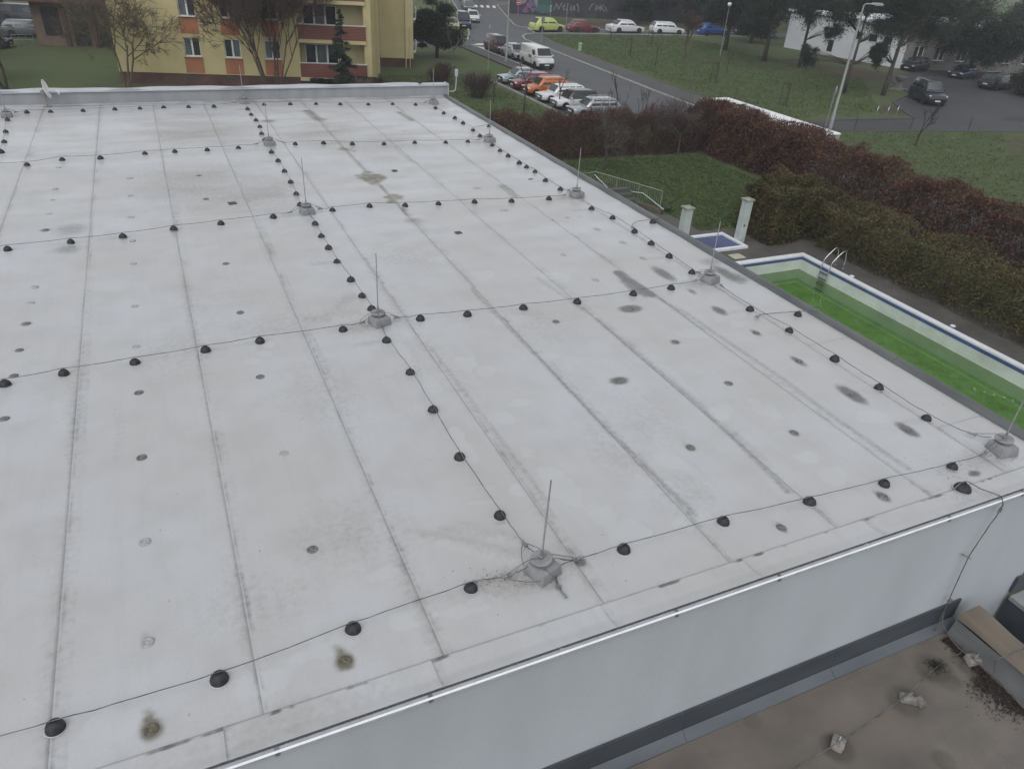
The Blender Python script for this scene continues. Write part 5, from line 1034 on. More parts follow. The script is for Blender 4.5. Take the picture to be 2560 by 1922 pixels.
# ---- low building at far left
c1 = cropuv(0, 0, 640)
lb0 = P(*c1(430, 400), GZ); lowb = thing('low_house', 'low brown house with wide dark red eaves at far left', 'building', (lb0[0], lb0[1], GZ), ANG)
M_TAN = mat('tan_panel', (.16, .118, .093), .85, .12, 1.2); M_RDR = mat('dark_red_eaves', (.095, .047, .045), .75, .12, 2); M_DKW = mat('dark_opening', (.022, .022, .026), .4, .2, 2)
k = MB(); k.box((4.2, 4.0, 1.9), (10.4, 7.5, 3.8)); k.build('wall', M_TAN, lowb, local=True)
k = MB(); k.box((3.7, 3.4, 4.05), (12.6, 9.4, .45)); k.build('eaves', M_RDR, lowb, local=True)
k = MB(); k.box((4, 3.8, 4.5), (11.6, 8.4, .5), taper=.9); k.build('roof', mat('brown_roof', (.085, .06, .058), .8, .15, 2), lowb, local=True)
for x, w, z0, z1 in ((.6, 1.5, .9, 3.3), (3.0, 1.4, .1, 2.2), (5.4, 1.8, .1, 1.9), (7.8, 1.9, .1, 1.9), (3.0, 1.2, 2.6, 3.5)):
    k = MB(); k.box((x, .22, (z0+z1)/2), (w, .06, z1-z0)); k.build('window', M_DKW, lowb, local=True)
for x in (1.75, 4.2, 6.65): k = MB(); k.box((x, .16, 1.9), (.35, .3, 3.8)); k.build('pier', M_RDR, lowb, local=True)
p0 = P(*c1(0, 405), GZ); p1 = P(*c1(300, 395), GZ)
t = thing('metal_railing', 'thin dark metal railing before the parked cars at far left', 'railing', p0)
for zz in (.5, .95): k = MB(); k.tube([(p0[0]-8, p0[1], GZ+zz), (p0[0], p0[1], GZ+zz), (p1[0], p1[1], GZ+zz)], .03, 6); k.build('rail', M_ALUD, t)
for i in range(8): q = [p0[j]+(p1[j]-p0[j])*(i/5-.4) for j in range(2)]; k = MB(); k.tube([(q[0], q[1], GZ), (q[0], q[1], GZ+.97)], .03, 6); k.build('post', M_ALUD, t)
# ---- white hall at right
hall = thing('white_hall', 'long white walled hall behind the pine trees', 'building', (85.4, 70.2, GZ), ANG)
M_HW = mat('white_render', (.60, .615, .64), .8, .05, .6, spec=.2); M_HB = mat('beige_render', (.22, .205, .19), .85, .1, .7)
def hallwall(name, m, pts): k = MB(); k.quad(*pts); return k.build(name, m, hall, local=True)
hallwall('white_wall', M_HW, [(-7.1, 16.6, 0), (0, 0, 0), (0, 0, 4.6), (-7.1, 16.6, 4.6)]); hw = []
facade([(1.2, 2.6, -5.9, -4.4), (4.2, 5.6, -5.9, -4.4), (7.4, 8.8, -5.9, -4.4), (10.6, 12.0, -5.9, -4.4), (13.8, 15.2, -5.9, -4.4), (17, 18.4, -5.9, -4.4), (20.4, 21.8, -5.9, -4.4)], 0, 40, -7, -2.4, .15, 'beige_wall', M_HB, hall)
for s in (1.2, 4.2, 7.4, 10.6, 13.8, 17, 20.4): window(hall, s, s+1.4, -5.9, -4.4, .10, 2, True, M_GLS)
k = MB(); k.prism([(-.3, -.3), (40, -.3), (40, 16.8), (-7.5, 16.8)], 4.6, 4.85); k.build('roof', mat('white_roof_edge', (.58, .6, .62), .6, .08, 1), hall, local=True)
HT = Matrix.Rotation(math.atan2(7.1, 16.6), 4, 'Z'); k = MB(); k.box((-.04, 10.6, 1.05), (.06, 1.1, 2.1), M=HT); d_ = k.build('door', M_WFR, hall, local=True); k = MB(); k.box((-.08, 10.6, 1.2), (.03, .8, 1.4), M=HT); k.build('door_pane', M_GLS, d_, local=True)
for i in range(3): k = MB(); k.box((-.04, 3.2+i*2.1-.6, 2.9), (.06, 1.3, 1.0), M=HT); d_ = k.build('window', M_WFR, hall, local=True); k = MB(); k.box((-.08, 3.2+i*2.1-.6, 2.9), (.03, 1.1, .8), M=HT); k.build('pane', M_GLS, d_, local=True)
# beige house far behind
bh = P(*cropuv(1560, 0, 2080)(1130, 330), GZ); farh = thing('far_house', 'beige house front glimpsed behind the far trees', 'building', (98, 128, GZ), ANG)
facade([(2, 3.4, -4, -2), (5, 6.4, -4, -2), (8, 9.4, -4, -2)], 0, 12, -7, 3, .2, 'wall', M_HB, farh)
for s in (2, 5, 8): window(farh, s, s+1.4, -4, -2, .1)
k = MB(); k.box((6, 4, 10.2), (12.6, 9, .4)); k.build('roof', M_RDR, farh, local=True)
# ---- graffiti wall
gw = thing('graffiti_wall', 'dark concrete wall covered with purple, teal and white graffiti', 'wall', (57.0, 124.2, GZ), math.atan2(119.4-124.1, 71.9-57.3))
M_GWL = mat('dark_concrete', (.045, .045, .052), .85, .2, .8); k = MB(); k.box((20, .2, 1.9), (42, .4, 3.8)); k.build('wall', M_GWL, gw, local=True)
GA = math.atan2(119.4-124.1, 71.9-57.3); GE = (math.cos(GA), math.sin(GA))
c3 = cropuv(1100, 0, 1640)
def gp(x, y):
    q = onplane(*c3(x, y), (57.0, 124.2), (57.0+GE[0], 124.2+GE[1]), 0.0); s = (q[0]-57.0)*GE[0]+(q[1]-124.2)*GE[1]; return (s, q[2]-GZ)
def blob(x, y, rx, ry, m, off, nm='painted_shape', ph=0.0):
    k = MB(); pts = []
    for i in range(18): a = 2*math.pi*i/18; w = 1+.18*math.sin(3*a+ph)+.1*math.sin(5*a+ph*2); s, z = gp(x+rx*math.cos(a)*w, y+ry*math.sin(a)*w); pts.append((s, -off, z))
    k.add(pts, [tuple(range(18))[::-1]]); k.build(nm, m, gw, local=True)
gm = lambda n, c: mat('graffiti_'+n, c, .8, .15, 2)
PUR, LIL, TEA, GRN, WHI, PNK = gm('purple', (.07, .035, .085)), gm('lilac', (.16, .11, .19)), gm('teal', (.06, .12, .13)), gm('green', (.035, .095, .065)), gm('white', (.20, .205, .225)), gm('pink', (.22, .12, .15))
for i, (x, y, rx, ry, m) in enumerate([(830, 60, 60, 70, PUR), (920, 45, 75, 60, PUR), (1010, 50, 60, 60, TEA), (1090, 60, 60, 70, TEA), (1060, 20, 70, 40, GRN), (875, 110, 32, 28, LIL), (930, 40, 26, 45, LIL), (840, 20, 45, 24, WHI), (985, 20, 18, 50, WHI), (1040, 110, 40, 34, TEA), (900, 60, 20, 26, PNK), (1100, 20, 30, 22, GRN), (950, 105, 24, 22, LIL)]): blob(x, y, rx, ry, m, .006+.004*i, ph=i*1.3)
def stroke(pts, w, m, off):
    q = [gp(*p) for p in pts]; k = MB()
    for a, b_ in zip(q, q[1:]):
        d = np.array([b_[0]-a[0], b_[1]-a[1]]); l = np.linalg.norm(d); nn = np.array([-d[1], d[0]])/l*w/2; d = d/l*w*.3
        k.quad((a[0]-nn[0]-d[0], -off, a[1]-nn[1]-d[1]), (b_[0]-nn[0]+d[0], -off, b_[1]-nn[1]+d[1]), (b_[0]+nn[0]+d[0], -off, b_[1]+nn[1]+d[1]), (a[0]+nn[0]-d[0], -off, a[1]+nn[1]-d[1]))
    k.build('painted_letter', m, gw, local=True)
for i, s_ in enumerate([[(1165, 105), (1195, 40)], [(1195, 40), (1215, 100), (1245, 35)], [(1275, 45), (1258, 75), (1268, 105), (1292, 100)], [(1262, 72), (1286, 66)], [(1310, 35), (1300, 105)], [(1345, 60), (1335, 105), (1360, 105), (1375, 60)], [(1375, 60), (1380, 110)], [(1405, 50), (1420, 80), (1412, 125)], [(1400, 50), (1415, 45)], [(1525, 105), (1555, 50), (1580, 45)], [(1590, 110), (1600, 60)], [(1600, 60), (1630, 85), (1600, 100)], [(1640, 55), (1640, 115)], [(1675, 55), (1648, 85), (1685, 120)], [(1690, 70), (1705, 115)]]): stroke(s_, .16, WHI, .02+.003*i)
# ================================================================== trees
M_BARKO = mat('olive_bark', (.11, .094, .062), .9, .2, 6); M_BARKR = mat('red_brown_bark', (.088, .060, .050), .9, .2, 6); M_BARKG = mat('grey_bark', (.12, .115, .105), .9, .2, 6)
q = P(*c1(1110, 775), GZ)
bare_tree('bare_tree', 'bare olive barked tree in front of the left of the yellow block', q, 9.5, 3, M_BARKO, seed=4, maxlev=6, spread=.78, kids_=(3, 4), r=.085, up=.03, frac=.34, minr=.009, shrink=.74, nside=3)
q = P(*cropuv(560, 0, 1200)(430, 800), GZ)
bare_tree('bare_tree', 'dense reddish bare tree hiding the middle of the yellow block', q, 12.5, 9, M_BARKR, seed=9, maxlev=6, spread=.50, kids_=(3, 4), r=.062, up=.06, frac=.34, minr=.010, shrink=.72, fan=.55, nside=3)
q = P(*c1(330, 640), GZ); bare_tree('bare_tree', 'bare spreading tree at the far left lawn', (q[0]-3, q[1]-2, GZ), 9, 2, M_BARK, seed=14, maxlev=6, spread=.75, kids_=(3, 4), r=.13, up=.0, frac=.28, minr=.009)
q = P(*c1(60, 500), GZ); bare_tree('bare_tree', 'dark bare tree at the left edge', (q[0]-2, q[1], GZ), 11, 2, M_BARK, seed=15, maxlev=6, spread=.7, kids_=(3, 4), r=.15, up=.03, frac=.28, minr=.010)
for i, (x, y, h_, lab) in enumerate([(-12.5, 74, 9, 'bare tree before the low house, nearer the left edge'), (-17.5, 82, 9.5, 'bare tree before the van at far left'), (-9.5, 66, 7.5, 'bare tree on the dark lawn behind the satellite dish')]): bare_tree('bare_tree', lab, (x, y, GZ), h_, 2, M_BARK, seed=130+i, maxlev=5, spread=.8, kids_=(2, 4), r=.11, up=.02, frac=.32, minr=.009, shrink=.76)
def conifer(name, label, base, h, r, m, seed, n=9000, droop=.35, leaf=(.30, .05), cat='tree', bare=.1, layers=16, group=None, lean=(0, 0), ragged=.35):
    t = thing(name, label, cat, base, 0, group); rng = np.random.default_rng(seed); S = []; C = []
    tr = [(lean[0]*h*k/5, lean[1]*h*k/5, h*k/5) for k in range(6)]
    k = MB(); k.tube(tr, [max(.03, .022*h*(1-i/5.3)) for i in range(6)], 8); k.build('trunk', M_BARK, t, smooth='all', local=True)
    for i in range(layers*5):
        f = rng.uniform(bare, 1.0); z = h*f; R0 = r*(1-f)**.8*rng.uniform(1-ragged, 1+ragged*.4)+.12; a = rng.uniform(0, 6.28); d = np.array([math.cos(a), math.sin(a), -droop*rng.uniform(.2, 1.3)]); b0 = np.array([lean[0]*z, lean[1]*z, z]); tip = b0+d*R0
        S.append((*b0, *tip, .03, .008)); m_ = max(4, int(n/(layers*5)*R0/r*1.6)); u = rng.uniform(.15, 1, m_)[:, None]; C.append(b0+(tip-b0)*u+rng.normal(size=(m_, 3))*np.array([.16, .16, .10])*(R0*.55+.15))
    tag(link('branches', segmesh('branches', S, M_BARK, 3), t), kind='stuff'); tag(link('crown', leafmesh('crown', np.vstack(C), leaf[0], leaf[1], m, 0, seed), t), kind='stuff'); return t
M_SPR = leafmat('spruce_needles', (.020, .032, .020), (.030, .042, .028), (.045, .055, .04), 1.1); M_YEW = leafmat('dark_evergreen', (.014, .022, .013), (.022, .032, .016), (.034, .044, .022), .9); M_PIN = leafmat('pine_needles', (.018, .028, .020), (.030, .042, .027), (.044, .055, .036), .5)
conifer('spruce_tree', 'thin young spruce before the red balconies', P(*cropuv(740, 0, 1100)(745, 1480), GZ), 6.1, 1.15, M_SPR, 21, 9000, .3, (.22, .05), ragged=.5)
def crown_tree(name, label, base, h, crown_c, m, seed, n, leaf, trunk_r=.18, cat='tree', group=None, lean=(0, 0), nb=26, bark=None, hang=0.0):
    """trunk, limbs to leaf clumps; crown_c: list of (dx,dy,z,rx,ry,rz)"""
    t = thing(name, label, cat, base, 0, group); rng = np.random.default_rng(seed); S = []; C = []; bark = bark or M_BARK
    k = MB(); k.tube([(lean[0]*h*i/6*.8, lean[1]*h*i/6*.8, h*.8*i/6) for i in range(7)], [trunk_r*(1-.12*i) for i in range(7)], 9); k.build('trunk', bark, t, smooth='all', local=True)
    nbs = [max(4, int(nb*(rx*ry*rz)**(1/3)/2.4)) for (dx, dy, z, rx, ry, rz) in crown_c]
    for (dx, dy, z, rx, ry, rz), nk in zip(crown_c, nbs):
        for j in range(nk):
            v = rng.normal(size=3); v /= np.linalg.norm(v); rr = rng.uniform(.45, 1.0); c_ = np.array([dx, dy, z])+v*np.array([rx, ry, rz])*rr; f = min(.95, max(.2, (z-rz*.5)/h)); b0 = np.array([lean[0]*h*f*.8, lean[1]*h*f*.8, h*f*.8])
            mid = (b0+c_)/2+np.array([0, 0, .2]); S.append((*b0, *mid, .04, .02)); S.append((*mid, *c_, .02, .008)); s_ = rng.uniform(.28, .6)*min(rx, ry)*.62; m_ = int(n/sum(nbs)*.9); q = rng.normal(size=(m_, 3))*np.array([s_, s_, s_*(.5+hang)]); q[:, 2] -= hang*np.abs(q[:, 2])*.8; C.append(c_+q*.75)
    tag(link('branches', segmesh('branches', S, bark, 4), t), kind='stuff'); tag(link('crown', leafmesh('crown', np.vstack(C), leaf[0], leaf[1], m, .1, seed), t), kind='stuff'); return t
crown_tree('evergreen_tree', 'dark bushy evergreen between the yellow wing and the street', (27.9, 79.6, GZ), 5.8, [(0, 0, 2.5, 2.4, 2.2, 1.7), (-.4, .3, 3.9, 1.8, 1.7, 1.4), (1.0, -.5, 1.9, 1.7, 1.6, 1.1), (-1.2, 0, 2.3, 1.5, 1.5, 1.3)], M_YEW, 31, 42000, (.22, .07), .2, nb=24)
PG = 'dark pines on the lawn'
crown_tree('pine_tree', 'tall dark pine left of the white hall, standing in bare earth', (68.6, 75.9, GZ), 13, [(0, 0, 9.0, 4.2, 3.8, 2.4), (-2.8, 0, 6.6, 2.4, 2.4, 1.5), (1.6, -1, 11, 3.4, 3.2, 2.2), (-4.0, -.5, 4.4, 1.2, 1.2, .8)], M_PIN, 41, 26000, (.42, .06), .30, group=PG, hang=.5)
crown_tree('pine_tree', 'dark pine directly before the white hall wall', (70.4, 71.8, GZ), 11, [(.5, 0, 8.2, 3.0, 2.8, 2.0), (-1.6, -.5, 5.8, 1.5, 1.5, 1.0), (1.4, 0, 10, 2.8, 2.6, 1.8), (2.6, -1.0, 4.0, 1.0, 1.0, .7)], M_PIN, 42, 19000, (.42, .06), .22, group=PG, hang=.6)
crown_tree('pine_tree', 'tall slim trunked pine behind the right street lamp', (62.3, 56.7, GZ), 12, [(1.0, .6, 9.4, 3.2, 3.0, 1.8), (-2.2, .5, 7.0, 1.5, 1.5, 1.0), (3.0, 0, 6.2, 1.6, 1.5, 1.0), (2.4, -.6, 3.7, .8, .8, .8), (-4.6, 1.2, 3.6, .9, .9, .8)], M_PIN, 43, 20000, (.36, .05), .17, group=PG, lean=(.06, .04), hang=.6)
crown_tree('pine_tree', 'leaning dark pine beside the stone sculpture', (66.3, 55.5, GZ), 12, [(3.6, 2.4, 8.8, 3.6, 3.2, 2.0), (6.0, 3.2, 6.0, 2.8, 2.4, 1.4), (.8, 1.2, 7.4, 1.6, 1.6, 1.2), (8.0, 3.6, 7.4, 3.2, 2.8, 1.8), (-1.6, .6, 4.0, .9, .9, 1.0)], M_PIN, 44, 34000, (.36, .05), .24, group=PG, lean=(.24, .16), hang=.5)
crown_tree('pine_tree', 'short trunked pine behind the blue car', (69.8, 84.9, GZ), 10, [(0, 0, 6.5, 3.6, 3.2, 2.4), (-2, 0, 4.6, 2.0, 2.0, 1.5), (2, 1, 8.2, 3.2, 3.0, 2.2)], M_PIN, 45, 24000, (.46, .07), .3, group=PG, hang=.4)
crown_tree('pine_tree', 'broad dark pine over the car park at upper right', (89, 63.5, GZ), 11, [(0, 0, 6.0, 4.6, 3.6, 2.6), (4.2, -1.2, 4.6, 3.2, 2.6, 2.0), (-2.6, 1.6, 4.6, 2.4, 2.2, 1.8), (8, -3.4, 6.8, 3.8, 3.4, 1.8), (1.5, -.5, 3.2, 2.6, 2.0, 1.2)], M_PIN, 46, 46000, (.46, .07), .3, group=PG, hang=.4)
q = P(*cropuv(2000, 0, 2560)(2200, 960), GZ); crown_tree('evergreen_bush', 'dark evergreen bush at the right edge over the black car', (q[0]+2.2, q[1]+.6, GZ), 3.6, [(0, 0, 1.6, 2.6, 2.2, 1.4), (-.8, -.6, 1.0, 1.8, 1.6, .9)], M_YEW, 47, 18000, (.26, .08), .1, 'bush')
q = P(*cropuv(2000, 0, 2560)(1880, 690), GZ); crown_tree('topiary_bush', 'flat clipped dark bush before the hall window', (q[0], q[1], GZ), 2.0, [(0, 0, 1.35, 1.5, 1.3, .55)], M_YEW, 48, 9000, (.16, .06), .08, 'bush', nb=40)
bare_tree('bare_tree', 'reddish bare tree before the white hatchback on the side street', (58.0, 77.5, GZ), 8, 1, M_BARKR, seed=51, maxlev=6, spread=.5, kids_=(3, 4), r=.14, up=.08, frac=.33, minr=.010)
q = P(*cropuv(2000, 0, 2560)(2080, 420), GZ); bare_tree('bare_tree', 'grey bare tree behind the hall at top right', (112, 84, GZ), 11, 3, M_BARKR, seed=52, maxlev=6, spread=.5, kids_=(3, 3), r=.16, up=.1, frac=.3, minr=.014)
# small garden and verge trees
c6g = crop(1200, 220, 1900); SG = 'slim young trees on the verge'
q = c6g(985, 640); bare_tree('bare_tree', 'small gnarled bare tree before the back hedge, nearer the roof', q, 4.6, 1, M_GREYTW, seed=61, maxlev=5, spread=.75, kids_=(3, 4), r=.085, up=.02, frac=.36, minr=.005)
q = c6g(1560, 545); bare_tree('bare_tree', 'small bare tree in the garden corner of the two hedges', q, 4.4, 1, M_GREYTW, seed=62, maxlev=5, spread=.75, kids_=(3, 4), r=.058, up=.02, frac=.38, minr=.005)
c3g = crop(1100, 0, 1640); c4g = crop(1560, 0, 2080); c5g = crop(2000, 0, 2560); c7g = crop(1800, 200, 2560)
for i, (q, h_, lab, lv) in enumerate([(c3g(545, 1055), 3.0, 'thin sapling on the lawn left of the red hatchback', 2), (c3g(857, 1195), 5.0, 'thin straight sapling on the lawn before the orange car', 2), (c3g(1207, 1118), 4.6, 'slim leaning sapling before the white crossover', 4), (c3g(1815, 1080), 3.6, 'small bare tree at the end of the parked row', 4), (c4g(330, 702), 3.6, 'young bare tree on the lawn behind the white van', 4), (c4g(1092, 772), 4.2, 'young bare tree below the far lamp', 4), (c4g(690, 990), 5.6, 'pale branched young tree at the street bend', 5), (c5g(1200, 1262), 4.6, 'slim young tree before the dark off-road car', 4), (c7g(1420, 482), 4.4, 'slim leaning young tree on the lawn before the car park', 4), (c3g(1740, 430), 2.8, 'thin young tree before the white sedan', 2), (c3g(110, 700), 5, 'pale bare tree before the dark evergreen', 5)]):
    if i == 7: continue
    bare_tree('young_tree', lab, q, h_, 1, M_BARK if i not in (6, 10) else M_BARKG, seed=70+i, maxlev=lv, spread=.5, kids_=(2, 3) if i != 8 else (3, 4), r=.035+.006*h_, up=.1, group=SG, frac=.5 if lv < 3 else .38, minr=.007, shrink=.6)
for i, (x, y, h_, lab) in enumerate([(31.2, 49.0, 3.4, 'airy bare shrub rising before the silver estate car'), (33.4, 48.6, 3.2, 'airy bare shrub right of the silver estate car'), (35.0, 46.4, 2.8, 'airy bare shrub at the street end of the hedge'), (28.6, 46.6, 2.6, 'airy bare shrub before the white crossover car')]): bare_tree('bare_shrub', lab, (x, y, GZ), h_, 4, M_BARKR, 'shrub', seed=140+i, maxlev=4, spread=.42, kids_=(2, 3), r=.022, up=.14, frac=.42, minr=.006, shrink=.62, nside=3, fan=.4, group='airy shrubs before the parked row')
# stake frames around new trees
for i, q in enumerate([c3g(1930, 582), c4g(275, 500), c4g(955, 890), c4g(1695, 1130)]):
    t = thing('tree_stakes', ['wooden stake frame before the white sedan', 'wooden stake frame before the white hatchback', 'wooden stake frame behind the top of the red hedge', 'wooden stake frame above the long white roof'][i], 'tree stakes', q, 0, 'stake frames on the lawn'); M_STK = mat('stake_wood', (.06, .05, .038), .9, .2, 5)
    for j in range(3): a = 2.09*j+.4; k = MB(); k.tube([(.42*math.cos(a), .42*math.sin(a), 0), (.36*math.cos(a), .36*math.sin(a), 1.95)], .035, 6); k.build('stake', M_STK, t, local=True)
    for j in range(3): a, b_ = 2.09*j+.4, 2.09*(j+1)+.4; k = MB(); k.tube([(.36*math.cos(a), .36*math.sin(a), 1.85), (.36*math.cos(b_), .36*math.sin(b_), 1.85)], .03, 5); k.build('rail', M_STK, t, local=True)
    k = MB(); k.tube([(0, 0, 0), (.03, 0, 1.5), (0, .03, 2.6)], [.025, .02, .01], 6); k.build('sapling', M_BARK, t, local=True)
# bushes by the far lawn
def twigball(name, label, base, r, h, seed, m, n=70, lev=3):
    t = thing(name, label, 'shrub', base); S = []; rng = np.random.default_rng(seed)
    for k in range(n):
        a = rng.uniform(0, 6.28); rr = rng.uniform(0, .5)*r; d = np.array([math.cos(a)*rng.uniform(.2, .9), math.sin(a)*rng.uniform(.2, .9), 1.0]); grow(S, np.array([math.cos(a)*rr, math.sin(a)*rr, 0]), d/np.linalg.norm(d), h*.5, .016, 1, lev, rng, .5, (3, 4), .1, .62, .08, .006)
    link('twigs', segmesh('twigs', S, m, 3), t); return t
p = D(1032, 212, GZ); twigball('twiggy_shrub', 'round dark purple twiggy shrub left of the silver sedan', p, 1.2, 2.5, 81, M_TWIG, 90)
p = D(948, 184, GZ); twigball('twiggy_shrub', 'low reddish twiggy shrub behind the parapet end', p, 1.5, 1.7, 82, M_RTW, 80)
p = D(972, 180, GZ); twigball('twiggy_shrub', 'small reddish shrub right of the parapet end lamp', (p[0]+.8, p[1]+4, GZ), 1.2, 1.3, 84, M_RTW, 60)
p = D(785, 212, GZ); twigball('dry_bush', 'dry tan bush at the corner of the yellow block', p, 1.0, 1.9, 83, mat('dry_stalk', (.16, .12, .08), .9, .2, 3), 60)
hedge('dark_hedge', 'dark low hedge along the foot of the red balconies', [(11.5, 17.0, 61.0, 62.2, GZ, GZ+1.15)], 12000, leafmat('hedge_dark', (.022, .024, .018), (.035, .032, .024), (.05, .04, .03), 1), (.14, .06), 85)
# spiky plants by the pool
for (u, v, cr, lab, m) in [(1490, 985, crop(1200, 220, 1900), 'spiky grey green plant beside the stair railing', mat('yucca', (.075, .10, .06), .7, .2, 5)), (1915, 735, crop(1440, 420, 1960), 'small reddish leaved plant below the conifer bush', mat('red_plant', (.17, .06, .045), .7, .2, 5))]:
    q = cr(u, v); t = thing('spiky_plant', lab, 'plant', q)
    for i in range(36):
        a = random.uniform(0, 6.28); e_ = random.uniform(.3, 1.2); l = random.uniform(.35, .7); d = Vector((math.cos(a)*math.cos(e_), math.sin(a)*math.cos(e_), math.sin(e_))); s_ = Vector((-math.sin(a), math.cos(a), 0))*.022; mid = d*l*.6; tip = d*l+Vector((0, 0, -.12*l)); k = MB(); k.add([-s_*.6+Vector((0, 0, .1)), s_*.6+Vector((0, 0, .1)), mid+s_, mid-s_, tip], [(0, 1, 2, 3), (3, 2, 4)]); k.build('leaf', m, t, local=True)
# dark woods closing the view
WG = 'dark trees behind the side street'; rng = np.random.default_rng(123)
spots = [(74, 113), (79, 117), (84, 111), (89, 118), (94, 110), (99, 116), (105, 108), (111, 115), (118, 106), (126, 112), (88, 98), (95, 95), (103, 97), (112, 92), (122, 96), (132, 100), (80, 92), (128, 82), (140, 88), (138, 70), (152, 76), (120, 66), (134, 56), (150, 58), (165, 66), (172, 84), (150, 100), (118, 128), (134, 122), (104, 128), (90, 132), (76, 130), (66, 134), (62, 150), (170, 110), (190, 96)]
spots = sorted(spots, key=lambda p: p[0]/p[1]); OW = ORD+['thirteenth', 'fourteenth', 'fifteenth', 'sixteenth', 'seventeenth', 'eighteenth', 'nineteenth', 'twentieth']+['twenty-'+o for o in ORD[:9]]+['thirtieth']+['thirty-'+o for o in ORD[:9]]
names = ['at the left end', 'in the middle', 'at the right end']
for i, (x, y) in enumerate(spots):
    hh = rng.uniform(8, 12); kind = i % 3
    crown_tree('far_tree', f'{OW[i]} dark evergreen from the left in the far woods behind the side street', (x, y, GZ), hh, [(0, 0, hh*.52, 3.2, 3.0, hh*.34), (rng.uniform(-1.5, 1.5), 0, hh*.3, 3.0, 2.8, hh*.22)], M_YEW if kind else M_PIN, 200+i, 4500, (.75, .20), .25, group=WG, nb=16)
for i, (x, y) in enumerate([(-22, 100), (-14, 112), (-6, 108), (-26, 120), (-8, 126), (2, 118), (8, 112), (-18, 92), (14, 126), (-32, 104)]):
    hh = rng.uniform(8, 12)
    if i % 2: bare_tree('far_tree', f'{OW[i]} far tree behind the low house, a bare one', (x, y, GZ), hh, 2, M_BARK, seed=300+i, maxlev=5, spread=.6, kids_=(3, 4), r=.16, up=.05, group='trees behind the low house', minr=.018)
    else: crown_tree('far_tree', f'{OW[i]} far tree behind the low house, a dark evergreen', (x, y, GZ), hh, [(0, 0, hh*.5, 2.8, 2.6, hh*.34)], M_YEW, 320+i, 6000, (.6, .16), .25, group='trees behind the low house', nb=18)
# ================================================================== vehicles
def paint(name, c, rough=.28, metal=0.0): return mat('paint_'+name, c, rough, .05, 1.5, coat=.5, spec=.5, metal=metal)
M_TYRE = mat('tyre', (.018, .018, .019), .8, .2, 20); M_RIM = mat('rim', (.34, .35, .36), .35, .1, 12, metal=.7); M_RIMB = mat('rim_dark', (.06, .06, .065), .4, .1, 12, metal=.4); M_TRIM = mat('black_trim', (.022, .023, .025), .5, .1, 8); M_LAMP = mat('headlamp', (.62, .64, .66), .12, .08, 12, spec=.8); M_TAIL = mat('tail_lamp', (.30, .02, .015), .2, .1, 12, spec=.6); M_PLATE = mat('plate_white', (.62, .62, .6), .5, .03, 5); M_CGL = mat('car_glass', (.022, .027, .030), .05, .25, 1.2, spec=.9, detail=1); M_CHR = mat('chrome', (.7, .72, .74), .15, .04, 5, metal=.95)
KINDS = {  # hood end, windscreen top, roof end, rear base (fractions of length from the nose), belt, bonnet height, tail height, bottom
 'sedan': (.27, .40, .70, .86, .62, .56, .62), 'hatch': (.24, .38, .84, .97, .60, .57, .60), 'estate': (.26, .38, .90, .985, .61, .56, .61), 'suv': (.25, .36, .88, .975, .60, .57, .60), 'mpv': (.19, .36, .90, .98, .56, .50, .56), 'van': (.13, .24, .985, .995, .60, .55, .60), 'old': (.30, .42, .80, .95, .60, .55, .58)}
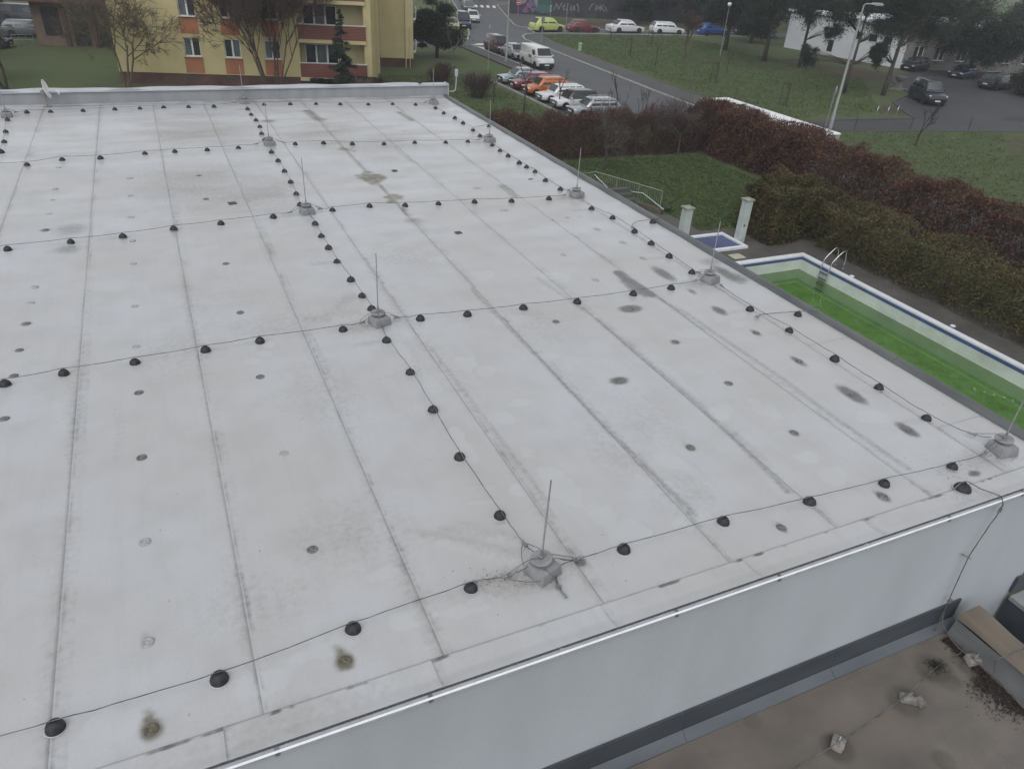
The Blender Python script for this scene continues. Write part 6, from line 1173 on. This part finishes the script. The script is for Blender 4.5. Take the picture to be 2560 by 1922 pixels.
def car(label, loc, rz, col, kind='hatch', L=4.2, W=1.76, H=1.47, wheel=.31, roof=None, cat='car', name='parked_car', rails=False, group=None, rims=None, lower_trim=False, front=True, dark_bumper=False, plate=True):
    t = thing(name, label, cat, (loc[0], loc[1], GZ+.012), rz, group)
    hx, wt, re, rb, belt, bon, tail = KINDS[kind]; X = lambda f: L*(.5-f); zb = .20 if kind not in ('suv', 'van') else .26; bz = belt*H
    fs_ = [0, .012, .05, .12, hx*.75, hx, (hx+rb)/2*.6, .45, .6, .72, rb-.06 if rb > .8 else .8, min(rb, .955), .985, 1.0]
    fs_ = sorted(set(fs_)); hw = W/2
    def prof(f):
        # shoulder height along the car
        if f <= hx: z = bon*H*(.80+.20*min(1, (f/hx)**.55)) if kind != 'van' else bon*H*(.78+.22*(f/hx))
        elif f < rb: z = bon*H+(bz-bon*H)*min(1, (f-hx)/.2)
        else: z = tail*H*(1-.06*((f-rb)/(1-rb+1e-6))**2)
        e = 0.0
        if f < .012: z *= .86
        if f > .995: z *= .93
        w = hw*(1-.16*max(0, 1-f/.10)**2-.10*max(0, (f-.90)/.10)**2)
        return z, w
    vs_ = []; m_ = 0
    for f in fs_:
        z, w = prof(f); lowz = zb+(.10 if f < .012 or f > .99 else 0)+.05*max(0, 1-f/.05)
        row = [(0, lowz), (.80*w, lowz), (.95*w, lowz+.07), (1.0*w, lowz+.24), (.995*w, z-.16), (.955*w, z-.035), (.86*w, z+.004), (.45*w, z+.022), (0, z+.028)]
        full = [(-y, zz) for y, zz in row[::-1]][:-1]+row[0:]
        full = [(y, zz) for y, zz in row]+[(-y, zz) for y, zz in row[::-1][1:-1]]
        m_ = len(full); vs_ += [(X(f), y, zz) for y, zz in full]
    fc = []
    for i in range(len(fs_)-1):
        for k in range(m_): fc.append((i*m_+k, i*m_+(k+1) % m_, (i+1)*m_+(k+1) % m_, (i+1)*m_+k))
    fc.append(tuple(range(m_-1, -1, -1))); fc.append(tuple((len(fs_)-1)*m_+k for k in range(m_)))
    MB().add(vs_, fc).build('body', col, t, smooth=42, local=True)
    # cabin
    bw, rw = hw*.93, hw*(.72 if kind != 'van' else .86); zr = H; xb0, xt0, xt1, xb1 = X(hx-.01), X(wt), X(re), X(rb)
    rows = [(xb0, xb1, bw, bz-.03), (xb0+(xt0-xb0)*.55, xb1+(xt1-xb1)*.5, bw+(rw-bw)*.45, bz+(zr-bz)*.55), (xt0+.02, xt1-.01, rw+.03, zr-.07), (xt0-.10, xt1+.10, rw-.07, zr-.012), (xt0-.35, xt1+.3, rw*.45, zr)]
    v2 = []; f2 = []
    for (a, b_, w, z) in rows: v2 += [(a, w*.90, z), (a-(a-b_)*.06, w, z), (b_+(a-b_)*.06, w, z), (b_, w*.90, z), (b_, -w*.90, z), (b_+(a-b_)*.06, -w, z), (a-(a-b_)*.06, -w, z), (a, -w*.90, z)]
    for i in range(4):
        for k in range(8): f2.append((i*8+k, i*8+(k+1) % 8, (i+1)*8+(k+1) % 8, (i+1)*8+k)[::-1])
    f2.append(tuple(range(32, 40))[::-1])
    MB().add(v2, f2).build('roof', roof or col, t, smooth=50, local=True)
    def side(s, zf): return (bw+(rw-bw)*zf)*s
    def lerp(a, b_, q): return a+(b_-a)*q
    def wsx(zf): return lerp(xb0, xt0, zf)
    def rsx(zf): return lerp(xb1, xt1, zf)
    off = .012
    for (nm, fx, sg) in (('windscreen', wsx, 1), ('rear_window', rsx, -1)):
        if kind == 'van' and sg < 0: continue
        z0, z1 = .12, .90; k = MB(); q = []
        for zf, yy in ((z0, -1), (z0, 1), (z1, 1), (z1, -1)): q.append((fx(zf)+sg*(off+.015), (bw+(rw-bw)*zf)*.86*yy, bz+(zr-bz)*zf+off))
        k.quad(*(q if sg > 0 else q[::-1])); k.build(nm, M_CGL, t, local=True)
    for s in (1, -1):
        cuts = {'van': [(.04, .22)], 'sedan': [(.05, .47), (.52, .94)], 'old': [(.06, .48), (.53, .93)], 'hatch': [(.05, .45), (.50, .82)], 'mpv': [(.05, .36), (.40, .66), (.70, .95)], 'estate': [(.05, .38), (.42, .66), (.70, .95)], 'suv': [(.05, .38), (.42, .68), (.72, .94)]}[kind]
        for (a, b_) in cuts:
            k = MB(); q = []; z0, z1 = .10, .84
            for zf, fr_ in ((z0, a), (z0, b_), (z1, b_), (z1, a)):
                x0, x1 = wsx(zf), rsx(zf); mg = .05*(x0-x1); q.append((lerp(x0-mg, x1+mg, fr_), side(s, zf)+s*off, bz+(zr-bz)*zf))
            k.quad(*(q if s < 0 else q[::-1])); k.build('side_window', M_CGL, t, local=True)
        for fx in (.185 if kind != 'van' else .19, .80 if kind != 'van' else .785):
            xw = X(fx); wh = thing_part('wheel', t, (xw, s*(hw-.10), wheel))
            k = MB(); T = Matrix.Rotation(R_(90), 4, 'X'); k.lathe([(wheel*.55, -.10), (wheel*.92, -.10), (wheel, -.07), (wheel, .07), (wheel*.92, .10), (wheel*.55, .10)], 20, T); link('tyre', k.mesh('tyre', M_TYRE, smooth=40), wh)
            k = MB(); k.lathe([(.0005, .085*1), (wheel*.18, .09), (wheel*.3, .075), (wheel*.58, .098), (wheel*.60, .06)], 16, Matrix.Rotation(R_(-90*s), 4, 'X')); link('rim', k.mesh('rim', rims or M_RIM, smooth=40), wh)
            k = MB(); k.lathe([(wheel*1.16, 0), (wheel*1.16, .02), (wheel*.9, .02)], 20, Matrix.Translation((xw, s*(hw-.012), wheel+.02)) @ Matrix.Rotation(R_(-90*s), 4, 'X')); k.build('wheel_arch', M_TRIM, t, local=True)
        k = MB(); k.box((X(hx+.05), s*(hw+.07), bz+.07), (.10, .17, .12)); k.build('mirror', col, t, local=True, bevel=.02, seg=2)
        k = MB(); k.box((X(.035), s*hw*.66, bon*H*.80), (.20, hw*.44, .12), rz=-s*.35); k.build('headlamp', M_LAMP, t, local=True, bevel=.02)
        k = MB(); k.box((X(.985), s*hw*.74, tail*H*.86), (.10, hw*.34, .20 if kind in ('hatch', 'suv', 'estate', 'mpv', 'van') else .13)); k.build('tail_lamp', M_TAIL, t, local=True, bevel=.02)
        for fx in (.50, .68) if kind != 'van' else (.27,): k = MB(); k.box((X(fx), s*(hw-.004), bz-.17), (.16, .03, .025)); k.build('door_handle', M_TRIM if dark_bumper else col, t, local=True)
        k = MB(); k.box((0, s*(hw*.97), zb+.09), (L*.46, .05, .10)); k.build('sill_trim', M_TRIM, t, local=True)
        for fx in (hx+.10, .56): k = MB(); k.box((X(fx), s*(hw-.0035), (bz+zb)/2+.08), (.012, .010, bz-zb-.22)); k.build('door_gap', M_TRIM, t, local=True)
        if rails: k = MB(); k.tube([(xt0-.25, s*(rw-.06), zr-.0), (xt0-.4, s*(rw-.06), zr+.045), (xt1+.35, s*(rw-.06), zr+.045), (xt1+.2, s*(rw-.06), zr)], .016, 6); k.build('roof_rail', M_CHR, t, local=True)
    k = MB(); k.box((X(.010), 0, bon*H*.66), (.08, hw*.95, .15)); k.build('grille', M_TRIM, t, local=True, bevel=.02)
    k = MB(); k.box((X(.010), 0, zb+.14), (.09, hw*1.25, .13)); k.build('front_intake', M_TRIM, t, local=True, bevel=.02)
    if plate:
        k = MB(); k.box((X(-.004), 0, zb+.22), (.03, .50, .11)); k.build('number_plate', M_PLATE, t, local=True); k = MB(); k.box((X(1.004), 0, tail*H*.62), (.03, .50, .11)); k.build('number_plate', M_PLATE, t, local=True)
    k = MB(); k.box((X(.995), 0, zb+.16), (.10, hw*1.5, .16)); k.build('rear_bumper', M_TRIM if dark_bumper or lower_trim else col, t, local=True, bevel=.03)
    if dark_bumper: k = MB(); k.box((X(.02), 0, zb+.20), (.22, hw*1.75, .40)); k.build('front_bumper', M_TRIM, t, local=True, bevel=.05, seg=2)
    k = MB(); k.tube([(X(hx-.005), -.35, bz+.04), (X(hx+.02), .25, bz+.10)], .008, 4); k.build('wiper', M_TRIM, t, local=True)
    return t
def thing_part(nm, par, loc):
    o = bpy.data.objects.new(nm, None); COL.objects.link(o); o.parent = par; o.location = loc; o.empty_display_size = .1; WLOC[o.name] = (0, 0, 0); return o
RG = 'cars parked side by side in the bay'
PI = math.pi
xb = 28.75
def row(label, y, col, kind, L, W, H, **k):
    L, W, H = L*.90, W*.93, H*.90; k.setdefault('wheel', .285)
    car(label, (xb+L/2, y), PI+k.pop('da', -.03), col, kind, L, W, H, group=RG, **k)
row('silver blue sedan at the far end of the parked row', 65.0, paint('silverblue', (.24, .30, .33), .25, .35), 'sedan', 4.8, 1.86, 1.47)
row('dark red hatchback between the silver sedan and the orange car', 62.3, paint('darkred', (.14, .022, .03)), 'hatch', 4.4, 1.8, 1.52)
row('orange crossover between the dark red and white cars', 59.65, paint('orange', (.42, .115, .03)), 'suv', 4.4, 1.82, 1.62, rails=True, lower_trim=True)
row('white estate car right of the orange crossover', 56.95, paint('white', (.60, .61, .62)), 'estate', 4.6, 1.78, 1.48, rails=True)
row('white crossover with black roof in the parked row', 54.25, paint('white', (.60, .61, .62)), 'suv', 4.2, 1.78, 1.58, roof=paint('black', (.016, .017, .019)), lower_trim=True)
row('silver estate car at the near end of the parked row', 51.5, paint('silver', (.36, .37, .38), .25, .4), 'estate', 4.5, 1.82, 1.50, rails=True)
# along the street
c2 = crop(1220, 90, 1560); SGp = 'vehicles parked along the street'
vf = c2(800, 540); 
van = car('white delivery van with dark lower bumper on the street', (36.75, vf[1]+1.55), -PI/2-.02, paint('vanwhite', (.56, .57, .55)), 'van', 5.0, 1.9, 1.95, .33, None, 'van', 'delivery_van', group=SGp, dark_bumper=True)
k = MB(); k.box((X_ := .35, -.955, 1.02), (.75, .012, .30)); k.build('side_logo', mat('logo_grey', (.16, .17, .17), .6, .5, 6), van, local=True)
vf2 = c2(470, 395); car('silver sedan parked behind the white van', (36.7, vf2[1]+1.4), -PI/2, paint('silver', (.36, .37, .38), .25, .4), 'sedan', 4.5, 1.76, 1.45, group=SGp)
vf3 = c2(235, 285); car('maroon people carrier parked behind the silver sedan', (36.6, vf3[1]+1.2), -PI/2, paint('maroon', (.065, .024, .030)), 'mpv', 4.4, 1.8, 1.72, group=SGp)
hd = -PI/2-.30
for (x, y, lab, col, kind, L, W, H) in [(245, 300, 'dark blue people carrier facing the camera on the street', paint('navy', (.022, .030, .055)), 'mpv', 5.0, 2.05, 1.95), (345, 238, 'white hatchback behind the dark blue people carrier', paint('white', (.60, .61, .62)), 'hatch', 4.3, 1.8, 1.48), (300, 122, 'grey car second behind the white hatchback', paint('grey', (.12, .13, .14)), 'estate', 4.5, 1.8, 1.5), (285, 92, 'grey car close to the zebra crossing', paint('grey', (.12, .13, .14)), 'hatch', 4.3, 1.8, 1.5), (262, 20, 'dark van at the top edge of the street', paint('dark', (.03, .034, .045)), 'van', 5.0, 1.95, 2.1), (138, 325, 'pale yellow green small car half hidden by the evergreen', paint('paleyellow', (.42, .45, .25)), 'hatch', 3.7, 1.66, 1.45)]:
    q = c3g(x, y); car(lab, (q[0]-math.cos(hd)*L/2*.9, q[1]-math.sin(hd)*L/2*.9), hd, col, kind, L, W, H, group=SGp, plate=kind != 'van')
# side street, all facing right
SS = 'cars parked along the side street'
def sidecar(label, a, b_, col, kind, W, H, **k):
    L = math.dist(a[:2], b_[:2]); f = L/k.pop('real'); m_ = ((a[0]+b_[0])/2, (a[1]+b_[1])/2); an = math.atan2(b_[1]-a[1], b_[0]-a[0]); nx, ny = -math.sin(an), math.cos(an)
    car(label, (m_[0]+nx*W*f*.45, m_[1]+ny*W*f*.45), an, col, kind, L, W*f, H*f, wheel=.31*f, group=SS, **k)
sidecar('lime yellow hatchback parked on the side street', c3g(972, 335), c3g(1280, 336), paint('lime', (.42, .47, .15)), 'hatch', 1.75, 1.48, real=4.05, rims=M_RIMB)
sidecar('boxy dark red old hatchback behind the lime car', c3g(1335, 343), c3g(1632, 350), paint('oldred', (.14, .018, .026), .4), 'old', 1.62, 1.42, real=3.85, dark_bumper=True)
sidecar('white sedan behind the dark red old hatchback', c3g(1758, 348), c3g(2092, 352), paint('white', (.60, .61, .62)), 'sedan', 1.77, 1.46, real=4.57, rims=M_RIMB)
sidecar('white hatchback partly behind the reddish bare tree', c4g(305, 368), c4g(640, 382), paint('white', (.60, .61, .62)), 'estate', 1.78, 1.48, real=4.4, rims=M_RIMB)
sidecar('bright blue car behind the bare trees of the side street', c4g(815, 385), c4g(1110, 392), paint('blue', (.022, .065, .25)), 'hatch', 1.75, 1.46, real=4.2, rims=M_RIMB)
sidecar('dark car right of the bright blue car in tree shade', c4g(1215, 380), c4g(1500, 388), paint('dark', (.03, .034, .045)), 'hatch', 1.75, 1.46, real=4.3)
# car park
CPG = 'dark cars in the car park'
car('dark navy off-road car facing the camera in the car park', (68.4, 52.2), R_(-118), paint('navyblack', (.014, .017, .024)), 'suv', 4.9, 1.95, 1.95, .40, rails=True, group=CPG, lower_trim=True)
q = c5g(1100, 712); car('dark car facing left at the corner of the white hall', (q[0]+1.6, q[1]+1.0, GZ), R_(-166), paint('navyblack', (.014, .017, .024)), 'hatch', 4.4, 1.85, 1.5, group=CPG)
q = c5g(1620, 790); car('dark blue car half hidden by pine branches', (q[0]+1.2, q[1]+1.2, GZ), R_(-168), paint('darkblue', (.016, .026, .045)), 'sedan', 4.6, 1.85, 1.48, group=CPG)
q = c5g(1850, 895); car('black estate car with chrome roof rails at the right edge', (q[0]+2.2, q[1]+.7, GZ), math.atan2(.12, .99), paint('black', (.016, .017, .019)), 'suv', 4.8, 1.9, 1.65, rails=True, group=CPG)
# far left
LG = 'dark cars behind the left railing'
for (x, y, lab, c_, h_) in [(130, 425, 'dark car directly behind the left metal railing', paint('dark', (.03, .034, .045)), .1), (500, 330, 'grey car before the low house', paint('grey', (.12, .13, .14)), .2), (180, 250, 'dark green car farther back at left', paint('green', (.02, .04, .036)), .1), (430, 235, 'dark van parked beside the low house', paint('dark', (.03, .034, .045)), .0)]:
    q = crop(0, 0, 640)(x, y); car(lab, (q[0]-2.5, q[1]+1.0), ANG+h_, c_, 'estate' if 'van' not in lab else 'van', 4.5, 1.8, 1.5 if 'van' not in lab else 2.1, group=LG)
# long white roofed vehicle behind the hedge
tv = thing('long_vehicle', 'long vehicle with bright white roof parked behind the red hedge', 'vehicle', (36.0, 38.6, GZ+.01))
M_TW = mat('trailer_white', (.74, .745, .74), .5, .05, .7); M_TS = mat('trailer_side', (.30, .31, .31), .5, .08, .7)
k = MB(); k.box((0, 0, 1.55), (2.4, 10.6, 1.95)); k.build('box_side', M_TS, tv, local=True)
k = MB(); k.box((0, 0, 2.60), (2.44, 10.7, .12)); k.build('roof', M_TW, tv, local=True, bevel=.05, seg=2)
k = MB(); k.box((0, -5.42, 1.45), (2.3, .2, 1.7)); k.build('end_panel', M_TS, tv, local=True)
k = MB(); k.box((0, 0, .50), (1.0, 10.6, .25)); k.build('chassis', M_TRIM, tv, local=True)
for yy in (-3.6, -2.4, 3.8):
    for s in (-1, 1): k = MB(); k.lathe([(.2, -.14), (.45, -.14), (.48, -.1), (.48, .1), (.45, .14), (.2, .14)], 16, Matrix.Translation((s*1.0, yy, .48)) @ Matrix.Rotation(R_(90), 4, 'Y')); k.build('wheel', M_TYRE, tv, local=True)
# ================================================================== street furniture
M_GALV = mat('galvanised_pole', (.30, .31, .31), .5, .08, 3, metal=.35); M_SIGNB = mat('sign_back', (.33, .35, .36), .5, .1, 3, metal=.4); M_SRED = mat('sign_red', (.42, .03, .03), .45, .05, 3); M_SWH = mat('sign_white', (.72, .72, .72), .45, .04, 3)
def lamp(label, base, h, r0, r1, arm, aim, head):
    t = thing('street_lamp', label, 'street lamp', base, aim, 'street lamps')
    k = MB(); k.tube([(0, 0, 0), (0, 0, h*.14), (0, 0, h*.15), (0, 0, h)], [r0*1.35, r0*1.3, r0, r1], 10); k.build('pole', M_GALV, t, smooth=40, local=True)
    if arm:
        k = MB(); k.tube([(0, 0, h), (.15, 0, h+.08), (arm*.6, 0, h+.10)], r1*.8, 8); k.build('arm', M_GALV, t, smooth=40, local=True)
        k = MB(); k.box((arm*.6+head/2-.1, 0, h+.12), (head, .28, .14), taper=.75); k.build('lamp_head', mat('lamp_housing', (.28, .30, .31), .4, .08, 4), t, local=True, bevel=.03, seg=2); k = MB(); k.box((arm*.6+head/2, 0, h+.035), (head*.6, .20, .05)); k.build('lamp_glass', mat('lamp_glass', (.5, .51, .5), .2, .05, 4), t, local=True)
    else:
        k = MB(); k.lathe([(.06, 0), (.22, .12), (.26, .28), (.2, .42), (.0005, .48)], 14, c=(0, 0, h)); k.build('lamp_head', M_SWH, t, smooth='all', local=True)
q = c5g(292, 1290); lamp('tall leaning street lamp by the end of the long white roof', q, 8.75, .11, .06, 1.0, -.35, .95)
q = c3g(675, 642); lamp('tall street lamp on the pavement beside the silver sedan', q, 8.5, .10, .055, 1.0, 0, .9)
q = c4g(1020, 597); lamp('slim white headed lamp on the lawn before the pines', q, 5.5, .05, .035, 0, 0, .4)
q = c3g(97, 170); lamp('slim lamp post left of the street behind the evergreen', (q[0], q[1], GZ), 7.5, .08, .05, .8, 0, .7)
def disc(k, z, r, d, n=20, y=0.0): k.lathe([(r, 0), (r, d), (.0005, d)], n, Matrix.Translation((0, y, z)) @ Matrix.Rotation(R_(90), 4, 'X'))
def face(base): return math.atan2(-base[0], base[1])*-1+0  # turned toward the camera
def signpost(label, base, h, parts, rz=None, cat='sign'):
    t = thing('sign_post', label, cat, base, face(base) if rz is None else rz, 'sign posts along the streets'); k = MB(); k.tube([(0, .05, 0), (0, .05, h)], .034, 8); k.build('pole', M_GALV, t, smooth=40, local=True)
    for (nm, fn, m) in parts: k = MB(); fn(k); k.build(nm, m, t, local=True)
    return t
signpost('red round no entry sign before the graffiti wall', c3g(797, 177), 2.35, [('sign_plate', lambda k: disc(k, 2.05, .36, .02), M_SWH), ('red_disc', lambda k: disc(k, 2.05, .33, .02, y=-.022), M_SRED), ('white_bar', lambda k: k.box((0, -.05, 2.05), (.50, .012, .11)), M_SWH)], 0)
signpost('round sign seen from behind on the corner island', c3g(1040, 452), 3.0, [('sign_plate', lambda k: disc(k, 2.72, .36, .02, y=.03), M_SIGNB)])
signpost('tall post with narrow blue white sign before the lime car', c3g(1118, 332), 3.35, [('sign_plate', lambda k: k.box((.02, 0, 2.95), (.32, .03, .72)), M_SWH), ('blue_field', lambda k: k.box((.02, -.02, 2.95), (.24, .012, .58)), mat('sign_blue', (.06, .12, .16), .45, .05, 3))])
signpost('plain grey post between the lime and dark red cars', c3g(1285, 352), 2.95, [('cap', lambda k: k.box((0, .05, 2.95), (.09, .09, .05)), M_GALV)], cat='post')
signpost('thin post with small plates before the maroon people carrier', c3g(495, 722), 4.1, [('sign_plate', lambda k: k.box((0, 0, 3.85), (.32, .03, .42)), M_SIGNB), ('sign_plate', lambda k: k.box((-.05, -.03, 3.86), (.04, .01, .36)), M_SWH)])
signpost('round sign with small plates beside the tall right lamp', c5g(255, 1262), 3.0, [('sign_plate', lambda k: disc(k, 2.75, .33, .02), M_SIGNB), ('rim', lambda k: k.lathe([(.33, 0), (.36, 0), (.36, .02), (.33, .02)], 20, Matrix.Translation((0, -.01, 2.75)) @ Matrix.Rotation(R_(90), 4, 'X')), M_SWH), ('small_plate', lambda k: k.box((0, 0, 2.22), (.28, .02, .42)), M_SIGNB), ('small_plate', lambda k: k.box((0, 0, 1.92), (.36, .02, .14)), M_SIGNB)])
q = c3g(1430, 522); t = thing('green_hydrant', 'pale green twin legged post on the lawn behind the van', 'post', q); M_HYD = mat('pale_green_paint', (.36, .50, .30), .5, .1, 5)
for s in (-.11, .11): k = MB(); k.tube([(s, 0, 0), (s, 0, .74)], .085, 10); k.build('leg', M_HYD, t, smooth=40, local=True)
k = MB(); k.box((0, 0, .80), (.44, .24, .14)); k.build('cap', M_HYD, t, local=True, bevel=.02)
for i, (x, y) in enumerate([(755, 1152), (860, 1156), (953, 1152)]):
    q = c5g(x, y); t = thing('bike_rack', ['left', 'middle', 'right'][i]+' steel bicycle hoop by the car park entrance', 'bike rack', q, .5, 'bicycle hoops'); k = MB(); k.tube(smoothpath([(-.35, 0, 0), (-.34, 0, .6), (-.2, 0, .84), (.05, 0, .86), (.2, 0, .7)], 5, 0), .025, 8); k.build('hoop', M_STEEL, t, smooth=50, local=True)
q = c5g(965, 882); t = thing('stone_sculpture', 'stone boat shaped sculpture on pedestal beside leaning pine', 'sculpture', q, .3)
k = MB(); k.box((0, 0, .04), (1.6, 1.2, .08)); k.build('plinth', M_STONE, t, local=True); k = MB(); k.box((0, 0, .42), (.5, .5, .7)); k.build('pedestal', mat('grey_stone', (.17, .165, .15), .9, .15, 4), t, local=True, bevel=.03)
k = MB(); k.lathe([(.0005, .74), (.35, .76), (.62, .95), (.75, 1.2), (.68, 1.22), (.5, 1.05), (.0005, .98)], 18); k.v = [(a*1.15, b_*.7, c_+(.18*abs(a)**2 if a < 0 else 0)) for a, b_, c_ in k.v]; k.build('bowl', mat('grey_stone', (.17, .165, .15)), t, smooth=50, local=True)
M_FP = mat('fence_post', (.045, .047, .05), .7, .1, 5)
for i, q in enumerate([c7g(975, 366), c7g(1380, 366), c7g(1805, 366)]):
    t = MB(); t.tube([(q[0], q[1], GZ), (q[0]+.02, q[1], GZ+1.0)], .035, 6); t.tube([(q[0]+.02, q[1], GZ+1.0), (q[0]+.02, q[1], GZ+1.04)], [.05, .02], 6); tag(t.build('fence_post', M_FP), ['left', 'middle', 'right'][i]+' thin dark post on the verge before the car park', 'post', 'thin posts before the car park')

# ================================================================== damp air over the whole place
hz = MB(); hz.box((90, 130, 11.5), (640, 640, 41)); ho = tag(hz.build('haze', None), 'thin damp winter haze over the place', 'haze', kind='stuff')
mh = bpy.data.materials.new('haze_air'); mh.use_nodes = True; N = mh.node_tree.nodes; N.clear(); o_ = N.new('ShaderNodeOutputMaterial'); pv = N.new('ShaderNodeVolumePrincipled')
pv.inputs['Color'].default_value = (.86, .90, .95, 1); pv.inputs['Density'].default_value = .0006; pv.inputs['Anisotropy'].default_value = .0; mh.node_tree.links.new(pv.outputs[0], o_.inputs['Volume']); ho.data.materials.append(mh)
sc.cycles.volume_bounces = 0
